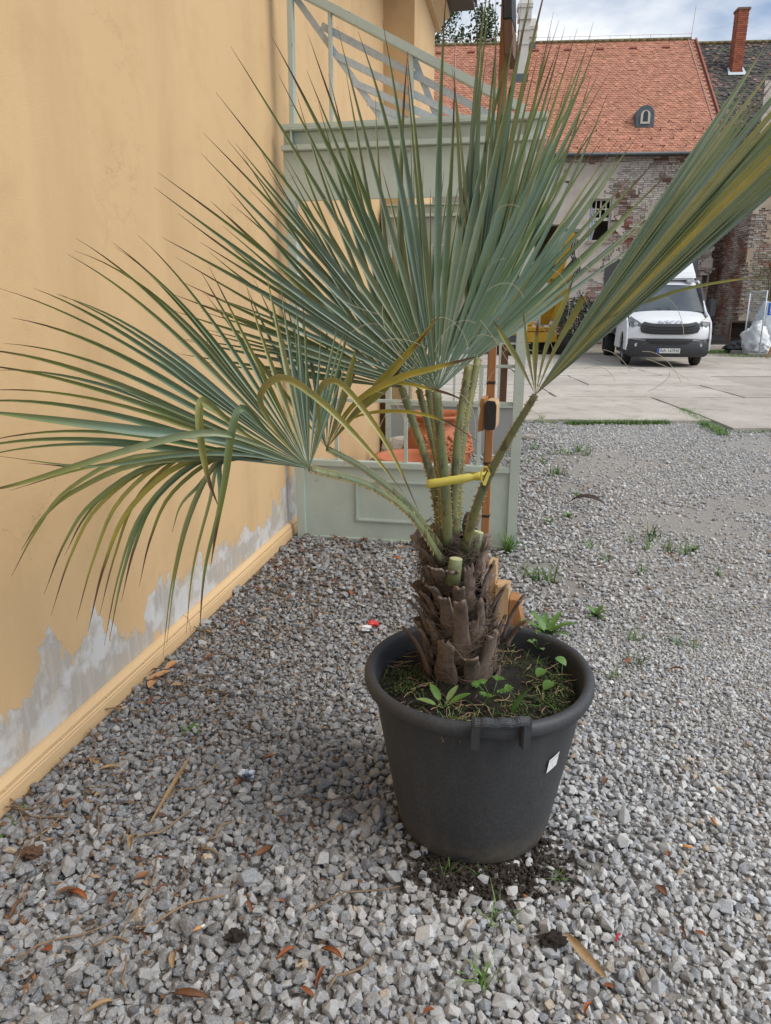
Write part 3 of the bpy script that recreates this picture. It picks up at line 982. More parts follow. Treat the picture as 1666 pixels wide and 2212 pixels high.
for k, (s_, sz) in enumerate((('PLANT PASSPORT', 0.0036), ('A Brahea armata', 0.0030), ('B 0-0000', 0.0030), ('C 00000', 0.0030), ('D IT', 0.0030))):
    s_ = ('PLANT PASSPORT', '- - - - - -', 'B - - - - -', 'C - - - -', 'D -')[k]
    tm = text_mesh(s_, sz * 1.25, 0)
    for v in tm.vertices:
        a, b_ = v.co.x, v.co.y + 0.013 - k * 0.0058
        if k: a -= 0.003
        a += 0.004
        zz = zc + b_ + a * 0.35
        v.co = rh(lg + a / 0.26, rr_of(zz) + 0.0008, zz)
    link('print_line', tm, M_INK, lab)
# ragged soil-caked foot
M_SOIL = mat('dark_potting_soil', (0.030, 0.022, 0.016), (0.012, 0.009, 0.007), 0.95, 30, 6, bmp=1.0, bscale=90, bdist=0.008)


def clods(n, fn, smin, smax, seed):
    g = np.random.default_rng(seed)
    P = np.array([fn(g) for _ in range(n)])
    return P, g.uniform(smin, smax, n), g


def clod_object(name, P, size, g, c0, label, cat, kind='stuff', protos=None):
    V, T, C = stones(P[:, :2], size, P[:, 2], np.array([c0]) * g.uniform(0.6, 1.5, (len(P), 1)), g, protos or PROTO_FAR)
    return tag(link(name, np_mesh(name, V, T, False, C), colmat(name + '_grain', 0.95, 0.6, 300, 0.003, 0.4, 200)), label, cat, kind=kind)


def front_spill(g):
    a = g.normal(-1.5, 0.55); r_ = 0.205 + abs(g.normal(0, 0.075))
    return (POT.x + r_ * math.cos(a), POT.y + r_ * math.sin(a), g.uniform(0.0, 0.014))


P_, sz_, g_ = clods(1500, front_spill, 0.003, 0.011, 21)
clod_object('spilled_soil', P_, sz_, g_, (0.035, 0.027, 0.021), 'dark soil spilled on the gravel at the foot of the pot', 'soil')

# soil inside the pot
SOIL_Z = 0.418
nr, na = 22, 72
vs = []
for i in range(nr + 1):
    for k in range(na):
        r_ = 0.268 * i / nr; g = 2 * math.pi * k / na
        x, y = r_ * math.cos(g), r_ * math.sin(g)
        h = 0.012 * mnoise.fractal(Vector((x * 14, y * 14, 2)), 0.6, 2, 5) + 0.03 * max(0, 1 - r_ / 0.16)
        vs.append((POT.x + x, POT.y + y, SOIL_Z + h))
q = np.array([(i * na + k, i * na + (k + 1) % na, (i + 1) * na + (k + 1) % na, (i + 1) * na + k) for i in range(nr) for k in range(na)])


def soil_top_material():
    m, t, b = _nodes('mossy_soil')
    n1 = noise(t, 9, 6, 0.65); n2 = noise(t, 110, 5, 0.7)
    c = mixc(t, ramp(t, n2, (0.3, 0.0), (0.7, 1.0)), (0.006, 0.005, 0.004), (0.020, 0.015, 0.011))
    c = mixc(t, ramp(t, n1, (0.52, 0.0), (0.64, 0.8)), c, (0.035, 0.05, 0.010))
    t.links.new(c, b.inputs['Base Color'])
    b.inputs['Roughness'].default_value = 0.95
    bump(t, b, n2, 1.0, 0.012)
    return m


tag(link('potting_soil', np_mesh('potting_soil', np.array(vs), q, True), soil_top_material()), 'dark mossy soil filling the big black pot', 'soil', kind='stuff')
# ================================================================ THE PALM
def frond_material():
    m, t, b = _nodes('glaucous_palm_leaf')
    r_, u_, k_, y_ = attr(t, 'along'), attr(t, 'across'), attr(t, 'rnd'), attr(t, 'yel')
    st = noise(t, 30, 5, 0.65)
    lo = noise(t, 4, 3, 0.6)
    c = mixc(t, ramp(t, k_, (0.0, 0.0), (1.0, 1.0)), (0.140, 0.220, 0.165), (0.080, 0.150, 0.050))
    c = mixc(t, ramp(t, lo, (0.42, 0.0), (0.75, 0.55)), c, (0.27, 0.355, 0.32))
    c = mixc(t, ramp(t, st, (0.45, 0.0), (0.8, 0.35)), c, (0.10, 0.155, 0.10))
    # green-yellow towards the ends, brown dry tip
    def add(a, bb, op='ADD'):
        n = t.nodes.new('ShaderNodeMath'); n.operation = op
        for i, x in enumerate((a, bb)):
            if isinstance(x, float): n.inputs[i].default_value = x
            else: t.links.new(x, n.inputs[i])
        return n.outputs[0]
    rj = add(r_, add(add(k_, -0.5), 0.16, 'MULTIPLY'))
    c = mixc(t, ramp(t, rj, (0.55, 0.0), (0.85, 0.75)), c, (0.20, 0.24, 0.06))
    yl = mixc(t, ramp(t, st, (0.3, 0.0), (0.7, 1.0)), (0.52, 0.40, 0.055), (0.33, 0.30, 0.06))
    c = mixc(t, y_, c, yl)
    c = mixc(t, ramp(t, rj, (0.86, 0.0), (0.93, 1.0)), c, (0.115, 0.062, 0.036))
    c = mixc(t, ramp(t, u_, (0.86, 0.0), (0.97, 0.6)), c, (0.36, 0.37, 0.20))
    sn = add(add(u_, 26.0, 'MULTIPLY'), 0.0, 'SINE')
    c = mixc(t, 1.0, c, ramp(t, add(add(sn, 0.5, 'MULTIPLY'), 0.5), (0.0, 0.86), (1.0, 1.06)), 'MULTIPLY')
    t.links.new(c, b.inputs['Base Color'])
    b.inputs['Roughness'].default_value = 0.40
    b.inputs['Specular IOR Level'].default_value = 0.45
    # thin leaves let some light through
    tr = t.nodes.new('ShaderNodeBsdfTranslucent')
    t.links.new(c, tr.inputs['Color'])
    ms = t.nodes.new('ShaderNodeMixShader'); ms.inputs[0].default_value = 0.12
    o_ = t.nodes['Material Output']
    t.links.new(b.outputs[0], ms.inputs[1]); t.links.new(tr.outputs[0], ms.inputs[2])
    t.links.new(ms.outputs[0], o_.inputs['Surface'])
    bump(t, b, noise(t, 260, 3, 0.6), 0.12, 0.001)
    return m


M_FROND = frond_material()


def stalk_material():
    m, t, b = _nodes('palm_leaf_stalk')
    n1 = noise(t, 60, 5, 0.7, stretch=(1, 1, 0.25)); n2 = noise(t, 6, 3, 0.6)
    c = mixc(t, ramp(t, n2, (0.35, 0.0), (0.65, 1.0)), (0.20, 0.205, 0.075), (0.115, 0.155, 0.085))
    c = mixc(t, ramp(t, n1, (0.53, 0.0), (0.62, 0.8)), c, (0.07, 0.055, 0.035))
    t.links.new(c, b.inputs['Base Color'])
    b.inputs['Roughness'].default_value = 0.5
    return m


M_STALK = stalk_material()
M_THORN = mat('tan_thorns', (0.42, 0.34, 0.13), (0.22, 0.13, 0.06), 0.6, 50)
palm_at = ay(1000, 1470, 1.79)
palm = empty('fan_palm', (palm_at.x, palm_at.y, SOIL_Z), 0, 'blue-green fan palm with spiny leaf stalks growing in the black pot', 'palm')
PINV = Matrix.Translation(-Vector(palm.location))
pr = random.Random(11)


def catmull(P, n):
    P = [Vector(p) for p in P]
    P = [P[0] * 2 - P[1]] + P + [P[-1] * 2 - P[-2]]
    out_ = []
    m_ = len(P) - 3
    for i in range(n + 1):
        x = i / n * m_; k = min(int(x), m_ - 1); f_ = x - k
        a, b_, c, d = P[k:k + 4]
        out_.append(0.5 * ((2 * b_) + (c - a) * f_ + (2 * a - 5 * b_ + 4 * c - d) * f_ ** 2 + (3 * b_ - a - 3 * c + d) * f_ ** 3))
    return out_


def strip(name, pts, wid, fold, nrm, parent, rnd=0.5, yel=0.0, mat_=None, r0=0.0, side0=None):
    """a V-folded blade along pts"""
    n = len(pts); V, A, U = [], [], []
    Lc = [0.0]
    for i in range(1, n): Lc.append(Lc[-1] + (pts[i] - pts[i - 1]).length)
    prev = side0
    for i in range(n):
        t_ = (pts[min(i + 1, n - 1)] - pts[max(i - 1, 0)]).normalized()
        s_ = t_.cross(nrm)
        if s_.length < 0.15 and prev is not None: s_ = prev
        s_.normalize()
        if prev is not None and s_.dot(prev) < 0: s_ = -s_
        if prev is not None: s_ = (s_ * 0.5 + prev * 0.5).normalized()
        prev = s_
        nn = s_.cross(t_).normalized()
        if nn.dot(nrm) < 0: nn = -nn
        w_ = wid[i] / 2; d_ = fold[i] * wid[i]
        c = math.sqrt(max(0.05, 1 - min(0.9, (fold[i] * 2) ** 2 * 0.45)))
        V += [pts[i] - s_ * w_ * c + nn * d_ * .5, pts[i] - nn * d_ * .5, pts[i] + s_ * w_ * c + nn * d_ * .5]
        A += [r0 + (1 - r0) * Lc[i] / Lc[-1]] * 3
        U += [1.0, 0.0, 1.0]
    V = [PINV @ v for v in V]
    Q = [(3 * i + j, 3 * i + j + 1, 3 * i + j + 4, 3 * i + j + 3) for i in range(n - 1) for j in (0, 1)]
    me = np_mesh(name, np.array([v[:] for v in V]), np.array(Q), True, attrs={'along': np.array(A), 'across': np.array(U), 'rnd': np.full(len(V), rnd), 'yel': np.full(len(V), yel)})
    return link(name, me, mat_ or M_FROND, parent)


def stalk(px, w0, w1, thorns=26, nrm=(0, -1, 0.2), seed=0):
    """leaf stalk through pixel/depth points; returns the part and the end point"""
    P = catmull([ay(x, y, Y) for x, y, Y in px], 20)
    n = len(P)
    mb = MB()
    w0, w1 = w0 * .70, w1 * .72
    mb.tube([PINV @ p for p in P], [w0 + (w1 - w0) * i / (n - 1) for i in range(n)], 10, sq=0.55, nrm=nrm)
    o = mb.build('leaf', M_STALK, palm, smooth=True)
    r_ = random.Random(seed)
    th = MB()
    nv = Vector(nrm).normalized()
    for k in range(thorns):
        f_ = (k + 0.5) / thorns
        if f_ < 0.1: continue
        i = min(int(f_ * (n - 1)), n - 2)
        p = P[i].lerp(P[i + 1], f_ * (n - 1) - i)
        t_ = (P[i + 1] - P[i]).normalized()
        sd_ = t_.cross(nv).normalized()
        wv = w0 + (w1 - w0) * f_
        for sg in (-1, 1):
            b0 = p + sd_ * sg * wv * 0.93 + t_ * r_.uniform(-.005, .005)
            L_ = r_.uniform(0.007, 0.012) * (1.0 - 0.45 * f_)
            q = 0.0034
            tip = b0 + sd_ * sg * L_ + t_ * r_.choice((-1, 1)) * 0.003
            a_ = [b0 + t_ * q, b0 - t_ * q, b0 + nv * q * .8, b0 - nv * q * .8, tip]
            th.add([PINV @ v for v in a_], [(0, 2, 4), (2, 1, 4), (1, 3, 4), (3, 0, 4)])
    for sg in (-1, 1):
        mp2 = []
        for i in range(2, n):
            t_ = (P[min(i + 1, n - 1)] - P[i - 1]).normalized(); sd_ = t_.cross(nv).normalized()
            mp2.append(PINV @ (P[i] + sd_ * sg * (w0 + (w1 - w0) * i / (n - 1)) * .96))
        th.tube(mp2, .0016, 4)
    tag(th.build('thorns', M_THORN, o), kind='stuff')
    return o, P[-1], (P[-1] - P[-2]).normalized()


def fan(leaf, H, e1, e2, th0, th1, n, Lf, split=(0.36, 0.46), droop=0.05, cup=0.0, yel=0.05, jit=1.0, seed=1, wscale=1.0, lift=0.0, tipsag=0.0):
    """pleated fan: segments from th0 to th1 (degrees, in the e1/e2 plane)"""
    r_ = random.Random(seed)
    e1 = Vector(e1).normalized(); e2 = Vector(e2); e2 = (e2 - e1 * e2.dot(e1)).normalized()
    e3 = e1.cross(e2).normalized()
    if e3.dot(H - CAMP) > 0: e3 = -e3                    # towards the viewer side
    dth = (th1 - th0) / n
    for i in range(n):
        th = th0 + dth * (i + 0.5 + (r_.uniform(-.3, .3) + .55 * math.sin(i * 1.15 + seed)) * jit)
        mid = abs((i + 0.5) / n - 0.5) * 2
        L_ = (Lf(th) if callable(Lf) else Lf) * r_.uniform(0.84, 1.06)
        tr_ = R(th)
        zig = (1 if i % 2 else -1)
        d = (e1 * math.cos(tr_) + e2 * math.sin(tr_) + e3 * (cup * mid ** 2 - lift)).normalized()
        rs = L_ * r_.uniform(*split)
        half = math.tan(abs(R(dth)) / 2) * 1.18
        ns = 18
        pts, wid, fo = [], [], []
        p = Vector(H); dd = Vector(d)
        off = (e1 * -math.sin(tr_) + e2 * math.cos(tr_)) * r_.gauss(0, .11) * jit + e3 * r_.gauss(0, .16) * jit
        wmax = 2 * rs * half * wscale
        g = Vector((0, 0, -1))
        for k in range(ns + 1):
            f_ = k / ns
            rr_ = f_ * L_
            pts.append(p.copy())
            if rr_ <= rs:
                wid.append(max(0.0008, 2 * rr_ * half * wscale)); fo.append(0.42)
            else:
                q = (rr_ - rs) / (L_ - rs)
                wid.append(max(0.0007, wmax * (1 - q ** 1.5) * 0.90))
                fo.append(0.42 + 0.12 * min(1, q * 3))
                dd = (dd + (g * (droop + tipsag * q) + off * (0.5 + q)) * (1 / ns)).normalized()
            p = p + dd * (L_ / ns)
        strip('leaf_segment', pts, wid, fo, e3, leaf, r_.random(), min(1, max(0, r_.gauss(yel, 0.12)) if r_.random() < .35 else 0))


def custom(leaf, px, w_, yel, rnd=.5, fold=0.35, r0=0.3, nrm=(0, -1, 0.25), peak=0.35):
    P = catmull([ay(x, y, Y) for x, y, Y in px], 22)
    n = len(P)
    wid = []
    for i in range(n):
        f_ = i / (n - 1)
        wid.append(max(0.0007, w_ * (f_ / peak if f_ < peak else 1 - ((f_ - peak) / (1 - peak)) ** 2.1)))
    strip('leaf_segment', P, wid, [fold] * n, Vector(nrm).normalized(), leaf, rnd, yel, r0=r0)


# ---- trunk core
B0 = Vector(ay(1003, 1462, 1.80)); B0.z = SOIL_Z - 0.02
B1 = Vector(ay(972, 1165, 1.80))
M_FIBRE = mat('dark_palm_fibre', (0.035, 0.023, 0.017), (0.010, 0.007, 0.006), 0.95, 25, 6, bmp=1.0, bscale=70, bdist=0.01, stretch=(1, 1, 0.35))
ax = (B1 - B0)
mb = MB()
mb.tube([PINV @ (B0 + ax * f_) for f_ in (0, .2, .4, .6, .8, .95, 1.04)], [0.080, 0.082, 0.074, 0.062, 0.050, 0.036, 0.02], 24)
mb.build('trunk', M_FIBRE, palm, smooth=True)


def boot_material():
    m, t, b = _nodes('dry_leaf_base')
    n1 = noise(t, 26, 6, 0.7, stretch=(1, 1, 0.13)); n2 = noise(t, 90, 5, 0.7, stretch=(1, 1, 0.3))
    oi = t.nodes.new('ShaderNodeObjectInfo')
    c = mixc(t, ramp(t, n1, (0.3, 0.0), (0.7, 1.0)), (0.26, 0.205, 0.165), (0.075, 0.050, 0.038))
    c = mixc(t, ramp(t, oi.outputs['Random'], (0.55, 0.0), (1.0, 0.5)), c, (0.14, 0.062, 0.035))
    c = mixc(t, ramp(t, n2, (0.55, 0.0), (0.75, 0.55)), c, (0.032, 0.022, 0.018))
    t.links.new(c, b.inputs['Base Color'])
    b.inputs['Roughness'].default_value = 0.8
    bump(t, b, n1, 0.6, 0.006)
    return m


M_BOOT = boot_material()


def boot(f_, ang, L_, w0, w1, flare, curl, seed):
    """an old cut leaf base: a concave tapering plate that bends outwards at its top"""
    r_ = random.Random(seed)
    c = B0 + ax * f_
    rad = float(np.interp(f_, [0, .2, .5, .8, 1], [0.088, 0.088, 0.075, 0.058, 0.035]))
    o_ = Vector((math.cos(ang), math.sin(ang), 0)); s_ = Vector((-math.sin(ang), math.cos(ang), 0))
    up_ = ax.normalized()
    n, mcr = 9, 7
    V = []
    p = c + o_ * (rad + 0.002); a_ = flare * 0.2
    P, D = [], []
    for i in range(n):
        P.append(p.copy()); q = i / (n - 1)
        a_ = flare * (0.15 + 0.85 * q) + curl * max(0, q - 0.55) ** 1.5 * 3
        d_ = up_ * math.cos(a_) + o_ * math.sin(a_)
        D.append((d_, o_ * math.cos(a_) - up_ * math.sin(a_)))
        p = p + d_ * (L_ / (n - 1))
    tw = r_.uniform(-.25, .25)
    th_ = 0.007
    for side in (0, 1):
        for i in range(n):
            q = i / (n - 1)
            w_ = (w0 * (1 - min(1, q * 1.5)) ** 1.3 + w1 * min(1, q * 1.5) ** 0.7 + 0.006 * math.sin(q * 9 + seed)) / 2
            if q < 0.12: w_ *= 0.8
            for j in range(mcr):
                x = -1 + 2 * j / (mcr - 1)
                conc = (0.010 + 0.010 * q) * (1 - x * x)     # bulges outwards
                off_ = conc - th_ * (0.5 + 0.5 * (1 - abs(x))) * side
                off_ += 0.0025 * mnoise.noise(Vector((x * 2 + seed, q * 7, side)))
                sh = s_ + o_ * 0.0
                end = (0.010 * r_.uniform(-1, 1) if i == n - 1 else 0)
                V.append(P[i] + sh * (w_ * x) + D[i][1] * off_ - o_ * (abs(x) ** 2 * w_ * 0.25) + D[i][0] * end + s_ * tw * 0.04 * q * q)
    V = [PINV @ v for v in V]
    k = n * mcr
    fs = []
    for i in range(n - 1):
        for j in range(mcr - 1):
            a = i * mcr + j
            fs.append((a, a + 1, a + mcr + 1, a + mcr)); fs.append((k + a, k + a + mcr, k + a + mcr + 1, k + a + 1))
    for j in range(mcr - 1):
        a = (n - 1) * mcr + j
        fs.append((a, a + 1, k + a + 1, k + a)); fs.append((j + 1, j, k + j, k + j + 1))
    for i in range(n - 1):
        a = i * mcr
        fs.append((a, a + mcr, k + a + mcr, k + a)); a += mcr - 1
        fs.append((a + mcr, a, k + a, k + a + mcr))
    mb = MB(); mb.add(V, fs)
    return mb.build('leaf_base', M_BOOT, palm, smooth=True)


GA = math.pi * (3 - 5 ** .5)
br = random.Random(5)
for k in range(46):
    f_ = 0.0 + 0.80 * (k / 46) ** 0.95
    ang = (k * GA + 0.4) % (2 * math.pi)
    if not (0.25 < ang < math.pi - 0.25): continue          # the far side of the trunk
    low = 1 - f_ / 0.8
    boot(f_, ang, br.uniform(0.115, 0.155) + 0.04 * (1 - abs(f_ - .35)), 0.082 * low + 0.060 * (1 - low), br.uniform(0.036, 0.046), br.uniform(0.14, 0.42), br.uniform(0.2, 1.3), 40 + k)


def boot_px(bp, tp, w0, w1, seed, out_=0.045, bow=0.5):
    """a leaf base on the near side: base and tip from the picture, depth from the trunk's round surface"""
    r_ = random.Random(seed)
    k_ = 0.6494
    bx, by = 734.3 + bp[0] * k_, 821 + bp[1] * k_
    tx, ty = 734.3 + tp[0] * k_, 821 + tp[1] * k_
    yc = 1.80
    q = ay(bx, by, yc)
    f_ = min(1, max(0, (q.z - B0.z) / ax.z)); c = B0 + ax * f_
    rad = float(np.interp(f_, [0, .2, .5, .8, 1], [0.088, 0.086, 0.074, 0.056, 0.04]))
    dx = max(-rad * .93, min(rad * .93, q.x - c.x))
    yb = yc - math.sqrt(rad * rad - dx * dx)
    A = ay(bx, by, yb)
    onorm = Vector((dx / rad, -math.sqrt(1 - (dx / rad) ** 2), 0))
    yt = yb + onorm.y * out_
    T = ay(tx, ty, yt)
    d = T - A
    ctrl = A + Vector((d.x * (.18 if bow > 0 else .6), d.y * .1, d.z * .62)) + onorm * 0.006
    n, mcr, V = 12, 7, []
    pts = [A * (1 - u) ** 2 + ctrl * (2 * u * (1 - u)) + T * u * u for u in [i / (n - 1) for i in range(n)]]
    sside = Vector((-onorm.y, onorm.x, 0)); 
    if sside.x < 0: sside = -sside
    m0, m1 = w0 * k_ / 740, w1 * k_ / 740
    rag = [r_.uniform(-.012, .009) for _ in range(mcr)]
    for side in (0, 1):
        for i in range(n):
            u = i / (n - 1); t_ = (pts[min(i + 1, n - 1)] - pts[max(i - 1, 0)]).normalized()
            s_ = (sside - t_ * sside.dot(t_)).normalized(); nn = s_.cross(t_).normalized()
            if nn.dot(onorm) < 0: nn = -nn
            w_ = (m0 + (m1 - m0) * min(1, u * 1.35) ** .8) / 2 * (1 + .07 * math.sin(u * 11 + seed))
            if u < .15: w_ *= .75 + u * 1.6
            for j in range(mcr):
                x = -1 + 2 * j / (mcr - 1)
                bulge = .24 * w_ * (1 - abs(x) ** 1.5) + .0022 * mnoise.noise(Vector((x * 1.5 + seed, u * 9, 1)))
                V.append(PINV @ (pts[i] + s_ * (w_ * x) + nn * (bulge - side * .0065) + (t_ * rag[j] if i == n - 1 else Vector())))
    k2 = n * mcr; fs = []
    for i in range(n - 1):
        for j in range(mcr - 1):
            a = i * mcr + j
            fs.append((a, a + 1, a + mcr + 1, a + mcr)); fs.append((k2 + a, k2 + a + mcr, k2 + a + mcr + 1, k2 + a + 1))
    for j in range(mcr - 1):
        a = (n - 1) * mcr + j
        fs.append((a, a + 1, k2 + a + 1, k2 + a)); fs.append((j + 1, j, k2 + j, k2 + j + 1))
    for i in range(n - 1):
        a = i * mcr
        fs.append((a, a + mcr, k2 + a + mcr, k2 + a)); a += mcr - 1
        fs.append((a + mcr, a, k2 + a, k2 + a + mcr))
    MB().add(V, fs).build('leaf_base', M_BOOT, palm, smooth=True)


for k, b_ in enumerate((((352, 1020), (352, 868), 92, 52), ((405, 945), (398, 738), 64, 38), ((478, 1010), (512, 848), 92, 42), ((292, 980), (212, 828), 46, 22), ((322, 900), (294, 798), 56, 30), ((362, 850), (344, 728), 54, 32),
                        ((465, 872), (465, 738), 56, 28), ((392, 800), (398, 692), 44, 34), ((430, 775), (428, 622), 48, 34), ((345, 712), (312, 628), 48, 40), ((305, 700), (288, 628), 36, 26), ((295, 850), (232, 738), 36, 22),
                        ((302, 800), (248, 722), 34, 24), ((312, 790), (268, 708), 34, 24), ((335, 760), (294, 688), 40, 28), ((470, 735), (516, 606), 40, 30), ((455, 650), (502, 546), 40, 30), ((500, 790), (556, 688), 36, 26),
                        ((545, 870), (612, 724), 34, 24), ((515, 800), (548, 690), 34, 22), ((512, 890), (550, 792), 44, 34), ((560, 880), (620, 812), 50, 40), ((318, 640), (246, 556), 32, 20), ((515, 1015), (528, 970), 50, 36),
                        ((440, 900), (445, 800), 50, 34), ((380, 690), (372, 640), 40, 34), ((495, 900), (520, 830), 44, 30), ((300, 920), (262, 830), 44, 26), ((420, 700), (470, 640), 40, 30), ((440, 1020), (438, 930), 60, 40))):
    boot_px(*b_, 200 + k, out_=0.04 + 0.025 * ((k * 7) % 4))

# two fresh-cut green stubs
M_CUT = mat('fresh_cut_stalk', (0.50, 0.52, 0.30), (0.40, 0.44, 0.22), 0.6, 60)
for (px, r0, r1) in (([(978, 1262, 1.695), (985, 1208, 1.685)], 0.0185, 0.0170), ([(1012, 1225, 1.80), (1032, 1150, 1.79)], 0.020, 0.0165)):
    a, b_ = [PINV @ ay(*p) for p in px]
    mb = MB().tube([a, a.lerp(b_, .5), b_], [r0, (r0 + r1) / 2, r1], 12, sq=0.6, nrm=(0, -1, 0.2))
    st = mb.build('cut_stub', M_STALK, palm, smooth=True)
    d_ = (b_ - a).normalized()
    MB().tube([b_ + d_ * .0008, b_ + d_ * 0.0025], [r1 * .98, r1 * .9], 12, sq=0.6, nrm=(0, -1, 0.2)).build('cut_face', M_CUT, st)

# loose fibres wrapped round the trunk and crown
fr = np.random.default_rng(8)
fb = MB()
for k in range(800):
    f_ = fr.uniform(-0.02, 1.08); g = fr.uniform(0, 2 * math.pi)
    if f_ < 0.25 and fr.uniform() < .3: f_ = fr.uniform(.7, 1.1)
    c = B0 + ax * f_
    rad = float(np.interp(f_, [0, .2, .5, .8, 1, 1.1], [0.092, 0.094, 0.085, 0.068, 0.056, 0.05])) + abs(fr.normal(0, 0.010))
    sp = fr.uniform(.4, 1.3) * fr.choice((-1, 1)); zz = fr.uniform(-.05, .05); bul = fr.uniform(0, 0.016) if fr.uniform() < .7 else fr.uniform(.012, .03)
    P = []
    for q in range(6):
        u = q / 5
        gg = g + sp * u
        P.append(PINV @ (c + Vector((math.cos(gg), math.sin(gg), 0)) * (rad + bul * math.sin(u * 3.1)) + Vector((0, 0, zz * u + 0.012 * math.sin(u * 5 + k)))))
    fb.tube(P, fr.uniform(0.0005, 0.0011), 3, cap=False)
tag(fb.build('fibre', mat('loose_fibre', (0.15, 0.11, 0.08), (0.05, 0.032, 0.024), 0.9, 20), palm, fix=False), kind='stuff')

# ---- leaves
def lerpL(*pts):
    xs = [p[0] for p in pts]; ys = [p[1] for p in pts]
    return lambda th: float(np.interp(th, xs, ys))


# A: the big fan facing the camera
la, Ha, _ = stalk([(968, 1175, 1.735), (962, 1060, 1.70), (952, 950, 1.675), (943, 846, 1.655)], 0.0185, 0.0135, 30, seed=1)
fan(la, Ha, (1, 0.10, 0), (0, 0.05, 1), 170, 38, 42, lerpL((27, .62), (40, .74), (60, .80), (85, .78), (97, .80), (120, .80), (150, .70), (171, .52)), droop=0.03, cup=-0.10, seed=2, yel=0.10, jit=1.0)
# B: fan behind it, leaning to the wall
lb_, Hb, _ = stalk([(955, 1170, 1.79), (935, 1040, 1.81), (868, 838, 1.88)], 0.016, 0.012, 34, seed=2)
fan(lb_, Hb, (1, -0.25, 0), (0, 0.12, 1), 176, 92, 26, lerpL((92, .78), (120, .80), (150, .74), (176, .60)), droop=0.05, cup=0.0, seed=3, yel=0.15)
# upright rear leaves
lc_, Hc, _ = stalk([(962, 1165, 1.82), (945, 1000, 1.88), (905, 842, 2.02)], 0.015, 0.011, 30, seed=3)
fan(lc_, Hc, (1, 0.2, 0), (0, 0.35, 1), 140, 62, 24, lerpL((62, .70), (100, .72), (140, .70)), droop=0.02, seed=4, yel=0.12)
lc2, Hc2, _ = stalk([(958, 1165, 1.78), (952, 1000, 1.80), (926, 842, 1.90)], 0.016, 0.012, 30, seed=4)
fan(lc2, Hc2, (1, 0.0, 0), (0, 0.5, 1), 116, 60, 16, 0.66, droop=0.02, seed=5, yel=0.12)
# C: tall fan to the right, behind
ld, Hd, _ = stalk([(985, 1160, 1.82), (998, 960, 1.86), (1033, 774, 1.94)], 0.016, 0.0125, 34, seed=5)
fan(ld, Hd, (1, 0.35, 0), (0, 0.0, 1), 94, 30, 22, lerpL((22, .60), (35, .72), (55, .80), (70, .84), (90, .80)), split=(0.28, 0.38), droop=0.03, cup=0.0, seed=6, yel=0.15, wscale=1.2)
le_, He, _ = stalk([(978, 1160, 1.80), (988, 960, 1.81), (1013, 786, 1.85)], 0.015, 0.012, 34, seed=6)
fan(le_, He, (0.6, 0.8, 0), (0.25, 0.0, 1), 118, 58, 24, lerpL((58, .72), (80, .82), (118, .76)), droop=0.02, seed=7, yel=0.2, wscale=1.3)
# D: narrow folded fan reaching up to the right
lf, Hf, _ = stalk([(1003, 1190, 1.74), (1040, 1065, 1.66), (1090, 965, 1.60), (1157, 853, 1.545)], 0.0165, 0.0085, 30, seed=7)
mdir = Vector((0.60, 0.14, 0.80))
cdir = Vector((-0.14, 0.98, 0.12))
fan(lf, Hf, cdir, mdir, 114, 72, 16, lerpL((48, .80), (75, .92), (105, .86), (140, .72)), split=(0.5, 0.64), droop=0.02, cup=0.0, seed=8, yel=0.45, jit=0.55, wscale=1.15)
for px, w_ in (([(1157, 853, 1.545), (1125, 790, 1.53), (1092, 735, 1.52), (1064, 690, 1.51)], 0.014), ([(1157, 853, 1.545), (1140, 760, 1.53), (1130, 670, 1.52)], 0.009), ([(1157, 853, 1.545), (1156, 760, 1.53), (1163, 690, 1.52)], 0.014),
               ([(1157, 853, 1.545), (1180, 750, 1.54), (1216, 660, 1.53), (1240, 600, 1.53)], 0.014), ([(1157, 853, 1.545), (1196, 760, 1.54), (1240, 680, 1.52), (1262, 640, 1.5), (1270, 660, 1.48)], 0.016),
               ([(1157, 853, 1.545), (1300, 700, 1.5), (1430, 640, 1.47), (1540, 612, 1.45), (1700, 590, 1.43)], 0.008)):
    custom(lf, px, w_, 0.45, pr.random(), r0=0.1, peak=0.45)
# E: the fan hanging out to the left along the wall
lg_, Hg, _ = stalk([(958, 1215, 1.735), (890, 1115, 1.66), (800, 1050, 1.59), (668, 1012, 1.50)], 0.0175, 0.012, 34, nrm=(0.3, -0.6, 0.7), seed=8)
fan(lg_, Hg, (1, 0.02, 0), (0.0, 0.30, 1), 174, 120, 20, lerpL((120, .60), (140, .78), (160, .86), (176, .80)), split=(0.36, 0.48), droop=0.42, cup=0.05, seed=9, yel=0.08, tipsag=0.6)
fan(lg_, Hg, (1, 0.02, 0), (0.0, 0.30, 1), 119, 66, 13, lerpL((66, .30), (100, .40), (119, .52)), split=(0.35, 0.5), droop=0.0, seed=10, yel=0.3)
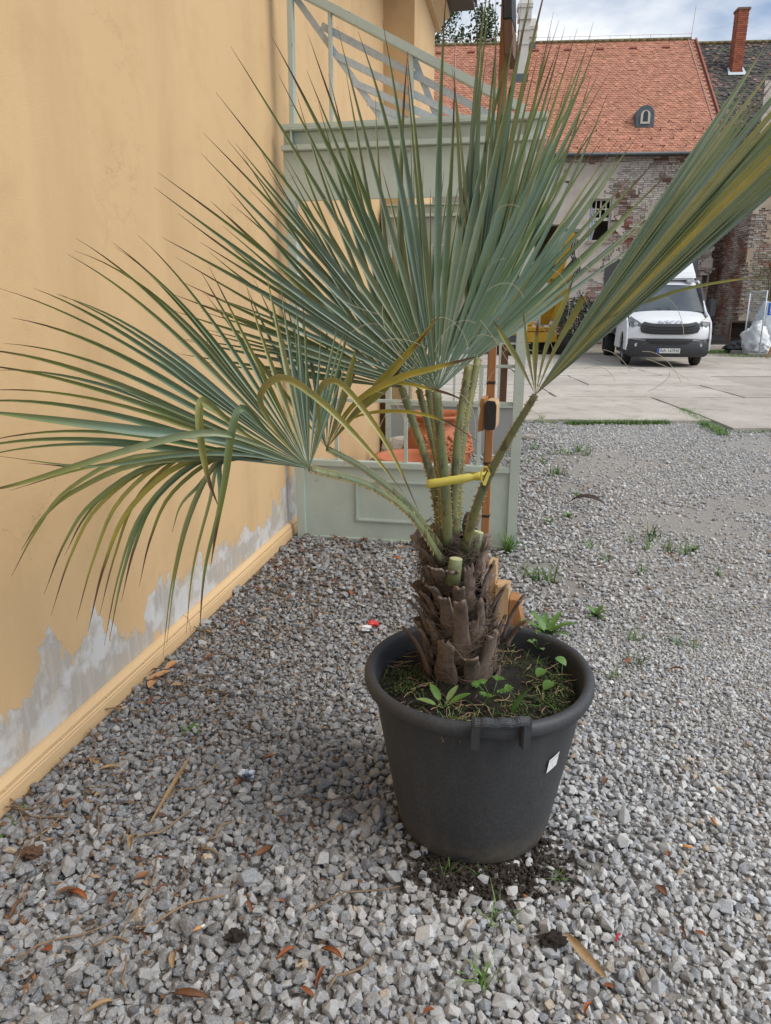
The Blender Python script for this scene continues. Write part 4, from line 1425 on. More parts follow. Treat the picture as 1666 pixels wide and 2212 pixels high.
# lower rows of E: long segments that arch out and hang straight down
hr = random.Random(15)
hang = [(-6, 985), (60, 1000), (20, 1060), (25, 1245), (45, 1190), (95, 1285), (110, 1330), (165, 1340), (190, 1365), (225, 1395), (236, 1385), (262, 1300), (352, 1420), (360, 1395), (402, 1372), (430, 1380), (372, 1150), (300, 1270), (140, 1200), (215, 1330)]
for i, (tx, ty) in enumerate(hang):
    a = 0.0 + i * 0.006
    k0 = hr.uniform(-10, 18)
    if ty < 1100:
        px = [(668, 1012, 1.5), (540, 975 + k0 * .5, 1.49 + a), (400, 965 + k0, 1.46 + a), (200, 990 + k0, 1.42 + a), (tx, ty, 1.40)]
    else:
        mx_ = max(tx + 25, tx * 0.62 + 215)
        px = [(668, 1012, 1.5), (560, 985 + k0 * .4, 1.49 + a * .6), (min(480, mx_ + 70), 985 + k0, 1.46 + a * .6), ((mx_ + tx) / 2 + 20, 1005 + (ty - 1005) * 0.22 + k0, 1.44 + a * .6), ((mx_ + tx * 3) / 4, 1005 + (ty - 1005) * 0.6, 1.43 + a * .6), (tx, ty, 1.42 + a * .6)]
    custom(lg_, px, hr.uniform(0.009, 0.015), hr.choice((0, 0.1, 0.3, 0.6)), hr.random(), r0=0.25, peak=0.32)
for px, w_, yl in (([(668, 1012, 1.5), (600, 935, 1.45), (562, 860, 1.40), (610, 815, 1.35), (700, 872, 1.30), (800, 975, 1.28), (872, 1065, 1.27)], 0.017, 0.6),
                   ([(668, 1012, 1.5), (690, 930, 1.46), (688, 850, 1.42), (726, 822, 1.38), (790, 890, 1.35), (850, 985, 1.33), (905, 1105, 1.32)], 0.015, 0.6),
                   ([(668, 1012, 1.5), (540, 945, 1.45), (450, 872, 1.40), (432, 880, 1.385), (436, 960, 1.38), (452, 1040, 1.38), (474, 1098, 1.38)], 0.020, 0.4),
                   ([(668, 1012, 1.5), (580, 935, 1.45), (525, 880, 1.40), (502, 930, 1.385), (488, 1030, 1.38), (470, 1130, 1.38), (455, 1225, 1.38)], 0.019, 0.1),
                   ([(668, 1012, 1.5), (470, 950, 1.42), (300, 930, 1.36), (100, 905, 1.32), (-60, 885, 1.30)], 0.022, 0.0),
                   ([(668, 1012, 1.5), (560, 960, 1.42), (440, 935, 1.36), (250, 980, 1.32), (60, 1040, 1.30), (-50, 1065, 1.30)], 0.016, 0.2)):
    custom(lg_, px, w_, yl, pr.random(), r0=0.15, peak=0.4)
# F: short olive and yellow fan behind E
lh, Hh, _ = stalk([(955, 1185, 1.78), (880, 1090, 1.74), (790, 1015, 1.71), (706, 968, 1.68)], 0.0155, 0.011, 30, nrm=(0.3, -0.6, 0.7), seed=9)
fan(lh, Hh, (1, 0.1, 0), (0, 0.2, 1), 128, 60, 11, lerpL((60, .34), (90, .38), (128, .46)), split=(0.3, 0.42), droop=0.0, seed=12, yel=0.45, wscale=0.8)
for px, w_, yl in (([(706, 968, 1.68), (800, 850, 1.64), (880, 765, 1.60), (953, 678, 1.56)], 0.020, 0.95), ([(706, 968, 1.68), (800, 862, 1.62), (880, 770, 1.59), (936, 700, 1.56)], 0.010, 0.9),
                   ([(706, 968, 1.68), (770, 870, 1.60), (860, 818, 1.56), (940, 795, 1.53), (1040, 768, 1.51)], 0.018, 0.95), ([(706, 968, 1.68), (745, 850, 1.64), (770, 750, 1.62)], 0.021, 0.55),
                   ([(706, 968, 1.68), (760, 905, 1.6), (850, 888, 1.5), (950, 905, 1.45), (1035, 955, 1.42)], 0.009, 0.8), ([(706, 968, 1.68), (740, 900, 1.63), (790, 850, 1.6), (850, 826, 1.57), (960, 848, 1.54), (1010, 870, 1.52)], 0.011, 0.9),
                   ([(706, 968, 1.68), (770, 890, 1.64), (830, 840, 1.62), (870, 790, 1.6)], 0.022, 0.5)):
    custom(lh, px, w_, yl, pr.random(), r0=0.1, peak=0.45)

# fine curling threads that hang off the leaf edges
tb = MB()
tr_ = random.Random(4)
for k in range(34):
    x, y = tr_.uniform(700, 1420), tr_.uniform(480, 860)
    if k < 6: x, y = tr_.uniform(980, 1100), tr_.uniform(680, 800)
    Y = tr_.uniform(1.55, 1.64)
    a = tr_.uniform(0, 6.28); q = ay(x, y, Y); P = [PINV @ q]
    kk = tr_.uniform(-1.3, 1.3)
    for i in range(9):
        a += kk * 0.16
        q = q + Vector((math.cos(a) * 0.011, -0.001, math.sin(a) * 0.011 - 0.001 * i))
        P.append(PINV @ q)
    tb.tube(P, 0.0006, 3, cap=False)
tag(tb.build('thread', mat('pale_leaf_thread', (0.45, 0.40, 0.28), rough=0.8), palm, fix=False), kind='stuff')

# ---- yellow plastic tag strap round the stalks
M_TAG = mat('yellow_plastic_strap', (0.64, 0.55, 0.11), (0.60, 0.51, 0.09), 0.4, 8)
sa_, sb2 = ay(925, 1046, 1.66), ay(1062, 1030, 1.635)
cen = (sa_ + sb2) / 2 + Vector((0, 0.03, 0)); rx = (sb2 - sa_).length / 2
V, Q = [], []
ns = 40
for k in range(ns):
    g = 2 * math.pi * k / ns
    c = cen + Vector((rx * math.cos(g), 0.03 * math.sin(g) * (0.5 if math.sin(g) < 0 else 4.2), 0))
    c.z = np.interp(c.x, [sa_.x, sb2.x], [sa_.z, sb2.z]) - (c.y - sa_.y) * 0.235
    hh = 0.0105 * (0.62 if k in (33, 36) else 1)
    V += [c + Vector((0, 0, -hh)), c + Vector((0, 0, hh))]
for k in range(ns):
    a, b_ = 2 * k, 2 * ((k + 1) % ns)
    Q.append((a, b_, b_ + 1, a + 1))
st_ = link('plant_tag', np_mesh('plant_tag', np.array([v[:] for v in V]), np.array(Q), True), M_TAG)
sm = st_.modifiers.new('thick', 'SOLIDIFY'); sm.thickness = 0.0012
tag(st_, 'yellow plastic strap looped round the palm leaf stalks', 'plant tag')
q = sb2 + Vector((-0.012, -0.004, 0))
lp_ = MB().tube([q + Vector((0.010 * math.cos(a * .6) - .004, -.003, 0.020 * math.sin(a * .6) + .006)) for a in range(9)], 0.0022, 6)
lp_.build('buckle_loop', M_TAG, st_)
MB().bar(q + Vector((-.006, -.005, -.018)), q + Vector((.004, -.005, .012)), 0.008, 0.0015, up=(0, 1, 0)).build('strap_tail', M_TAG, st_)
# ================================================================ FAR SIDE OF THE YARD: OLD BRICK HOUSES
def house_frame(px, py_ground, Y, deg):
    p0 = ay(px, 700, Y); p0.z = 0
    e = Vector((math.cos(R(deg)), -math.sin(R(deg)), 0)); n = Vector((-e.y, e.x, 0)) * -1.0   # n points to the camera
    if n.y > 0: n = -n
    return p0, e, n


HP, HE, HN = house_frame(1300, 745, 31.5, 4.1)
HM = Matrix(((HE.x, -HN.x, 0, HP.x), (HE.y, -HN.y, 0, HP.y), (0, 0, 1, 0), (0, 0, 0, 1)))   # local: x right, y into the house, z up


def huz(x, y, dep=0.0):
    p = on_plane(x, y, HP - HN * dep, HN)
    return HE.dot(p - HP), p.z


def hempty(name, **k):
    e = empty(name, (HP.x, HP.y, 0), math.atan2(HE.y, HE.x))
    tag(e, k.get('label'), k.get('cat'))
    return e


def wall_holes(u0, u1, z0, z1, holes, y0, y1):
    us = sorted(set([u0, u1] + [a for h in holes for a in h[:2]])); zs = sorted(set([z0, z1] + [a for h in holes for a in h[2:]]))
    us = [a for a in us if u0 <= a <= u1]; zs = [a for a in zs if z0 <= a <= z1]
    mb = MB()
    for i in range(len(us) - 1):
        for j in range(len(zs) - 1):
            cu, cz = (us[i] + us[i + 1]) / 2, (zs[j] + zs[j + 1]) / 2
            if any(h[0] < cu < h[1] and h[2] < cz < h[3] for h in holes): continue
            mb.box((us[i], y0, zs[j]), (us[i + 1], y1, zs[j + 1]))
    return mb


house = hempty('brick_house', label='derelict two-storey brick house with a new red tiled roof', cat='house')
U0, U1 = huz(860, 500)[0], huz(1556, 400)[0]
ZE = huz(1380, 336)[1]
holes_px = {'win': (1271, 1324, 428, 521), 'door': (1152, 1207, 487, 610), 'gap': (1456, 1512, 442, 520), 'slot': (1536, 1566, 405, 420), 'arch': (1312, 1382, 600, 655), 'low': (1515, 1553, 594, 622), 'shed': (1520, 1556, 690, 742)}
HOLES = []
for x0, x1, y0, y1 in holes_px.values():
    a, b_ = huz(x0, y1), huz(x1, y0)
    HOLES.append((a[0], min(b_[0], U1 - .05), a[1], b_[1]))
M_MORT = mat('old_lime_mortar', (0.40, 0.345, 0.29), (0.27, 0.225, 0.19), 0.95, 2.5, 7, bmp=0.6, bscale=20, bdist=0.02)
wall_holes(U0, U1, -0.2, ZE, HOLES, 0.03, 0.45).build('wall', M_MORT, house)
mb = MB()
mb.box((U0, 0.451, -0.2), (U0 + 0.3, 11.0, ZE)); mb.box((U1 - 0.3, 0.451, -0.2), (U1, 11.0, ZE)); mb.box((U0 + .301, 10.7, -0.2), (U1 - .301, 11.0, ZE))
mb.box((U0 + .302, 3.2, 0.0), (U1 - .302, 3.3, ZE))
mb.build('inner_wall', M_MORT, house)
# bricks: every visible brick is its own block, whitewashed, red or weathered
BL, BH, BJ = 0.285, 0.068, 0.013
g = np.random.default_rng(31)
bricks, cols = [], []
row = 0
z_ = 0.02
while z_ + BH < ZE - 0.02:
    u_ = U0 + (row % 2) * (BL + BJ) / 2 + g.uniform(-.03, .03)
    while u_ + BL < U1:
        L_ = BL * (0.48 if g.uniform() < 0.22 else 1.0)
        if not any(h[0] - 0.02 < u_ + L_ and u_ < h[1] + 0.02 and h[2] - .02 < z_ + BH and z_ < h[3] + .02 for h in HOLES):
            if u_ > huz(1100, 500)[0]:
                bricks.append((u_, z_, L_)); 
        u_ += L_ + BJ
    z_ += BH + BJ; row += 1
bricks = np.array(bricks)
pn = fbm(bricks[:, :2], 0.55, 9.1); pn2 = fbm(bricks[:, :2], 2.1, 4.3)
zr = bricks[:, 1] / ZE
red = np.array([0.30, 0.115, 0.072]); brn = np.array([0.21, 0.115, 0.08]); wht = np.array([0.58, 0.53, 0.475]); pnk = np.array([0.40, 0.26, 0.21])
wash = np.clip(0.80 + 0.8 * pn + 0.5 * pn2 + g.normal(0, .2, len(bricks)), 0, 1)[:, None]
bc = np.where(g.uniform(0, 1, (len(bricks), 1)) < .5, red, np.where(g.uniform(0, 1, (len(bricks), 1)) < .5, brn, pnk))
bc = bc * (1 - wash) + wht * wash
bc *= g.uniform(0.72, 1.15, (len(bricks), 1))
soot = np.clip(-0.3 - pn2 * 1.1, 0, 0.4)[:, None]
bc = bc * (1 - soot)


def brick_mesh(L_, k):
    r_ = random.Random(k)
    vs = [(0, 0, 0), (L_, 0, 0), (L_, 0, BH), (0, 0, BH), (0.0, .05, 0.0), (L_, .05, 0.0), (L_, .05, BH), (0, .05, BH)]
    c_ = 0.006
    fr_ = [(c_, -0.0, c_), (L_ - c_, -0.0, c_), (L_ - c_, -0.0, BH - c_), (c_, -0.0, BH - c_)]
    vs = [(x + r_.uniform(-.002, .002), 0.006, z + r_.uniform(-.002, .002)) for x, _, z in vs[:4]] + vs[4:] + [(x, r_.uniform(-.006, .002), z) for x, _, z in fr_]
    fs = [(8, 9, 10, 11), (0, 1, 9, 8), (1, 2, 10, 9), (2, 3, 11, 10), (3, 0, 8, 11), (0, 4, 5, 1), (1, 5, 6, 2), (2, 6, 7, 3), (3, 7, 4, 0)]
    return np.array(vs), np.array(fs)


M_BRICKC = colmat('weathered_brick', 0.92, 0.5, 60, 0.006, 0.35, 14)


def brick_attr(oname, keep_n, parent, bricks, bc, dep, material, vis):
    order = np.argsort(-vis); top = set(order[:keep_n].tolist())
    Vs, Qs, Cs, base = [], [], [], 0
    cache = {}
    for i, (u_, z_, L_) in enumerate(bricks):
        V, Q = brick_mesh(L_, i % 17)
        off = np.array([u_, dep[i], z_])
        if i in top:
            me_ = np_mesh('brick', V, Q, False, np.repeat(bc[i:i + 1], len(V), 0))
            o = link('brick', me_, material, parent); o.location = off
        else:
            Vs.append(V + off); Qs.append(Q + base); base += len(V); Cs.append(np.repeat(bc[i:i + 1], len(V), 0))
    o = link('brickwork', np_mesh('brickwork', np.concatenate(Vs), np.concatenate(Qs), False, np.concatenate(Cs)), material, parent)
    tag(o, kind='stuff')


cx_ = huz(1390, 400)
vis = -np.hypot((bricks[:, 0] - cx_[0]) / 2, bricks[:, 1] - cx_[1])
brick_attr('brick', 280, house, bricks, bc, g.uniform(-0.012, 0.014, len(bricks)), M_BRICKC, vis)

# remains of lime plaster: raised irregular sheets
def plaster_sheet(name, u0, u1, z0, z1, fn, y, cell, parent, material, th=0.018):
    us = np.arange(u0, u1, cell); zs = np.arange(z0, z1, cell)
    UU, ZZ_ = np.meshgrid(us + cell / 2, zs + cell / 2, indexing='ij')
    m_ = fn(UU, ZZ_)
    V, Q = [], []
    key = {}

    def vid(i, j, f_):
        k = (i, j, f_)
        if k not in key:
            jx_ = 0.35 * cell * mnoise.noise(Vector((i * 1.7, j * 2.3, 3))); jz_ = 0.35 * cell * mnoise.noise(Vector((i * 2.1, j * 1.3, 7)))
            yy = y - (th + 0.012 * mnoise.noise(Vector((i * .25, j * .25, 1))) if f_ else 0)
            key[k] = len(V); V.append((u0 + i * cell + jx_, yy, z0 + j * cell + jz_))
        return key[k]
    A, B = m_.shape
    for i in range(A):
        for j in range(B):
            if not m_[i, j]: continue
            Q.append((vid(i, j, 1), vid(i + 1, j, 1), vid(i + 1, j + 1, 1), vid(i, j + 1, 1)))
            for di, dj, a, b_ in ((-1, 0, (i, j), (i, j + 1)), (1, 0, (i + 1, j + 1), (i + 1, j)), (0, -1, (i + 1, j), (i, j)), (0, 1, (i, j + 1), (i + 1, j + 1))):
                if not (0 <= i + di < A and 0 <= j + dj < B and m_[i + di, j + dj]):
                    Q.append((vid(*a, 1), vid(*b_, 1), vid(*b_, 0), vid(*a, 0)))
    return tag(link(name, np_mesh(name, np.array(V), np.array(Q), False), material, parent), kind='stuff')


def in_holes(U, Z, holes, pad=0.0):
    m_ = np.zeros(U.shape, bool)
    for h in holes: m_ |= (U > h[0] - pad) & (U < h[1] + pad) & (Z > h[2] - pad) & (Z < h[3] + pad)
    return m_


uL, uM = huz(1120, 500)[0], huz(1330, 500)[0]
z_hi, z_lo = huz(1200, 400)[1], huz(1200, 615)[1]


def plaster_fn(U, Z):
    sh = U.shape
    n1 = fbm(np.stack([U.ravel(), Z.ravel()], 1), 0.7, 1.7).reshape(sh); n2 = fbm(np.stack([U.ravel(), Z.ravel()], 1), 2.6, 5.2).reshape(sh)
    wgt = np.clip((uM - U) / 2.5, -0.55, 0.55) + np.clip((z_hi + 0.6 - Z) / 3, -0.6, .35) - np.clip((z_lo + .5 - Z) / 1.0, 0, 1.1)
    return (n1 * 0.9 + n2 * 0.55 + wgt > 0.02) & ~in_holes(U, Z, HOLES, 0.01)


M_PLAST2 = mat('stained_lime_plaster', (0.56, 0.50, 0.44), (0.43, 0.365, 0.31), 0.95, 1.6, 8, bmp=0.5, bscale=14, bdist=0.02)
plaster_sheet('plaster', huz(1105, 500)[0], U1, 0.05, ZE - 0.3, plaster_fn, -0.012, 0.075, house, M_PLAST2)
# string course under the window
a, b_ = huz(1205, 585), huz(1545, 573)
MB().box((a[0], -0.07, a[1]), (b_[0], -0.005, a[1] + 0.09)).build('string_course', M_MORT, house)
# the one framed window
M_FRAME = mat('weathered_white_frame', (0.62, 0.58, 0.52), (0.46, 0.42, 0.37), 0.8, 10)
h = HOLES[0]
win = MB().box((h[0], 0.10, h[2]), (h[0] + 0.07, 0.18, h[3])).box((h[1] - 0.07, 0.10, h[2]), (h[1], 0.18, h[3])).box((h[0] + .07, 0.10, h[3] - 0.07), (h[1] - .07, 0.18, h[3])).box((h[0] + .07, .10, h[2]), (h[1] - .07, .18, h[2] + .05)).build('window', M_FRAME, house)
zmid = h[2] + (h[3] - h[2]) * 0.52
MB().box((h[0] + .071, 0.085, zmid - .06), (h[1] - .071, 0.165, zmid + .06)).build('transom', M_FRAME, win)
um = (h[0] + h[1]) / 2
MB().box((um - .025, 0.11, zmid + .061), (um + .025, 0.16, h[3] - .071)).build('mullion', M_FRAME, win)
for uu in (h[0] + (um - h[0]) * .55, um + (h[1] - um) * .5):
    MB().box((uu - .02, 0.12, zmid + .061), (uu + .02, 0.15, h[3] - .071)).build('glazing_bar', M_FRAME, win)
zb_ = zmid + (h[3] - zmid) * .5
MB().box((h[0] + .072, 0.121, zb_ - .02), (h[1] - .072, 0.149, zb_ + .02)).build('glazing_bar', M_FRAME, win)
MB().box((h[0] - .1, -0.10, h[2] - .09), (h[1] + .1, 0.10, h[2] - .001)).build('window_sill', M_MORT, house)
# torn plastic sheet hanging in the window
V, Q = [], []
nu, nz2 = 10, 16
for i in range(nu + 1):
    for j in range(nz2 + 1):
        q = j / nz2
        ww = (h[1] - h[0]) * np.interp(q, [0, .3, .45, .75, 1], [.30, .42, .46, .32, .10])
        V.append((h[0] - 0.12 + ww * i / nu, 0.02 + 0.05 * math.sin(i * 1.9 + j * .5) + .03 * math.sin(j), h[2] + .02 + (h[3] - h[2] - .1) * q))
Q = [(i * (nz2 + 1) + j, (i + 1) * (nz2 + 1) + j, (i + 1) * (nz2 + 1) + j + 1, i * (nz2 + 1) + j + 1) for i in range(nu) for j in range(nz2)]


def film_material(name, c, alpha):
    m, t, b = _nodes(name)
    b.inputs['Base Color'].default_value = (*c, 1); b.inputs['Roughness'].default_value = 0.3; b.inputs['Alpha'].default_value = alpha
    return m


M_FILM = film_material('cloudy_plastic_film', (0.55, 0.58, 0.62), 0.72)
o = link('plastic_sheet', np_mesh('plastic_sheet', np.array(V), np.array(Q), True), M_FILM)
o.matrix_world = HM
tag(o, 'torn cloudy plastic sheet hanging in the window of the brick house', 'sheet')
# boards leaning in the empty opening
h = HOLES[2]
for k in range(3):
    MB().bar((h[0] + .2 + .3 * k, 0.5, h[2]), (h[0] + .5 + .25 * k, 0.9, h[3]), 0.12, 0.03, up=(0, 1, 0)).build('loose_board', M_BROWN, house)
# white board above the ground floor opening
h = HOLES[6]
MB().box((h[0], -0.03, h[3] + .01), (h[1] - .02, -0.002, h[3] + .42)).build('white_board', mat('white_painted_board', (0.62, 0.62, 0.58), (0.5, 0.5, 0.46), 0.7, 4), house)

# ---- roof of beaver-tail tiles
RZ = huz(1510, 84, 5.6)[1]
ev_y, ev_z = -0.32, ZE + 0.03
rg_y, rg_z = 5.6, RZ
sl = math.atan2(rg_z - ev_z, rg_y - ev_y); SLn = math.hypot(rg_y - ev_y, rg_z - ev_z)
RU0, RU1 = U0 - 0.3, U1 + 0.12
ROOFC, ROOFS = math.cos(sl), math.sin(sl)


def roof_pt(u, d, h_=0.0, ey=ev_y, ez=ev_z):
    return (u, ey + d * ROOFC - h_ * ROOFS, ez + d * ROOFS + h_ * ROOFC)


def tile_mesh(wd, ln, th=0.014):
    """flat plate with a rounded lower edge, lying in the roof plane (x across, y up the slope)"""
    ol = [(-wd / 2, ln), (-wd / 2, 0.05), (-wd * .40, 0.022), (-wd * .22, 0.005), (0, 0), (wd * .22, 0.005), (wd * .40, 0.022), (wd / 2, 0.05), (wd / 2, ln)]
    n = len(ol)
    V = [(a, b_, th + 0.018 * (1 - b_ / ln)) for a, b_ in ol] + [(a, b_, 0.018 * (1 - b_ / ln)) for a, b_ in ol]
    Q = [tuple(range(n))[::-1]] + [(i, i + 1, n + i + 1, n + i) for i in range(n - 1)]
    return V, Q


TW, TE = 0.168, 0.150
TV, TF = tile_mesh(TW - 0.006, 0.20)
TVn = np.array(TV)
TT3 = []
for f_ in TF:
    for k in range(1, len(f_) - 1): TT3.append((f_[0], f_[k], f_[k + 1]))
TT3 = np.array(TT3)


def tiled_roof(parent, u0, u1, slen, base_cols, seed, keep, vis_u, material, jit=0.006, rot=0.014, colfn=None, ey=ev_y, ez=ev_z, skip=None):
    g = np.random.default_rng(seed)
    rows = int(slen / TE); cols_ = int((u1 - u0) / TW)
    X = np.array([ROOFC, ROOFS]); 
    C = np.array([[u0 + (c + (0.5 if r_ % 2 else 0.0) + .25) * TW, r_ * TE - 0.03] for r_ in range(rows) for c in range(cols_)])
    if skip is not None: C = C[~skip(C)]
    n = len(C)
    cc = base_cols[g.integers(0, len(base_cols), n)] * g.uniform(0.80, 1.14, (n, 1))
    if colfn is not None: cc = colfn(C, cc, g)
    dj = g.normal(0, jit, n); aj = g.normal(0, rot, n); hj = np.abs(g.normal(0, jit, n))
    dist = np.abs(C[:, 0] - vis_u[0]) / 1.4 + np.abs(C[:, 1] - vis_u[1])
    order = np.argsort(dist); top = np.zeros(n, bool); top[order[:keep]] = True
    ca, sa2 = np.cos(aj)[:, None], np.sin(aj)[:, None]
    x = TVn[None, :, 0] * ca - TVn[None, :, 1] * sa2 + C[:, :1]; d = TVn[None, :, 0] * sa2 + TVn[None, :, 1] * ca + C[:, 1:] + dj[:, None]; hh = TVn[None, :, 2] + hj[:, None]
    W = np.stack([x, ey + d * ROOFC - hh * ROOFS, ez + d * ROOFS + hh * ROOFC], 2)
    nv = W.shape[1]
    for i in np.where(top)[0]:
        link('roof_tile', np_mesh('roof_tile', W[i], TT3, False, np.repeat(cc[i:i + 1], nv, 0)), material, parent)
    Wr = W[~top]; m_ = len(Wr)
    T_ = (TT3[None] + (np.arange(m_) * nv)[:, None, None]).reshape(-1, 3)
    tag(link('tiling', np_mesh('tiling', Wr.reshape(-1, 3), T_, False, np.repeat(cc[~top], nv, 0)), material, parent), kind='stuff')


M_TILE = colmat('clay_tile', 0.8, 0.15, 40, 0.003, 0.10, 6)
deck = MB()
deck.add([roof_pt(RU0, 0, -.005), roof_pt(RU1, 0, -.005), roof_pt(RU1, SLn, -.005), roof_pt(RU0, SLn, -.005), roof_pt(RU0, 0, -.12), roof_pt(RU1, 0, -.12), roof_pt(RU1, SLn, -.12), roof_pt(RU0, SLn, -.12)], [(0, 1, 2, 3), (7, 6, 5, 4), (0, 4, 5, 1), (1, 5, 6, 2), (3, 7, 4, 0)])
deck.add([(RU0, rg_y + .005, rg_z), (RU1, rg_y + .005, rg_z), (RU1, 11.6, ev_z), (RU0, 11.6, ev_z)], [(0, 1, 2, 3)])
deck.add([(RU1 - .3, ev_y + .3, ev_z), (RU1 - .3, rg_y, rg_z - .2), (RU1 - .3, 11.3, ev_z)], [(0, 1, 2)])
roof = deck.build('roof', mat('roof_underlay', (0.20, 0.085, 0.06), rough=0.9), house)
tiled_roof(roof, RU0, RU1, SLn, np.array([[0.42, 0.185, 0.115], [0.45, 0.205, 0.13], [0.39, 0.165, 0.10]]), 5, 290, (huz(1400, 300)[0], 1.5), M_TILE)
# verge and ridge
MB().prism([(RU1 - .02, 0), (RU1 + .05, 0), (RU1 + .05, SLn), (RU1 - .02, SLn)], 0.03, 0.07, lambda a, b_, d: roof_pt(a, b_, d)).build('verge', mat('verge_tile', (0.36, 0.12, 0.08), rough=0.8), roof)
nr_ = int((RU1 - RU0) / 0.33)
M_RIDGE = mat('mossy_ridge_tile', (0.30, 0.15, 0.09), (0.12, 0.14, 0.06), 0.9, 3, 6, rnd=0.2)
rt = MB().tube([(0, 0, 0), (0.36, 0, 0.02)], [0.13, 0.12], 10, sq=0.75).mesh('ridge_tile', True)
rt.materials.append(M_RIDGE)
for k in range(nr_):
    o = link('ridge_tile', rt, None, roof); o.location = (RU0 + k * 0.33, rg_y - 0.02, rg_z - 0.02)
# gutter, lightning wires
MB().tube([(RU0, ev_y - 0.09, ev_z - 0.02), (RU1 - .15, ev_y - 0.09, ev_z - 0.05)], 0.075, 10).build('gutter', mat('dark_zinc_gutter', (0.06, 0.075, 0.085), rough=0.5), roof, smooth=True)
M_WIRE = mat('pale_lightning_wire', (0.55, 0.42, 0.38), rough=0.6)
ua, ub = huz(1520, 90, 5.6)[0], huz(1537, 325, -.3)[0]
MB().tube([roof_pt(RU1 - .35, SLn, .06), roof_pt(RU1 - .33, SLn * .4, .06), roof_pt(RU1 - .32, SLn * .12, .06), roof_pt(RU1 - .12, 0.05, .06)], 0.014, 6).build('lightning_wire', M_WIRE, roof)
MB().tube([(RU0, rg_y, rg_z + .22), (RU1 - .2, rg_y, rg_z + .22)], 0.008, 5).build('ridge_wire', M_WIRE, roof)
MB().tube([(RU1 - .2, rg_y, rg_z + .05), (RU1 - .12, rg_y, rg_z + 1.35)], 0.012, 5).build('lightning_rod', M_WIRE, roof)
for k in range(24):
    MB().tube([(RU1 - .2 - k * .9, rg_y, rg_z + .05), (RU1 - .2 - k * .9, rg_y, rg_z + .24)], 0.01, 5).build('wire_holder', M_WIRE, roof)
uw = huz(1035, 150, 3.5)[0] - 1.0
MB().tube([roof_pt(uw, SLn, .06), roof_pt(uw - .1, SLn * .3, .06), roof_pt(uw - .1, 0.05, .06)], 0.014, 6).build('lightning_wire', M_WIRE, roof)
# snow guards
sgm = MB().box((-.012, -.01, 0), (.012, .05, .07)).mesh('snow_guard'); sgm.materials.append(mat('brown_snow_guard', (0.15, 0.05, 0.035), rough=0.6))
for rr2, d in enumerate((0.35, 0.85, 1.45, 2.0)):
    for k in range(26):
        o = link('snow_guard', sgm, None, roof)
        o.location = roof_pt(RU1 - 0.8 - k * 0.85 - (rr2 % 2) * .42, d, 0.03); o.rotation_euler = (sl, 0, 0)
# vents near the ridge
for k in range(9):
    MB().prism([(-.16, 0), (.16, 0), (.13, .16), (-.13, .16)], 0.03, 0.085, lambda a, b_, d, k=k: roof_pt(RU1 - 1.4 - k * 1.45 + a, SLn - .75 + b_, d)).build('vent_tile', mat('vent', (0.30, 0.09, 0.06), rough=0.8) if k == 0 else bpy.data.materials['vent'], roof)
# arched dormer
M_SLATE = mat('blue_grey_sheet_metal', (0.085, 0.115, 0.13), rough=0.5)


def on_roof(x, y):
    """pixel -> (u, distance up the slope)"""
    n_ = (HN * ROOFS + Vector((0, 0, 1)) * ROOFC)
    p0 = HM @ Vector(roof_pt(0, 0, 0.03))
    p = on_plane(x, y, p0, n_); q = HM.inverted() @ p
    return q.x, (q.z - ev_z) / ROOFS


(du0, dd0), (du1, dd1) = on_roof(1373, 276), on_roof(1403, 236)
dc, dwh = (du0 + du1) / 2, abs(du1 - du0) / 2
Pb = Vector(roof_pt(dc, dd0, 0.03)); dh = (dd1 - dd0) * ROOFS * 0.92
arc = [(-dwh, 0)] + [(dwh * math.cos(a), dh - dwh + dwh * math.sin(a)) for a in np.linspace(math.pi, 0, 11)] + [(dwh, 0)]
dm = MB().prism(arc, 0.0, 1.6, lambda a, b_, d: (Pb.x + a, Pb.y - .02 + d, Pb.z + b_)).build('dormer', M_SLATE, roof)
ia = lambda k: [(-dwh * k, .12)] + [(dwh * k * math.cos(a), dh - dwh - .02 + dwh * k * math.sin(a)) for a in np.linspace(math.pi, 0, 11)] + [(dwh * k, .12)]
fr_ = MB().prism(ia(.52), -.02, -.06, lambda a, b_, d: (Pb.x + a, Pb.y + d - .002, Pb.z + b_)).build('dormer_frame', mat('cream_frame', (0.62, 0.58, 0.48), rough=0.7), dm)
MB().prism([(a * .52, .2 + (b_ - .12) * .78) for a, b_ in ia(.52)], -.0625, -.066, lambda a, b_, d: (Pb.x + a, Pb.y + d - .002, Pb.z + b_)).build('dormer_glass', mat('dark_glass', (0.03, 0.035, 0.045), rough=0.15), dm)
# white rendered chimneys
M_WHITE = mat('grey_white_render', (0.60, 0.575, 0.53), (0.52, 0.50, 0.46), 0.85, 3, 5)


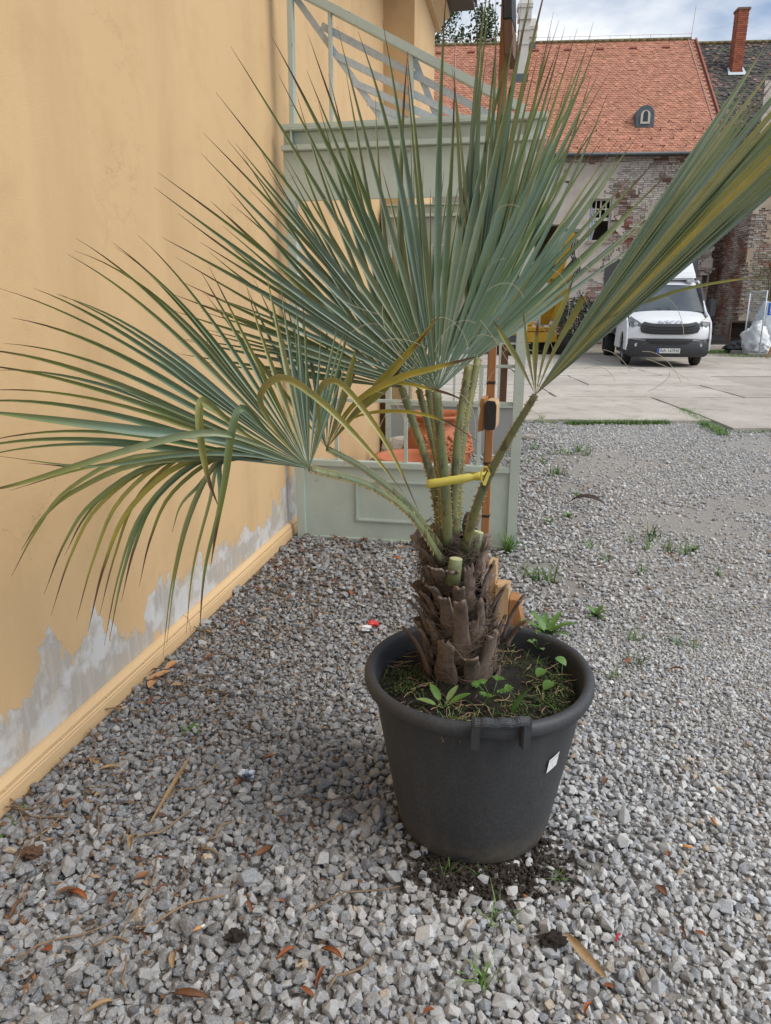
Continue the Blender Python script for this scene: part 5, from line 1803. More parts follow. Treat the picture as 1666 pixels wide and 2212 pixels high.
def chimney(px, ptop, pbot, half, dep_extra, collars):
    u_, d_ = on_roof(px, pbot)
    y_ = ev_y + d_ * ROOFC + half; zb_ = ev_z + d_ * ROOFS - .5
    zt = huz(px, ptop, y_)[1]
    c = MB().box((u_ - half, y_ - half, zb_), (u_ + half, y_ + half, zt)).build('chimney', M_WHITE, roof)
    for z0, z1, k in collars:
        MB().box((u_ - half * k, y_ - half * k, zt + z0), (u_ + half * k, y_ + half * k, zt + z1)).build('collar', M_WHITE, c)
    k = half * 1.5
    q = MB(); q.add([(u_ - k, y_ - k, zt + .001), (u_ + k, y_ - k, zt + .001), (u_ + k, y_ + k, zt + .001), (u_ - k, y_ + k, zt + .001)] + [(u_ + a * half * .9, y_ + b_ * half * .9, zt + .35) for a, b_ in ((-1, -1), (1, -1), (1, 1), (-1, 1))], [(3, 2, 1, 0), (4, 5, 6, 7), (0, 1, 5, 4), (1, 2, 6, 5), (2, 3, 7, 6), (3, 0, 4, 7)])
    q.build('chimney_cap', M_WHITE, c)
    MB().box((u_ - half * 1.15, y_ - half * 1.2, zb_ + .3), (u_ + half * 1.15, y_ - half * 1.005, zb_ + .85)).build('flashing', M_SLATE, c)
    return c


chimney(1128, 14, 178, 0.215, 0, ((-.55, -.12, 1.28), (-.12, .0, 1.45), (-.95, -.86, 1.15), (-1.5, -1.42, 1.12)))
chimney(1146, 62, 110, 0.20, 0, ((-.40, -.10, 1.30), (-.10, .0, 1.45), (-.8, -.72, 1.12)))

# ================================================================ OLD HOUSE WITH THE BLACKENED ROOF
old = hempty('old_house', label='old house with a blackened mossy tile roof joined to the brick house', cat='house')
OU0, OU1 = RU1 + 0.10, RU1 + 8.5
oey, oez = ev_y + 0.55, ev_z - 0.05
oz = huz(1600, 88, 5.75)[1]
osl = SLn
wo = wall_holes(OU0, OU1, -0.2, oez, [], 0.62, 1.0)
wo.build('wall', mat('sooty_brickwork', (0.24, 0.19, 0.155), (0.13, 0.095, 0.08), 0.95, 5, 7, bmp=0.6, bscale=20, bdist=0.02), old)
ob = []
z_ = 0.02; row = 0
while z_ + BH < oez - .3:
    u_ = OU0 + 0.02 + (row % 2) * .15
    while u_ + BL < OU0 + 3.2:
        ob.append((u_, z_, BL)); u_ += BL + BJ
    z_ += BH + BJ; row += 1
ob = np.array(ob)
pn = fbm(ob[:, :2], 0.8, 3.3)
wash = np.clip(0.35 + pn * 1.2 + g.normal(0, .2, len(ob)), 0, 1)[:, None]
bc = (np.where(g.uniform(0, 1, (len(ob), 1)) < .5, red, brn) * (1 - wash) + np.array([0.40, 0.35, 0.30]) * wash) * g.uniform(.55, 1.1, (len(ob), 1))
brick_attr('brick', 150, old, ob, bc, 0.58 + g.uniform(-0.012, 0.014, len(ob)), M_BRICKC, -np.hypot(ob[:, 0] - OU0, ob[:, 1] - 4))
mb = MB()
OD = [roof_pt(OU0, 0, -.03, oey, oez), roof_pt(OU1, 0, -.03, oey, oez), roof_pt(OU1, osl, -.03, oey, oez), roof_pt(OU0, osl, -.03, oey, oez)]
mb.add(OD + [(a, b_ + .02, c - .15) for a, b_, c in OD], [(0, 1, 2, 3), (7, 6, 5, 4), (0, 4, 5, 1), (1, 5, 6, 2), (3, 7, 4, 0)])
oroof = mb.build('roof', mat('old_battens', (0.03, 0.026, 0.024), rough=0.95), old)


def oldcol(C, cc, g):
    nn = fbm(C, 1.3, 2.2)
    k = g.uniform(0, 1, len(C)) + nn * .5
    cc[k > 0.92] = np.array([0.26, 0.15, 0.115]) * g.uniform(.6, 1.1, ((k > 0.92).sum(), 1))
    mo = (nn < -0.33) & (g.uniform(0, 1, len(C)) < .5)
    cc[mo] = np.array([0.085, 0.095, 0.05])
    low = np.clip(1 - C[:, 1] / 4.5, 0, 1) * g.uniform(0, 1, len(C))
    cc = cc * (1 + 0.9 * low[:, None])
    return cc


tiled_roof(oroof, OU0, OU1, osl, np.array([[0.050, 0.044, 0.042], [0.075, 0.064, 0.058], [0.035, 0.032, 0.032], [0.095, 0.082, 0.075]]), 15, 290, (OU0 + 1.3, 4.0), M_TILE, jit=0.012, rot=0.035, colfn=oldcol, ey=oey, ez=oez)
for k in range(26):
    o = link('ridge_tile', rt, None, oroof); o.location = (OU0 + k * 0.33, oey + osl * ROOFC, oez + osl * ROOFS + .02)
# red brick chimney
rx0 = huz(1590, 160, 3.6)[0]
n_ = (HN * ROOFS + Vector((0, 0, 1)) * ROOFC)
q = HM.inverted() @ on_plane(1592, 160, HM @ Vector(roof_pt(0, 0, 0.03, oey, oez)), n_)
zt = huz(1606, 24, q.y + .25)[1]
ch = MB().box((q.x - .22, q.y + .03, q.z - .4), (q.x + .22, q.y + .47, zt)).build('chimney', mat('chimney_mortar', (0.28, 0.19, 0.15), rough=0.95), oroof)
cm = []
zz = q.z - .3; k = 0
nb_ = 0
bmm = {}
while zz < zt - .06:
    for side in (0, 1):
        for j in range(2 if k % 2 == 0 else 3):
            L_ = 0.215 if k % 2 == 0 else (0.10 if j != 1 else 0.215)
            x0 = (0.01 + j * .22) if k % 2 == 0 else (0.01, 0.115, 0.335)[j]
            key_ = (L_, side)
            if key_ not in bmm:
                mm_ = MB().box((0, 0, 0), (L_, .03, .062)).mesh('brick') if side == 0 else MB().box((0, 0, 0), (.03, L_, .062)).mesh('brick')
                mm_.materials.append(bpy.data.materials.get('chimney_brick') or mat('chimney_brick', (0.42, 0.13, 0.065), (0.30, 0.085, 0.05), 0.9, 8, rnd=0.25)); bmm[key_] = mm_
            o = link('brick', bmm[key_], None, ch)
            o.location = (q.x - .22 + x0, q.y + .012, zz) if side == 0 else (q.x - .238, q.y + .04 + x0 * .95, zz)
            nb_ += 1
    zz += 0.075; k += 1
MB().box((q.x - .27, q.y - .02, zt - .02), (q.x + .27, q.y + .52, zt + .07)).build('chimney_cap', mat('chimney_crown', (0.20, 0.12, 0.08), rough=0.9), ch)
MB().prism([(-.40, -.15), (.40, -.15), (.34, .42), (.27, .42), (.27, .06), (-.27, .06), (-.27, .42), (-.34, .42)], 0.05, 0.075, lambda a, b_, d: tuple(Vector((q.x, q.y + .03, q.z)) + Vector((a, b_ * ROOFC - d * ROOFS, b_ * ROOFS + d * ROOFC)))).build('flashing', M_ZINC, ch)

# ================================================================ NEAR RUINED ANNEX AT THE RIGHT
AY = 29.0
ap_ = ay(1594, 700, AY); ap_.z = 0
ann = empty('ruined_annex', ap_, -R(4.1), 'crumbling plastered brick annex with a mossy lean-to roof', 'outbuilding')
zA = ay(1610, 306, AY).z
AW = 7.0
aw = MB().box((0, 0.03, -0.2), (AW, 3.2, zA)).build('wall', mat('annex_mortar', (0.33, 0.27, 0.225), (0.22, 0.17, 0.14), 0.95, 3, 7, bmp=0.5, bscale=18, bdist=0.02), ann)
bl = []
z_ = 0.02; row = 0
while z_ + BH < zA - .25:
    u_ = (row % 2) * .15 - .0
    while u_ < 3.6:
        L_ = BL * (0.48 if g.uniform() < 0.2 else 1)
        if u_ + L_ < 3.6: bl.append((u_, z_, L_))
        u_ += L_ + BJ
    z_ += BH + BJ; row += 1
bl = np.array(bl)
pn = fbm(bl[:, :2], 0.7, 6.1)
lowz = np.clip(1 - bl[:, 1] / 4.2, 0, 1)
wash = np.clip(0.5 + pn * 1.1 + .25 * (1 - lowz) + g.normal(0, .18, len(bl)), 0, 1)[:, None]
bc = np.where(g.uniform(0, 1, (len(bl), 1)) < .6, red, brn) * (1 - wash) + np.array([0.45, 0.40, 0.345]) * wash
bc *= g.uniform(0.7, 1.15, (len(bl), 1))
brick_attr('brick', 200, ann, bl, bc, g.uniform(-0.02, 0.014, len(bl)), M_BRICKC, -np.hypot(bl[:, 0] - 1.0, (bl[:, 1] - 3) * .6))


def ann_fn(U, Z):
    sh = U.shape
    n1 = fbm(np.stack([U.ravel(), Z.ravel()], 1), 0.8, 8.7).reshape(sh); n2 = fbm(np.stack([U.ravel(), Z.ravel()], 1), 2.6, 2.2).reshape(sh)
    return n1 * .9 + n2 * .55 + np.clip((Z - 4.2) / 3.2, -.45, .5) > 0.05


plaster_sheet('plaster', 0.0, 3.6, 0.05, zA - .26, ann_fn, -0.012, 0.075, ann, mat('ochre_stained_plaster', (0.46, 0.39, 0.31), (0.33, 0.25, 0.17), 0.95, 1.3, 8, bmp=0.5, bscale=14, bdist=0.02))
MB().prism([(-.08, zA - .25), (-.02, zA - .22), (-.10, zA - .12), (-.16, zA - .08), (-.16, zA), (0.02, zA)], -0.1, AW, lambda a, b_, d: (d, a, b_)).build('cornice', M_PLAST2, ann)
q = MB(); q.prism([(-.42, zA + .005), (-.40, zA + .10), (3.3, zA + 2.9), (3.3, zA + 2.75)], -0.25, AW, lambda a, b_, d: (d + max(0, a) * .42, a, b_))
q.build('roof', mat('mossy_lean_to_roof', (0.16, 0.145, 0.13), (0.34, 0.29, 0.25), 0.9, 2.2, 8, bmp=0.6, bscale=12, bdist=0.03), ann)

# bricks on the annex's left flank
Vs, Qs, Cs, base = [], [], [], 0
z_ = 0.02; row = 0
while z_ + BH < zA - .05:
    u_ = 0.03 + (row % 2) * .15
    while u_ + BL < 3.2:
        V, Q = brick_mesh(BL, row % 17)
        dp = -0.012 + g.uniform(-.012, .012)
        V2 = np.stack([V[:, 1] + dp - .03, u_ + V[:, 0], z_ + V[:, 2]], 1)
        wv = float(np.clip(.4 + 1.2 * mnoise.fractal(Vector((u_ * .8, z_ * .8, 4)), .6, 2, 4) + g.normal(0, .18), 0, 1))
        cl_ = ((red if g.uniform() < .55 else brn) * (1 - wv) + np.array([0.47, 0.41, 0.35]) * wv) * g.uniform(.7, 1.15)
        Vs.append(V2); Qs.append(Q[:, ::-1] + base); base += len(V); Cs.append(np.repeat(cl_[None], len(V), 0))
        u_ += BL + BJ
    z_ += BH + BJ; row += 1
tag(link('flank_brickwork', np_mesh('flank_brickwork', np.concatenate(Vs), np.concatenate(Qs), False, np.concatenate(Cs)), M_BRICKC, ann), kind='stuff')

# ================================================================ TREES BEHIND THE ROOF
M_LEAFG = mat('green_tree_leaves', (0.075, 0.125, 0.035), (0.035, 0.07, 0.02), 0.6, 2, rnd=0.1)
M_BARK = mat('tree_bark', (0.11, 0.085, 0.06), rough=0.95, scale=12)


def tree(name, base, H_, crown, label, seed, nl, zlow):
    r_ = random.Random(seed)
    root = empty(name, base, 0, label, 'tree')
    tk = MB()
    top = Vector((r_.uniform(-.3, .3), 0, H_))
    tk.tube([(0, 0, 0), (0.1, 0, H_ * .4), top * .75, top], [0.22, 0.15, 0.07, 0.02], 8)
    cl = []
    for k in range(36):
        z0 = H_ * (zlow + (0.98 - zlow) * k / 36)
        a = k * 2.4 + r_.uniform(-.4, .4)
        reach = crown * r_.uniform(.5, 1.1) * (1.05 - 0.55 * ((z0 / H_) - zlow) / (1 - zlow)) * (1 if r_.random() > .18 else .4)
        e_ = Vector((math.cos(a) * reach, math.sin(a) * reach, z0 + reach * r_.uniform(.15, .6)))
        s0 = Vector((0.1 * (1 - z0 / H_), 0, z0))
        m0 = s0.lerp(e_, .5) + Vector((0, 0, -.1))
        tk.tube([s0, m0, e_], [0.045, 0.028, 0.008], 5)
        for j in range(7):
            cl.append((s0.lerp(e_, .35 + .65 * j / 6) + Vector([r_.gauss(0, .16) for _ in range(3)]), r_.uniform(.16, .36)))
    tk.build('trunk', M_BARK, root, smooth=True)
    V, Q = [], []
    for c, rad in cl:
        for j in range(nl):
            p = c + Vector([r_.gauss(0, rad) for _ in range(3)])
            d1 = Vector([r_.gauss(0, 1) for _ in range(3)]).normalized(); d2 = d1.cross(Vector([r_.gauss(0, 1) for _ in range(3)])).normalized()
            s_ = r_.uniform(.07, .14)
            k = len(V)
            V += [p - d1 * s_, p + d2 * s_ * .55, p + d1 * s_, p - d2 * s_ * .55]; Q.append((k, k + 1, k + 2, k + 3))
    link('crown', np_mesh('crown', np.array([v[:] for v in V]), np.array(Q), False), M_LEAFG, root)
    return root


tb1 = ay(952, 60, 47); tree('tree', (tb1.x, 47, 0), ay(952, -70, 47).z, 3.0, 'leafy green tree showing past the corner of the yellow building', 3, 16, 0.6)
tb2 = ay(1047, 60, 46); tree('tree', (tb2.x, 46, 0), ay(1047, 6, 46).z, 1.7, 'slender sparse tree rising behind the red roof beside the chimney', 8, 10, 0.66)
# ================================================================ WHITE LORRY
M_PAINT = mat('white_lorry_paint', (0.74, 0.76, 0.78), (0.68, 0.70, 0.72), 0.25, 2, spec=0.6)
M_BLACKP = mat('dark_grey_plastic', (0.028, 0.031, 0.036), (0.04, 0.043, 0.048), 0.5, 10)
M_GLASS = mat('dark_windscreen', (0.10, 0.115, 0.125), (0.06, 0.07, 0.078), 0.08, 2, spec=0.8)
M_TYRE = mat('tyre_rubber', (0.020, 0.020, 0.021), (0.03, 0.03, 0.03), 0.8, 20)
M_CHROME = mat('bright_metal', (0.62, 0.63, 0.65), rough=0.25, metal=0.8)
tf = gp(1437, 790); tf.z = 0
YT = 18.05
truck = empty('delivery_lorry', (ay(1439, 790, YT).x, YT, 0.035), -R(11.0), 'white delivery lorry with a roof spoiler parked in front of the brick house', 'lorry')
# profile along the bonnet, windscreen and roof: (y back, z up, half width)
PF = [(-.02, .62, .93), (-.045, .78, .95), (-.03, .95, .95), (.03, 1.08, .93), (.16, 1.17, .90), (.42, 1.26, .90), (.70, 1.33, .915), (.80, 1.365, .93)]
PW_ = [(.80, 1.36, .945), (1.05, 1.60, .91), (1.28, 1.83, .875), (1.47, 2.01, .845)]
PRF = [(1.48, 2.02, .82), (1.60, 2.10, .83), (1.85, 2.16, .84), (2.55, 2.18, .84)]


def sheet(prof, nx=13, plan=0.10, crown=0.03, off=0.0):
    V, Q = [], []
    for y, z, hw in prof:
        for i in range(nx):
            x = -1 + 2 * i / (nx - 1)
            V.append((x * hw, y + plan * abs(x) ** 3.0 - off, z - crown * abs(x) ** 4 + off * .3))
    m_ = len(prof)
    for j in range(m_ - 1):
        for i in range(nx - 1):
            Q.append((j * nx + i, j * nx + i + 1, (j + 1) * nx + i + 1, (j + 1) * nx + i))
    return MB().add(V, Q)


cab = sheet(PF + [(.815, 1.372, .93)], plan=.16, crown=.05)
cab.build('bonnet', M_PAINT, truck, smooth=True)
sheet(PW_, plan=.10, crown=.02).build('windscreen', M_GLASS, truck, smooth=True)
sheet(PRF, plan=.06, crown=.06).build('cab_roof', M_PAINT, truck, smooth=True)
# A pillars, sides with doors
side_poly = [(.10, .42), (.06, .70), (.12, .95), (.20, 1.10), (.50, 1.24), (.86, 1.36), (1.50, 2.02), (1.75, 2.13), (2.55, 2.16), (2.55, .42), (1.45, .42), (1.40, .62), (1.25, .80), (1.0, .86), (.72, .80), (.58, .62), (.52, .42)]
for sg in (-1, 1):
    f_ = lambda a, b_, d, sg=sg: (sg * (d - .10 * max(0, b_ - 1.3)), a, b_)
    sd_ = MB().prism(side_poly, .955, 1.0, f_).build('cab_side', M_PAINT, truck, bevel=0.008)
    MB().prism([(1.08, 1.36), (1.48, 1.86), (1.62, 1.95), (2.15, 1.97), (2.15, 1.36)], 1.002, 1.008, f_).build('side_window', M_GLASS, sd_)
    MB().prism([(.90, 1.38), (1.02, 1.38), (1.55, 2.02), (1.50, 2.06)], 0.955, 1.012, f_).build('pillar_trim', M_BLACKP, sd_)
    MB().prism([(2.0, 1.20), (2.18, 1.20), (2.18, 1.24), (2.0, 1.24)], 1.001, 1.03, f_).build('door_handle', M_BLACKP, sd_)
    # mirror
    mr = MB().box((sg * 1.16 - .09, 1.02, 1.22), (sg * 1.16 + .09, 1.15, 1.66)).build('mirror', M_BLACKP, truck, bevel=0.03)
    MB().box((min(sg * .98, sg * 1.12), 1.05, 1.40), (max(sg * .98, sg * 1.12), 1.10, 1.46)).build('mirror_arm', M_BLACKP, mr)
    # headlight swept up the corner
    hl = MB()
    pts = [(.60, 1.02), (.74, 1.12), (.92, 1.24), (.955, 1.10), (.90, .98), (.72, .93)]
    hl.prism(pts, 0, 1, lambda a, b_, d, sg=sg: (sg * a, (.04 + .16 * (abs(a) / .93) ** 3 + max(0, b_ - 1.05) * .55 - .055) + (.05 if d else 0), b_))
    hl.build('headlight', mat('headlight_glass', (0.26, 0.28, 0.30), (0.10, 0.11, 0.12), 0.12, 14, spec=0.8) if sg < 0 else bpy.data.materials['headlight_glass'], truck, smooth=False)
    MB().tube([(sg * .80, .045, 1.06), (sg * .80, .10, 1.06)], .05, 12).build('lamp', M_CHROME, truck)
    # fog lamp
    fg = MB().prism([(.58, .52), (.84, .48), (.84, .66), (.56, .62)], 0, 1, lambda a, b_, d, sg=sg: (sg * a, -.075 + .16 * (a / .93) ** 3 + .04 * d, b_)).build('fog_lamp_housing', M_TYRE, truck)
    MB().tube([(sg * .75, -.005, .55), (sg * .75, .05, .55)], .045, 12).build('fog_lamp', M_CHROME, fg)
    MB().prism([(.56, .655), (.86, .685), (.86, .70), (.56, .67)], 0, 1, lambda a, b_, d, sg=sg: (sg * a, -.085 + .16 * (a / .93) ** 3 + .02 * d, b_)).build('fog_lamp_trim', M_CHROME, fg)
# grille between the lamps
gr = sheet([(-.068, .80, .66), (-.072, .90, .70), (-.05, 1.02, .66), (-.03, 1.06, .60)], plan=.07, crown=-.05)
grl = gr.build('grille', M_BLACKP, truck, smooth=True)
for k in range(3):
    zz = .84 + k * .062
    sheet([(-.088, zz, .60), (-.092, zz + .018, .62), (-.082, zz + .03, .62)], plan=.07, crown=-.05).build('grille_bar', M_TYRE, grl)
MB().prism([(-.93, .78), (-.60, .93), (-.58, 1.06), (-.70, 1.05), (-.93, .90)], 0, 1, lambda a, b_, d: (a, -.0 + .16 * abs(a / .93) ** 3 - .06 + .02 * d, b_))
# bumper
sheet([(-.02, .26, .90), (-.075, .32, .955), (-.095, .48, .985), (-.085, .62, .985), (-.055, .70, .97), (-.02, .715, .95)], plan=.19, crown=.0).build('bumper', M_BLACKP, truck, smooth=True)
sheet([(-.108, .58, .52), (-.110, .65, .54), (-.095, .69, .54)], plan=.06, crown=0).build('lower_intake', M_TYRE, truck)
# name letters, number plate
tm = text_mesh('IVECO', 0.155, 0.006)
for v in tm.vertices:
    x, y, z = v.co; v.co = (x * 1.25, -.012 + .16 * abs(x / .93) ** 3 - z - .02 + (y + .07) * .75, 1.09 + y * .75)
link('maker_lettering', tm, M_CHROME, truck)
pl_ = MB().box((-.27, -.128, .36), (.27, -.118, .475)).build('number_plate', mat('plate_white', (0.72, 0.72, 0.70), rough=0.4), truck)
MB().box((-.268, -.1305, .362), (-.215, -.1285, .473)).build('plate_band', mat('plate_blue', (0.02, 0.09, 0.42), rough=0.4), pl_)
tm = text_mesh('AA\u00b7167HE', 0.108, 0.001)
for v in tm.vertices:
    x, y, z = v.co; v.co = (x * .98 + .028, -.1292 - z, .417 + y)
link('plate_number', tm, M_INK, pl_)
# wipers, spoiler
for sg in (-1, 1):
    MB().tube([(sg * .12, .84, 1.40), (sg * .12 - .45, .97, 1.47)], .014, 6).build('wiper', M_BLACKP, truck)
spp = [(1.50, 2.14), (1.60, 2.30), (2.30, 2.80), (2.55, 2.84), (2.55, 2.14)]
MB().prism(spp, -.80, .80, lambda a, b_, d: (d * (1 - .10 * max(0, (b_ - 2.2))), a, b_)).build('roof_spoiler', M_PAINT, truck, bevel=0.05)
for sg in (-1, 1):
    MB().box((sg * .66 - .10, 1.50, 2.075), (sg * .66 + .10, 1.62, 2.15)).build('roof_lamp', M_CHROME, truck, bevel=0.02)
# seats seen through the glass are dark; load body behind, chassis, wheels
MB().box((-1.05, 2.75, .75), (1.05, 6.6, 2.75)).build('load_box', mat('grey_tarpaulin', (0.075, 0.085, 0.10), (0.05, 0.055, 0.065), 0.6, 2), truck, bevel=0.02)
MB().box((-.45, .5, .35), (.45, 6.5, .60)).build('chassis', M_TYRE, truck)
MB().box((-.94, .10, .30), (.94, 2.5, .42)).build('underbody', M_TYRE, truck)
MB().box((-.93, 2.54, .42), (.93, 2.58, 2.14)).build('cab_back', M_PAINT, truck)


def wheel(x, y, r_=.345, w_=.21):
    wh = MB().lathe([(r_ * .62, -w_ / 2), (r_ * .90, -w_ / 2), (r_, -w_ / 2 + .04), (r_, w_ / 2 - .04), (r_ * .90, w_ / 2), (r_ * .62, w_ / 2)], 28, close=True)
    rt_ = Matrix.Translation((x, y, r_)) @ Matrix.Rotation(math.pi / 2, 4, 'Y')
    wh.v = [tuple(rt_ @ Vector(v)) for v in wh.v]
    o = wh.build('wheel', M_TYRE, truck, smooth=True)
    rm = MB().lathe([(.001, -.05), (r_ * .3, -.05), (r_ * .35, -.02), (r_ * .60, -.06), (r_ * .625, -.10), (r_ * .625, .10), (.001, .10)], 24)
    rm.v = [tuple(rt_ @ Vector((v[0], v[1], v[2] if x < 0 else -v[2]))) for v in rm.v]
    rm.build('rim', mat('grey_steel_rim', (0.30, 0.31, 0.32), rough=0.5) if 'grey_steel_rim' not in bpy.data.materials else bpy.data.materials['grey_steel_rim'], o, smooth=True)


for x in (-.86, .86):
    wheel(x, 1.0); wheel(x, 5.1, w_=.30)
    MB().box((x - .17, 5.55, .12), (x + .17, 5.57, .60)).build('mud_flap', M_TYRE, truck)

# ================================================================ YELLOW EXCAVATOR
M_YEL = mat('worn_yellow_paint', (0.55, 0.33, 0.03), (0.44, 0.24, 0.02), 0.5, 5, 6)
EY = 24.5
ep = gp(1172, 766); ex = ay(1132, 740, EY)
exc = empty('excavator', (ex.x, EY, 0.02), R(12), 'yellow tracked excavator with a raised boom standing by the brick house', 'excavator')
el = lambda x, y: Vector((ay(x, y, EY).x - ex.x, 0, ay(x, y, EY).z))
for sg in (-1, 1):
    tk = [(sg * 0 + a, b_) for a, b_ in ((-1.5, .32), (-1.35, .05), (1.35, .05), (1.5, .32), (1.3, .62), (-1.3, .62))]
    tr2 = MB().prism(tk, sg * .75, sg * 1.2, lambda a, b_, d: (d, a, b_)).build('track', M_TYRE, exc, bevel=0.03)
    for k in range(5):
        MB().tube([(sg * 1.2, -1.1 + k * .55, .33), (sg * 1.24, -1.1 + k * .55, .33)], .16, 12).build('roller', M_BLACKP, tr2)
MB().box((-.72, -1.0, .40), (.72, 1.0, .72)).build('undercarriage', M_YEL, exc, bevel=0.02)
MB().box((-.85, -.9, .74), (.70, 1.9, .86)).build('deck', M_YEL, exc, bevel=0.01)
MB().box((-.80, .5, .86), (.55, 1.9, 1.6)).build('engine_cover', M_YEL, exc, bevel=0.05)
cabx = MB()
for cx2 in (-.95, -.28):
    for cy2 in (-.85, .42):
        cabx.box((cx2 - .04, cy2 - .04, .86), (cx2 + .04, cy2 + .04, 2.45))
cabx.box((-.99, -.89, 2.45), (-.24, .46, 2.55))
cabx.build('cab_frame', M_YEL, exc)
MB().box((-.92, -.82, .95), (-.31, .39, 2.44)).build('cab_glass', M_GLASS, exc)
a0, a1, a2 = el(1188, 700), el(1148, 610), el(1170, 520)
bo = Vector((0, -.9, 0))
MB().prism([(-.16, -.16), (.16, -.16), (.16, .16), (-.16, .16)], 0, 1, lambda a, b_, d: Vector((.35, -.8, 1.1)).lerp(Vector((a1.x, -1.8, a1.z)), d) + Vector((a, 0, b_))).build('boom', M_YEL, exc, bevel=0.02)
st_p = Vector((a1.x, -1.8, a1.z)); en_p = Vector((a2.x, -2.3, a2.z))
MB().prism([(-.15, -.22), (.15, -.22), (.12, .2), (-.12, .2)], 0, 1, lambda a, b_, d: st_p.lerp(en_p, d * 1.0) + Vector((a + b_ * .6, b_, 0)) * (1.25 - .5 * d)).build('stick', M_YEL, exc, bevel=0.03)
c0, c1 = el(1186, 590), el(1170, 690)
MB().prism([(-.13, -.13), (.13, -.13), (.13, .13), (-.13, .13)], 0, 1, lambda a, b_, d: Vector((c0.x, -1.5, c0.z)).lerp(Vector((c1.x, -1.0, c1.z)), d) + Vector((a, b_, 0))).build('lower_stick', M_YEL, exc, bevel=0.02)
MB().tube([st_p + Vector((.25, -.05, .2)), en_p + Vector((.1, -.1, -.7))], .06, 10).build('hydraulic_ram', M_BLACKP, exc)
for k in range(3):
    p0 = en_p + Vector((.05 - .06 * k, -.25, -.2)); 
    MB().tube(catmull([p0, p0 + Vector((-.15, -.12, -.4)), p0 + Vector((.05, -.15, -.8)), p0 + Vector((-.2, -.1, -1.3))], 12), .022, 6).build('hose', M_TYRE, exc, smooth=True)
pi_ = MB(); pi_.tube([en_p + Vector((-.2, 0, .02)), en_p + Vector((.2, 0, .02))], .10, 12); pi_.build('pivot_pin', M_BLACKP, exc)

# ================================================================ THINGS IN FRONT OF THE ANNEX
# mesh fence panel
FY = 23.3
fa, fb2 = gp(1604, 762), gp(1638, 768)
fl, fr2 = ay(1604, 762, 24.2), ay(1639, 768, 22.6)
fl.z = fr2.z = 0.0
fen = empty('fence_panel', fl, math.atan2(fr2.y - fl.y, fr2.x - fl.x), 'galvanised mesh fence panel standing before the ruined annex', 'fence')
FL = (fr2 - fl).length; FH = 2.0
for x in (0, FL): MB().tube([(x, 0, 0.05), (x, 0, FH)], .021, 8).build('post', M_ZINC, fen, smooth=True)
for z in (.18, FH - .02): MB().tube([(0, 0, z), (FL, 0, z)], .019, 8).build('rail', M_ZINC, fen, smooth=True)
wm = MB()
for k in range(1, int(FL / .10)): wm.tube([(k * .10, 0, .18), (k * .10, 0, FH)], .0018, 4)
for k in range(1, 8): wm.tube([(0, .004, .18 + k * .25), (FL, .004, .18 + k * .25)], .0018, 4)
tag(wm.build('wire_mesh', M_ZINC, fen), kind='stuff')
for x in (0.0, FL):
    o = MB().box((x - .12, -.35, -.0), (x + .12, .35, .13)).build('fence_foot', M_CONC, fen, bevel=0.02)
# blue sign on a wooden easel
SY = 22.0
sp_ = ay(1690, 770, SY); sp_.z = 0.0
easel = empty('easel_sign', sp_, R(-12), 'blue and white square sign on a wooden A-frame easel', 'sign')
zs0, zs1 = ay(1665, 683, SY).z, ay(1665, 652, SY).z
sx0 = ay(1658, 670, SY).x - sp_.x
SW = (zs1 - zs0)
sg_ = MB().box((sx0, -.12, zs0), (sx0 + SW, -.10, zs1)).build('sign_board', mat('white_sign_paint', (0.75, 0.77, 0.80), rough=0.4), easel)
MB().box((sx0 + .03, -.124, zs0 + .03), (sx0 + SW - .03, -.1205, zs1 - .03)).build('blue_field', mat('traffic_blue', (0.02, 0.12, 0.50), rough=0.4), sg_)
wm_ = mat('white_sign_mark', (0.8, 0.82, 0.85), rough=0.4)
MB().box((sx0 + .10, -.128, zs0 + .13), (sx0 + .16, -.1245, zs1 - .07)).build('mark', wm_, sg_)
MB().box((sx0 + .10, -.128, zs0 + .065), (sx0 + SW - .10, -.1245, zs0 + .10)).build('mark', wm_, sg_)
for a, b_ in (((-.52, -.35, 0), (-.02, -.05, zs1 * .98)), ((.48, -.35, 0), (.10, -.05, zs1 * .98)), ((-.08, -.42, 0), (-.04, -.09, zs1 * .7)), ((0.0, .5, 0), (0.02, 0, zs1 * .98))):
    MB().bar(a, b_, .06, .035, up=(0, 1, 0)).build('leg', M_WOOD, easel)
MB().bar((-.44, -.32, .25), (.42, -.32, .25), .03, .06, up=(0, 1, 0)).build('brace', M_WOOD, easel)
# steel digging bucket lying by the wall
by = 26.0
bp = ay(1575, 735, by); bp.z = 0.02
bk = empty('digger_bucket', bp, R(-18), 'rusty dark steel digger bucket lying before the annex', 'bucket')
bw = 1.35
prof_b = [(0.0, 0.05), (-.30, .16), (-.42, .45), (-.30, .85), (-.05, 1.05), (.15, 1.05), (.15, .98), (-.02, .97), (-.24, .80), (-.35, .46), (-.25, .22), (0.0, .12), (.5, .10), (.5, .05)]
M_RUST = mat('rusty_dark_steel', (0.055, 0.045, 0.040), (0.11, 0.065, 0.04), 0.7, 6, 6, bmp=0.2)
MB().prism(prof_b, -.0, bw, lambda a, b_, d: (d, -a, b_)).build('shell', M_RUST, bk, bevel=0.01)
for x in (-.03, bw):
    MB().prism([(.5, .05), (0, .05), (-.32, .14), (-.44, .45), (-.32, .87), (-.05, 1.07), (.15, 1.07)], x, x + .03, lambda a, b_, d: (d, -a, b_)).build('side_plate', M_RUST, bk)
for k in range(4): MB().box((.1 + k * .35, -.68, .05), (.2 + k * .35, -.5, .09)).build('tooth', M_RUST, bk)
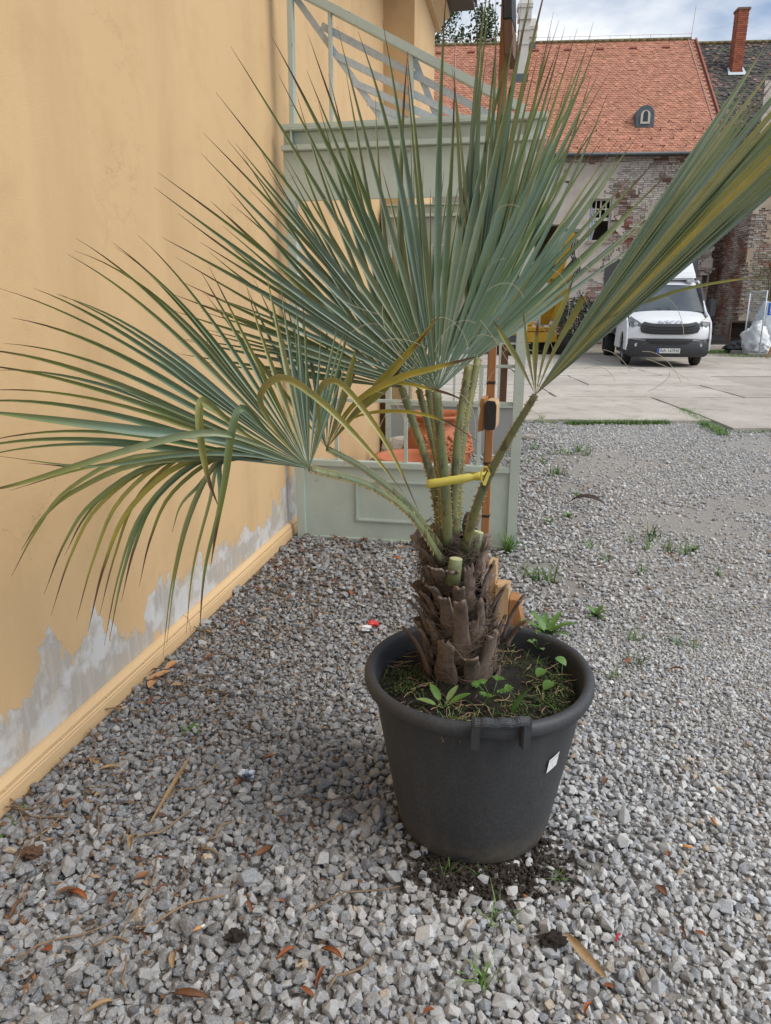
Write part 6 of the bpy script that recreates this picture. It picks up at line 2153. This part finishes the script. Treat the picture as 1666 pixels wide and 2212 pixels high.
# white sacks and wrapped goods
M_SACK = mat('white_woven_sack', (0.70, 0.72, 0.74), (0.55, 0.57, 0.60), 0.6, 5, 5, bmp=0.6, bscale=9, bdist=0.05)
def sack(px, py, Y, w_, h_, label, seed, m_, name='sack', cat='sack'):
    r_ = random.Random(seed)
    p = ay(px, py, Y); p.z = 0.01
    bm = bmesh.new(); bmesh.ops.create_icosphere(bm, subdivisions=4, radius=1)
    for v in bm.verts:
        c = v.co.copy(); n_ = mnoise.fractal(c * 1.6 + Vector((seed, 0, 0)), .7, 2, 4); n2 = mnoise.fractal(c * 5 + Vector((0, seed, 0)), .6, 2, 3)
        k = 1 + .28 * n_ + .10 * n2
        pz = max(-.82, c.z * k)
        v.co = (c.x * w_ * k * (1.1 - .35 * max(0, c.z)), c.y * w_ * .8 * k, (pz + .82) * h_ / 1.7)
    me_ = bpy.data.meshes.new(name); bm.to_mesh(me_); bm.free()
    me_.polygons.foreach_set('use_smooth', [True] * len(me_.polygons))
    o = link(name, me_, m_); o.location = p
    tag(o, label, cat)
    return o
sack(1628, 762, 23.6, .42, .95, 'slumped white sack leaning beside the mesh fence panel', 3, M_SACK)
sack(1650, 768, 22.9, .28, .45, 'small white sack on the ground under the easel sign', 5, M_SACK)
sack(1652, 755, 24.5, .50, 1.55, 'tall stack of goods wrapped in shiny clear plastic behind the easel', 9, film_material('wrapping_film', (0.50, 0.54, 0.57), .93), 'wrapped_goods', 'bundle')
sack(1600, 760, 24.6, .45, .42, 'dark bin bag lying at the foot of the fence panel', 13, mat('dark_bag', (0.03, 0.035, 0.04), rough=0.35), 'bin_bag', 'bag')
# slab of stone and boards behind the lorry
pz = ay(1545, 742, 27.5); pz.z = 0.0
o = MB().box((-.55, -.25, 0), (.55, .25, .16)).build('stone_block', mat('pale_stone', (0.50, 0.46, 0.42), rough=0.9), None, bevel=0.03)
o.location = pz; o.rotation_euler = (0, 0, .15); tag(o, 'pale oblong stone block lying on the grass behind the lorry', 'stone')
pz = ay(1540, 728, 29.3); pz.z = 0.01
pal = empty('timber_stack', pz, -.05, 'low stack of dark boards against the brick house', 'boards')
for k in range(5):
    MB().box((-.9, -.3 + .02 * k, .09 * k), (.85, .3 - .03 * k, .085 + .09 * k)).build('board', M_RUST if k % 2 else M_BLACKP, pal, bevel=0.01)
# dark shrub against the brick house
def bush(px, Y, rx, rz, z0, label, seed, m_, n=2600, ls=.06):
    r_ = random.Random(seed); p = ay(px, 700, Y); p.z = 0
    root = empty('shrub', p, 0, label, 'shrub')
    V, Q = [], []
    for _ in range(n):
        a, b_ = r_.uniform(0, 6.28), math.acos(r_.uniform(-1, 1)); k = r_.uniform(.45, 1) ** .5
        q = Vector((rx * k * math.sin(b_) * math.cos(a), rx * k * math.sin(b_) * math.sin(a), z0 + rz + rz * k * math.cos(b_)))
        q *= 1 + .2 * mnoise.noise(q * 2.2)
        d1 = Vector([r_.gauss(0, 1) for _ in range(3)]).normalized(); d2 = d1.cross(Vector((r_.gauss(0, 1), r_.gauss(0, 1), r_.gauss(0, 1)))).normalized(); s_ = ls * r_.uniform(.6, 1.3)
        k = len(V); V += [q - d1 * s_, q + d2 * s_ * .5, q + d1 * s_, q - d2 * s_ * .5]; Q.append((k, k + 1, k + 2, k + 3))
    link('foliage', np_mesh('foliage', np.array([v[:] for v in V]), np.array(Q)), m_, root)
    st = MB()
    for k in range(7):
        a = k * .9; st.tube([(0, 0, 0), (math.cos(a) * rx * .3, math.sin(a) * rx * .3, z0 + rz), (math.cos(a) * rx * .7, math.sin(a) * rx * .7, z0 + rz * 1.5)], [.03, .02, .008], 5)
    st.build('stem', M_BARK, root)
bush(1252, 29.5, 1.0, .95, 0.1, 'dark green shrub growing against the foot of the brick house', 4, mat('dark_shrub_leaves', (0.035, 0.055, 0.035), (0.02, 0.032, 0.02), 0.6, 3))
bush(1664, 28.2, .9, 1.1, 1.6, 'straggly yellow-green creeper shrub on the annex wall', 6, mat('yellow_green_leaves', (0.20, 0.19, 0.05), (0.10, 0.11, 0.03), 0.6, 3), 700, .045)
# ================================================================ SMALL THINGS ON THE GROUND AND IN THE POT
def blade_mb(mb, base, dirv, L_, w_, bend=0.6, n=5, r_=random, side=None):
    """one grass blade"""
    d = Vector(dirv).normalized()
    s_ = side or d.cross(Vector((0, 0, 1)))
    s_ = s_.normalized() if s_.length > 1e-4 else Vector((1, 0, 0))
    p = Vector(base); V = []
    for i in range(n + 1):
        q = i / n
        ww = w_ * (1 - q ** 1.6) / 2 + .0002
        V += [p - s_ * ww, p + s_ * ww]
        p = p + d * (L_ / n)
        d = (d + Vector((d.x * .25, d.y * .25, -bend / n))).normalized()
    mb.add(V, [(2 * i, 2 * i + 1, 2 * i + 3, 2 * i + 2) for i in range(n)])


M_GRASS = mat('grass_blade', (0.12, 0.23, 0.045), (0.08, 0.16, 0.030), 0.55, 20, rnd=0.25)
M_WEED = mat('weed_leaf', (0.095, 0.19, 0.035), (0.06, 0.135, 0.025), 0.5, 40, bmp=0.2, bscale=150)
M_WEEDP = mat('pale_weed_leaf', (0.17, 0.24, 0.09), (0.12, 0.19, 0.06), 0.5, 40)


def tuft_mesh(seed, n, L_, w_, spread):
    r_ = random.Random(seed); mb = MB()
    for k in range(n):
        a = r_.uniform(0, 6.28); t_ = r_.uniform(.1, spread)
        blade_mb(mb, (r_.gauss(0, .012), r_.gauss(0, .012), 0), (math.cos(a) * t_, math.sin(a) * t_, 1), L_ * r_.uniform(.5, 1.1), w_ * r_.uniform(.7, 1.2), r_.uniform(.3, 1.0))
    me = mb.mesh('grass_tuft', True); me.materials.append(M_GRASS)
    return me


TUFTS = [tuft_mesh(k, 16, .10, .0045, 1.0) for k in range(4)]
BIG = tuft_mesh(20, 46, .21, .0075, 0.9)
spots = [(945, 830, 1.3), (890, 920, 1.0), (915, 870, .9), (1040, 930, 1.0), (1145, 955, 1.0), (860, 1070, .8), (230, 1110, 1.1), (310, 1120, 1.2), (180, 1100, .9), (1345, 1080, .7), (1085, 1515, .75), (825, 1480, .75), (870, 1630, .9), (690, 1715, .6), (1190, 1525, .6), (340, 450, 1.2), (380, 455, 1.0), (300, 460, 1.0), (470, 310, 1.4), (520, 330, 1.3), (430, 330, 1.2), (340, 330, 1.2), (240, 125, 1.4), (200, 300, 1.2), (260, 390, 1.1), (150, 380, 1.0), (460, 590, .8), (790, 870, .8), (540, 905, .7), (640, 990, .7)]
rt_ = random.Random(2)
for k, (x, y, s_) in enumerate(spots):
    p = gp(1084.6 + x * .349, 867.7 + y * .349)
    o = link('grass_tuft', TUFTS[k % 4], None); o.location = p; s2 = s_ * rt_.uniform(1.05, 1.35); o.scale = (s2, s2, s2); o.rotation_euler = (0, 0, rt_.uniform(0, 6))
    lb_t = f"{'large' if s_ > 1.15 else 'small' if s_ < .85 else 'middling'} grass tuft growing {'near the concrete slabs' if p.y > 6.2 else 'in the open yard beyond the pot' if p.y > 3.2 else 'in the pale gravel beside the pot'}"
    tag(o, lb_t, 'grass', lb_t.replace('tuft', 'tufts'))
p = gp(1098, 1195); o = link('grass_tuft', BIG, None); o.location = p; tag(o, 'thick tuft of bright green grass at the foot of the steel post', 'grass')
for x, y, s_ in ((1083, 1997, .9), (1038, 2128, .9), (1210, 1902, .5), (965, 1885, .6), (1030, 1890, .5)):
    o = link('grass_tuft', TUFTS[int(x) % 4], None); o.location = gp(x, y); o.scale = (s_, s_, s_ * .8); o.rotation_euler = (0, 0, x)
    tag(o, 'thin sprig of grass sprouting from the gravel in front of the pot', 'grass', 'grass sprigs before the pot')

# grass in the joints of the slabs and along the house: too much to count
gb = MB(); gr_ = random.Random(9)
def strip_grass(p, q, n, wd, L0, L1):
    for _ in range(n):
        c = p.lerp(q, gr_.random()) + Vector((gr_.gauss(0, wd), gr_.gauss(0, wd), 0))
        a = gr_.uniform(0, 6.28)
        blade_mb(gb, c, (math.cos(a) * .5, math.sin(a) * .5, 1), gr_.uniform(L0, L1), .007, .6, 3)
strip_grass(gp(1225, 917), gp(1445, 916), 1500, .035, .03, .10)
strip_grass(gp(1150, 914), gp(1225, 916), 160, .05, .03, .08)
strip_grass(gp(1472, 889), gp(1566, 942), 1500, .05, .03, .10)
strip_grass(gp(1600, 936), gp(1680, 934), 120, .03, .02, .06)
for a, b_, n in (((1525, 764), (1605, 762), 2600), ((1560, 772), (1690, 774), 900), ((1520, 752), (1600, 748), 2200)):
    strip_grass(gp(*a), gp(*b_), n, .22, .08, .2)
strip_grass(gp(1190, 812), gp(1260, 806), 120, .05, .03, .1)
strip_grass(gp(1300, 850), gp(1330, 850), 60, .05, .03, .08)
o = gb.build('grass', M_GRASS, fix=False, smooth=True)
tag(o, 'short green grass growing in the slab joints and before the old houses', 'grass', kind='stuff')

# ---- leafy weeds
def leaf_obj(parent, base, dirv, L_, w_, m_, bend=.4, name='leaf', lobes=0, cup=.15):
    d = Vector(dirv).normalized(); s_ = d.cross(Vector((0, 0, 1))); s_ = s_.normalized() if s_.length > .01 else Vector((1, 0, 0))
    p = Vector(base); V = []; n = 9
    for i in range(n + 1):
        q = i / n
        ww = w_ * (math.sin(math.pi * min(1, q * .93 + .07) ** .85) ** .8) / 2 * (1 + (.28 * math.sin(q * lobes * 6.28) if lobes else 0)) + .0002
        nn = s_.cross(d).normalized()
        V += [p - s_ * ww + nn * ww * cup * 2, p, p + s_ * ww + nn * ww * cup * 2]
        p = p + d * (L_ / n); d = (d + Vector((0, 0, -bend / n))).normalized()
    mb = MB().add(V, [(3 * i + j, 3 * i + j + 1, 3 * i + j + 4, 3 * i + j + 3) for i in range(n) for j in (0, 1)])
    return mb.build(name, m_, parent, smooth=True, fix=False)


def stem(parent, pts, r_=.0012, m_=None):
    return MB().tube(pts, r_, 5).build('stem', m_ or M_WEED, parent, smooth=True)


def on_soil(x, y, z=SOIL_Z + .012):
    return gp(x, y, z)


def weed(name, p, label, cat='weed'):
    return empty(name, p, 0, label, cat)


# rosette in the pot
w_ = weed('rosette_weed', on_soil(957, 1530), 'small rosette weed with oval leaves in the pot soil')
for a, L_, wd, m_ in ((2.9, .052, .020, M_WEEDP), (2.0, .056, .022, M_WEED), (.15, .058, .022, M_WEED), (.9, .055, .017, M_WEEDP)):
    d = Vector((math.cos(a), math.sin(a), .62 if a < 2.5 else .35)); stem(w_, [(0, 0, 0), d * .012, d * .022])
    leaf_obj(w_, d * .02, d, L_, wd, m_, .35)
w_ = weed('feathery_weed', on_soil(1062, 1512), 'feathery bright green weed with lobed leaves in the pot soil')
rw = random.Random(6)
for k in range(6):
    a = k * 1.05; e = Vector((math.cos(a) * .035, math.sin(a) * .03, .032 + .01 * (k % 2)))
    stem(w_, [(0, 0, 0), e * .6, e], .0009)
    for j in range(5):
        b_ = a + (j - 2) * .55
        leaf_obj(w_, e, (math.cos(b_), math.sin(b_), .3), .022, .009, M_WEED, .3, lobes=2)
w_ = weed('heart_leaf_weed', on_soil(1196, 1475), 'thin-stemmed weed with rounded leaves at the pot rim')
for e, L_ in (((.002, .0, .075), .034), ((-.03, -.01, .045), .032), ((-.012, -.03, .02), .036)):
    e = Vector(e); stem(w_, [(0, 0, 0), e * .5 + Vector((.006, 0, .006)), e]); leaf_obj(w_, e, (.5 if e.x > 0 else -.6, -.5, -.1), L_, .030, M_WEED, .6)
w_ = weed('clover_weed', on_soil(1165, 1408), 'pale clover-like weed at the back of the pot')
for k in range(9):
    a = k * .8; e = Vector((math.cos(a) * .022, math.sin(a) * .02, .022 + .012 * (k % 3))); stem(w_, [(0, 0, 0), e], .0008); leaf_obj(w_, e, (math.cos(a), math.sin(a), .2), .016, .015, M_WEEDP if k % 3 == 0 else M_WEED, .2)
w_ = weed('broad_grass', on_soil(1110, 1540), 'broad upright grass blades growing in the pot')
for dx, L_, bd in ((.25, .135, .25), (-.05, .07, 1.2), (.5, .08, 1.4), (-.4, .05, 1.0), (.1, .10, .5)):
    mb = MB(); blade_mb(mb, (0, 0, 0), (dx, -.15, 1), L_, .010, bd, 7, side=Vector((1, .2, 0))); mb.build('blade', M_GRASS, w_, smooth=True, fix=False)
# fine grass, moss and straw over the soil
pg = MB(); pr_ = random.Random(12)
for k in range(240):
    a = pr_.uniform(-2.6, .6) if k % 3 else pr_.uniform(0, 6.28); r_ = .262 * pr_.random() ** .4
    if r_ < .12: continue
    p = POT + Vector((r_ * math.cos(a), r_ * math.sin(a), SOIL_Z))
    b_ = pr_.uniform(0, 6.28); blade_mb(pg, p, (math.cos(b_) * .6, math.sin(b_) * .6, 1), pr_.uniform(.015, .055), .0016, 1.0, 4)
tag(pg.build('fine_grass', M_GRASS, fix=False, smooth=True), 'fine grass blades sprouting over the soil in the pot', 'grass', kind='stuff')
st_ = MB()
for k in range(150):
    a = pr_.uniform(0, 6.28); r_ = .255 * pr_.random() ** .45
    if r_ < .10: continue
    p = POT + Vector((r_ * math.cos(a), r_ * math.sin(a), SOIL_Z + .012)); b_ = pr_.uniform(0, 6.28); P = []
    for i in range(6):
        P.append(p.copy()); b_ += pr_.uniform(-.7, .7); p = p + Vector((math.cos(b_), math.sin(b_), pr_.uniform(-.25, .3))) * pr_.uniform(.006, .014)
    st_.tube(P, pr_.uniform(.0006, .0014), 4, cap=False)
tag(st_.build('straw', mat('dry_straw', (0.34, 0.25, 0.14), (0.20, 0.13, 0.07), 0.9, 20), fix=False), 'dry straw and root threads lying on the pot soil', 'straw', kind='stuff')
mo = []
gm_ = np.random.default_rng(6)
for (cx2, cy2, rad, n) in ((-.17, .05, .05, 260), (-.19, -.03, .04, 200), (.18, -.10, .06, 300), (.20, 0.0, .04, 160), (-.05, -.21, .05, 200), (.08, -.20, .04, 160)):
    for _ in range(n):
        mo.append((POT.x + cx2 + gm_.normal(0, rad * .6), POT.y + cy2 + gm_.normal(0, rad * .6), SOIL_Z + .007 + gm_.uniform(0, .008)))
mo = np.array(mo); mo = mo[np.hypot(mo[:, 0] - POT.x, mo[:, 1] - POT.y) < .262]
clod_object('moss', mo, gm_.uniform(.002, .006, len(mo)), gm_, (0.045, 0.065, 0.015), 'dark green moss cushions on the pot soil', 'moss')
sc_ = []
for _ in range(500):
    a = gm_.uniform(0, 6.28); r_ = .258 * gm_.uniform() ** .5
    if r_ > .09: sc_.append((POT.x + r_ * math.cos(a), POT.y + r_ * math.sin(a), SOIL_Z + .008 + gm_.uniform(-.004, .008)))
sc_ = np.array(sc_)
clod_object('soil_crumbs', sc_, gm_.uniform(.002, .008, len(sc_)), gm_, (0.028, 0.021, 0.016), 'dark crumbs of soil strewn inside the pot', 'soil')

# weed by the steel panel
w_ = weed('elder_seedling', gp(862, 1163), 'green elder seedling with toothed leaves against the steel panel')
top = Vector((-.02, -.02, .13)); stem(w_, [(0, 0, 0), (.005, -.01, .07), top], .003)
for e, sg in (((-.06, -.03, .17), -1), ((.01, -.04, .15), 1), ((.085, 0, .17), 1), ((-.05, 0, .10), -1), ((.05, -.02, .025), 1), ((-.07, 0, .04), -1)):
    e = Vector(e); stem(w_, [top * (.4 + .6 * (e.z > .09)), e], .0015)
    for j in range(5):
        b_ = (math.pi if sg < 0 else 0) + (j - 2) * .75
        leaf_obj(w_, e, (math.cos(b_), math.sin(b_) * .6 - .2, .35 - .12 * abs(j - 2)), .062, .034, M_WEED, .5, lobes=5)
w_ = weed('dandelion', gp(1182, 1372), 'dandelion with jagged leaves growing behind the pot rim')
for k in range(10):
    a = k * .63 + .2; leaf_obj(w_, (0, 0, 0), (math.cos(a), math.sin(a), .75 + .3 * (k % 2)), .15, .035, M_WEED, .7, lobes=4)
for x, y, s_, lb2 in ((1287, 1332, .8, 'leafy green weed in the pale gravel beyond the pot'), (1186, 1130, .6, 'low round-leaved weed on the gravel past the steel post'), (1226, 1120, .75, 'upright leafy weed on the gravel near a curled bark strip'), (412, 1585, .5, 'tiny weed with two upright leaves in the gravel near the wall'), (15, 1795, .5, 'tiny round-leaved weed by the skirting of the wall'), (62, 1755, .35, 'tiny seedling in the gravel against the skirting'), (1500, 1190, .6, 'flat green weed in the open gravel of the yard')):
    w_ = weed('small_weed', gp(x, y), lb2)
    for k in range(8):
        a = k * .8 + x; leaf_obj(w_, (0, 0, 0), (math.cos(a), math.sin(a), .5 + .5 * (k % 3)), .09 * s_, .032 * s_, M_WEED, .6, lobes=2)

# ---- dead leaves and litter
def dead_leaf_mesh(seed, L_, w_, curl, roll):
    r_ = random.Random(seed); n, m_ = 12, 5; V = []
    p = Vector((-L_ / 2, 0, 0)); a = curl * .5
    for i in range(n + 1):
        q = i / n; ww = w_ * math.sin(math.pi * min(1, q * .96 + .03)) ** .7 / 2 + .0006
        for j in range(m_):
            u = -1 + 2 * j / (m_ - 1); ph = u * roll
            rr_ = ww / max(.2, roll)
            V.append((p.x, math.sin(ph) * rr_ + .003 * math.sin(q * 5 + seed), p.z + (1 - math.cos(ph)) * rr_ + .0015 * mnoise.noise(Vector((q * 6, u * 2, seed)))))
        p = p + Vector((math.cos(a), 0, math.sin(a))) * (L_ / n); a -= curl / n
    z0 = min(v[2] for v in V)
    V = [(x, y, z - z0) for x, y, z in V]
    mb = MB().add(V, [(i * m_ + j, i * m_ + j + 1, (i + 1) * m_ + j + 1, (i + 1) * m_ + j) for i in range(n) for j in range(m_ - 1)])
    return mb.mesh('dead_leaf', True)


M_DL = [mat('brown_dead_leaf', (0.20, 0.085, 0.035), (0.11, 0.05, 0.025), 0.7, 30, bmp=.4, bscale=80, rnd=.25), mat('tan_dead_leaf', (0.36, 0.25, 0.13), (0.24, 0.15, 0.07), 0.7, 30, bmp=.4, bscale=80, rnd=.2), mat('rust_dead_leaf', (0.30, 0.095, 0.030), (0.17, 0.055, 0.02), 0.7, 30, bmp=.4, bscale=80, rnd=.2)]
DLM = {}
for c in range(3):
    for k in range(4):
        me_ = dead_leaf_mesh(k * 7 + c, (.055, .065, .045, .075)[k], (.022, .018, .024, .026)[k], (.8, 1.4, .4, 1.0)[k], (1.2, 2.0, .8, 1.7)[k]); me_.materials.append(M_DL[c]); DLM[c, k] = me_
CNAME = ('brown', 'tan', 'rust-red')


def zone(p):
    """which findable thing a small object lies beside"""
    s_, t_ = WN.dot(p) - WC, WA.dot(p)
    if t_ > T1 - .32 and s_ < 1.45: return 'against the foot of the steel panel'
    if s_ < .20: return 'against the skirting of the yellow wall'
    if (p - POT).length < .55: return 'beside the black pot'
    if p.y > 2.35: return 'on the pale gravel past the pot' if s_ > 1.3 else 'on the gravel between the pot and the steel panel'
    if s_ > 1.25: return 'on the pale gravel in front of the pot'
    if p.y < 1.25: return 'on the coarse gravel well in front of the pot'
    return 'on the gravel between the pot and yellow wall'


rl = random.Random(17)


def put_leaf(p, c, s_=1.0, k=None):
    s_ *= .85
    k = rl.randrange(4) if k is None else k
    o = link('dead_leaf', DLM[c, k], None); o.location = (p.x, p.y, .018 + rl.uniform(0, .006)); o.rotation_euler = (rl.uniform(-.35, .35), rl.uniform(-.35, .35), rl.uniform(0, 6.28)); s2 = s_ * rl.uniform(.8, 1.15); o.scale = (s2, s2, s2)
    shp = ('curled', 'rolled', 'flat', 'large curled')[k]
    lb_t = f'{shp} {CNAME[c]} dead leaf lying {zone(Vector(o.location))}'
    tag(o, lb_t, 'leaf', lb_t.replace('dead leaf lying', 'dead leaves'))


LL = [(580, 420, 1, 1.2), (910, 430, 1, 1.2), (620, 560, 0, 1), (700, 630, 0, .9), (300, 640, 0, 1.2), (340, 650, 2, 1.1), (325, 625, 0, 1.1), (490, 660, 0, .9), (890, 625, 0, .8), (1020, 600, 0, .8), (1210, 670, 2, .7), (1240, 900, 2, .7), (1430, 895, 2, .9), (1390, 1000, 2, .7), (1330, 1070, 2, .7), (750, 920, 1, 1.2), (830, 1090, 0, 1.4), (210, 880, 2, .9), (440, 1130, 1, .9), (1220, 315, 2, .8), (1140, 460, 0, 1.1), (1210, 115, 2, .8), (1165, 42, 2, .9), (690, 490, 0, .8), (870, 370, 0, 1), (1470, 350, 1, .9), (1350, 350, 0, .7), (1080, 690, 0, .9), (700, 300, 0, .6), (420, 60, 1, 1), (480, 100, 1, 1), (300, 240, 0, 1), (80, 700, 0, 1.3), (1040, 150, 0, .9), (620, 830, 0, .7), (1060, 490, 0, .9)]
for x, y, c, s_ in LL: put_leaf(gp(x * .5, 1627 + y * .5), c, s_)
for x, y, c, s_ in ((1215, 465, 2, .6), (1280, 810, 2, .6), (1355, 815, 2, .6), (960, 1040, 2, .7), (1190, 620, 0, .9), (180, 1150, 2, .9), (870, 1140, 2, .6), (605, 650, 2, .5), (945, 150, 0, .7), (960, 625, 2, .4), (1605, 130, 0, .6)): put_leaf(gp(833 + x * .5, 1627 + y * .5), c, s_)
for _ in range(46):
    t_ = rl.uniform(1.5, 4.35); put_leaf(wf(abs(rl.gauss(.10, .10)) + .06, t_, 0), rl.choice((0, 0, 1, 2)), rl.uniform(.6, 1.1))
for _ in range(30): put_leaf(wf(rl.uniform(.1, 1.35), T1 - .03 - abs(rl.gauss(.06, .08)), 0), rl.choice((0, 2, 2, 1)), rl.uniform(.7, 1.3))
for x, y in ((760, 1278), (758, 1288), (838, 1300), (858, 1215), (900, 1225), (700, 1270), (725, 1265), (820, 1440), (560, 1245), (680, 1340), (1340, 1125), (1450, 1205), (1210, 1135), (1165, 1040), (1160, 1060), (1150, 1050), (1155, 1005), (1205, 1200), (1300, 1235), (1440, 1195), (1465, 1220), (1390, 1345), (1355, 1440), (1460, 1460), (1180, 1330), (1260, 1270)): put_leaf(gp(x, y), rl.choice((0, 2)), rl.uniform(.8, 1.3))
# named single pieces
o = link('long_dead_leaf', dead_leaf_mesh(77, .13, .026, .5, 1.1), M_DL[1]); p = gp(1262, 2088); o.location = (p.x, p.y, .026); o.rotation_euler = (.2, .1, -1.0); tag(o, 'long tan folded leaf lying before the pot', 'leaf')
o = link('bark_strip', dead_leaf_mesh(88, .30, .06, 1.5, 1.2), mat('dark_bark_strip', (0.09, 0.065, 0.06), (0.05, 0.035, 0.03), .8, 20)); p = gp(1272, 1100); o.location = (p.x, p.y, .03); o.rotation_euler = (.2, 0, -.5); tag(o, 'curled dark strip of bark lying on the yard gravel', 'bark')
for k, (x, y) in enumerate(((345, 1470), (372, 1447), (330, 1488))):
    o = link('plaster_flake', dead_leaf_mesh(60 + k, .11 - .02 * k, .03, .3, .5), mat('ochre_flake', (0.42, 0.235, 0.11), (0.34, 0.18, 0.08), .85, 30) if k == 0 else bpy.data.materials['ochre_flake']); p = gp(x, y); o.location = (p.x, p.y, .022); o.rotation_euler = (.15, .1, .9 + .3 * k)
    tag(o, 'thin ochre flake fallen from the wall onto the gravel', 'flake', 'paint flakes under the wall')
M_TWIG = mat('dry_twig', (0.26, 0.18, 0.105), (0.15, 0.095, 0.055), .8, 30, rnd=.25)
rk = random.Random(23)
for k in range(40):
    if k < 26: p = wf(.06 + abs(rk.gauss(.12, .16)), rk.uniform(1.35, 3.0), .024)
    else: p = gp(rk.uniform(40, 780), rk.uniform(1640, 2100), .026)
    a = rk.uniform(0, 6.28); L_ = rk.uniform(.07, .26); P = []
    for i in range(6): P.append((L_ * (i / 5 - .5), .012 * math.sin(i * 1.3 + k), .004 * math.sin(i * 2 + k)))
    o = MB().tube(P, [rk.uniform(.0016, .0035)] * 5 + [.001], 5).build('twig', M_TWIG, None, smooth=True); o.location = p; o.rotation_euler = (0, rk.uniform(-.1, .1), a)
    lb_t = f"{'long' if L_ > .17 else 'short'} dry twig lying {zone(Vector(p))}"
    tag(o, lb_t, 'twig', lb_t.replace('twig lying', 'twigs'))
# dry palm blade
o = link('dry_palm_blade', dead_leaf_mesh(91, .32, .014, .25, .9), M_DL[1]); p = gp(376, 1720); o.location = (p.x, p.y, .03); o.rotation_euler = (0, 0, 1.45); tag(o, 'long dry brown palm blade lying on the gravel', 'leaf')
# cigarette ends
M_FILT = mat('cork_filter', (0.55, 0.27, 0.10), (0.48, 0.22, 0.08), .8, 60); M_PAPER = mat('cigarette_paper', (0.72, 0.68, 0.60), rough=.8)
for k, (x, y) in enumerate(((422, 2008), (1543, 1775), (1484, 1829))):
    root = empty('cigarette_end', gp(x, y, .028), k * 1.3 + .4, 'crushed orange cigarette end lying on the gravel', 'cigarette', 'cigarette ends on the gravel')
    MB().tube([(-.013, 0, 0), (.012, 0, .002)], .004, 10).build('filter', M_FILT, root, smooth=True)
    MB().tube([(.0121, 0, .002), (.022, .001, .003)], [.0039, .0034], 10).build('paper', M_PAPER, root, smooth=True)


def crumple(name, p, s_, m_, label, seed, cat='litter', flat=.5):
    bm = bmesh.new(); bmesh.ops.create_icosphere(bm, subdivisions=3, radius=1)
    for v in bm.verts:
        c = v.co.copy(); k = 1 + .75 * mnoise.fractal(c * 2.2 + Vector((seed, seed, 0)), .7, 2, 3); v.co = (c.x * s_ * k, c.y * s_ * .7 * k, c.z * s_ * flat * k)
    me_ = bpy.data.meshes.new(name); bm.to_mesh(me_); bm.free()
    o = link(name, me_, m_); o.location = p + Vector((0, 0, .012)); return tag(o, label, cat)


crumple('plastic_scrap', gp(533, 1680, .02), .022, mat('pale_blue_plastic', (0.50, 0.58, 0.70), (0.06, 0.07, 0.09), .35, 22, lo=.45, hi=.55), 'crumpled pale blue and black plastic scrap on the gravel', 3)
crumple('red_scrap', gp(806, 1352, .02), .026, mat('red_plastic', (0.62, 0.06, 0.05), rough=.5), 'crumpled scrap of red plastic on the gravel behind the pot', 8)
crumple('white_scrap', gp(791, 1362, .02), .022, mat('white_plastic', (0.75, 0.76, 0.80), rough=.5), 'scrap of white plastic beside the red scrap', 5)
crumple('soil_clod', gp(70, 1850, .02), .026, mat('rusty_clod', (0.14, 0.075, 0.045), (0.08, 0.045, 0.03), .95, 60, bmp=1, bscale=120), 'crumbly reddish brown clod on the gravel by the skirting', 12, 'clod')
crumple('soil_clod', gp(1192, 2040, .02), .026, M_SOIL, 'dark clod of soil lying on the gravel in front of the pot', 14, 'clod', .6)
crumple('soil_clod', gp(510, 2030, .02), .022, M_SOIL, 'small dark soil clod beside a cigarette end', 15, 'clod', .5)
p = gp(1335, 2025, .026); o = MB().tube([(-.012, 0, 0), (.002, .002, .003), (.012, 0, 0)], .003, 6).build('red_wrapper', mat('red_foil', (0.45, 0.03, 0.04), rough=.4)); o.location = p; o.rotation_euler = (0, 0, .9); tag(o, 'tiny twisted red wrapper lying on the gravel', 'litter')

# brown crumbs of leaf litter caught between the stones on the wall side: too many to count
gl = np.random.default_rng(44)
V, Q, C = [], [], []
for _ in range(4200):
    t_ = gl.uniform(1.0, 4.4); s_ = min(abs(gl.normal(0.05, 0.42)) + .05, 1.4)
    p = wf(s_, t_, 0.010 + gl.uniform(-.004, .014))
    if (p - POT).length < .3: continue
    a = gl.uniform(0, 6.28); L_ = gl.uniform(.004, .016); w_ = gl.uniform(.0015, .006); ti = gl.normal(0, .35)
    d = Vector((math.cos(a), math.sin(a), ti)) * L_; e = Vector((-math.sin(a), math.cos(a), gl.normal(0, .4))) * w_
    k = len(V); V += [p - d, p + e, p + d, p - e]; Q.append((k, k + 1, k + 2, k + 3))
    c = np.array([[0.17, 0.085, 0.04], [0.10, 0.06, 0.035], [0.25, 0.16, 0.09]][gl.integers(0, 3)]) * gl.uniform(.6, 1.3); C += [c] * 4
tag(link('leaf_litter', np_mesh('leaf_litter', np.array([v[:] for v in V]), np.array(Q), False, np.array(C)), colmat('litter_crumbs', .9, 0, grain=.2)), 'brown crumbs of leaf litter scattered through the gravel by the wall', 'leaf litter', kind='stuff')
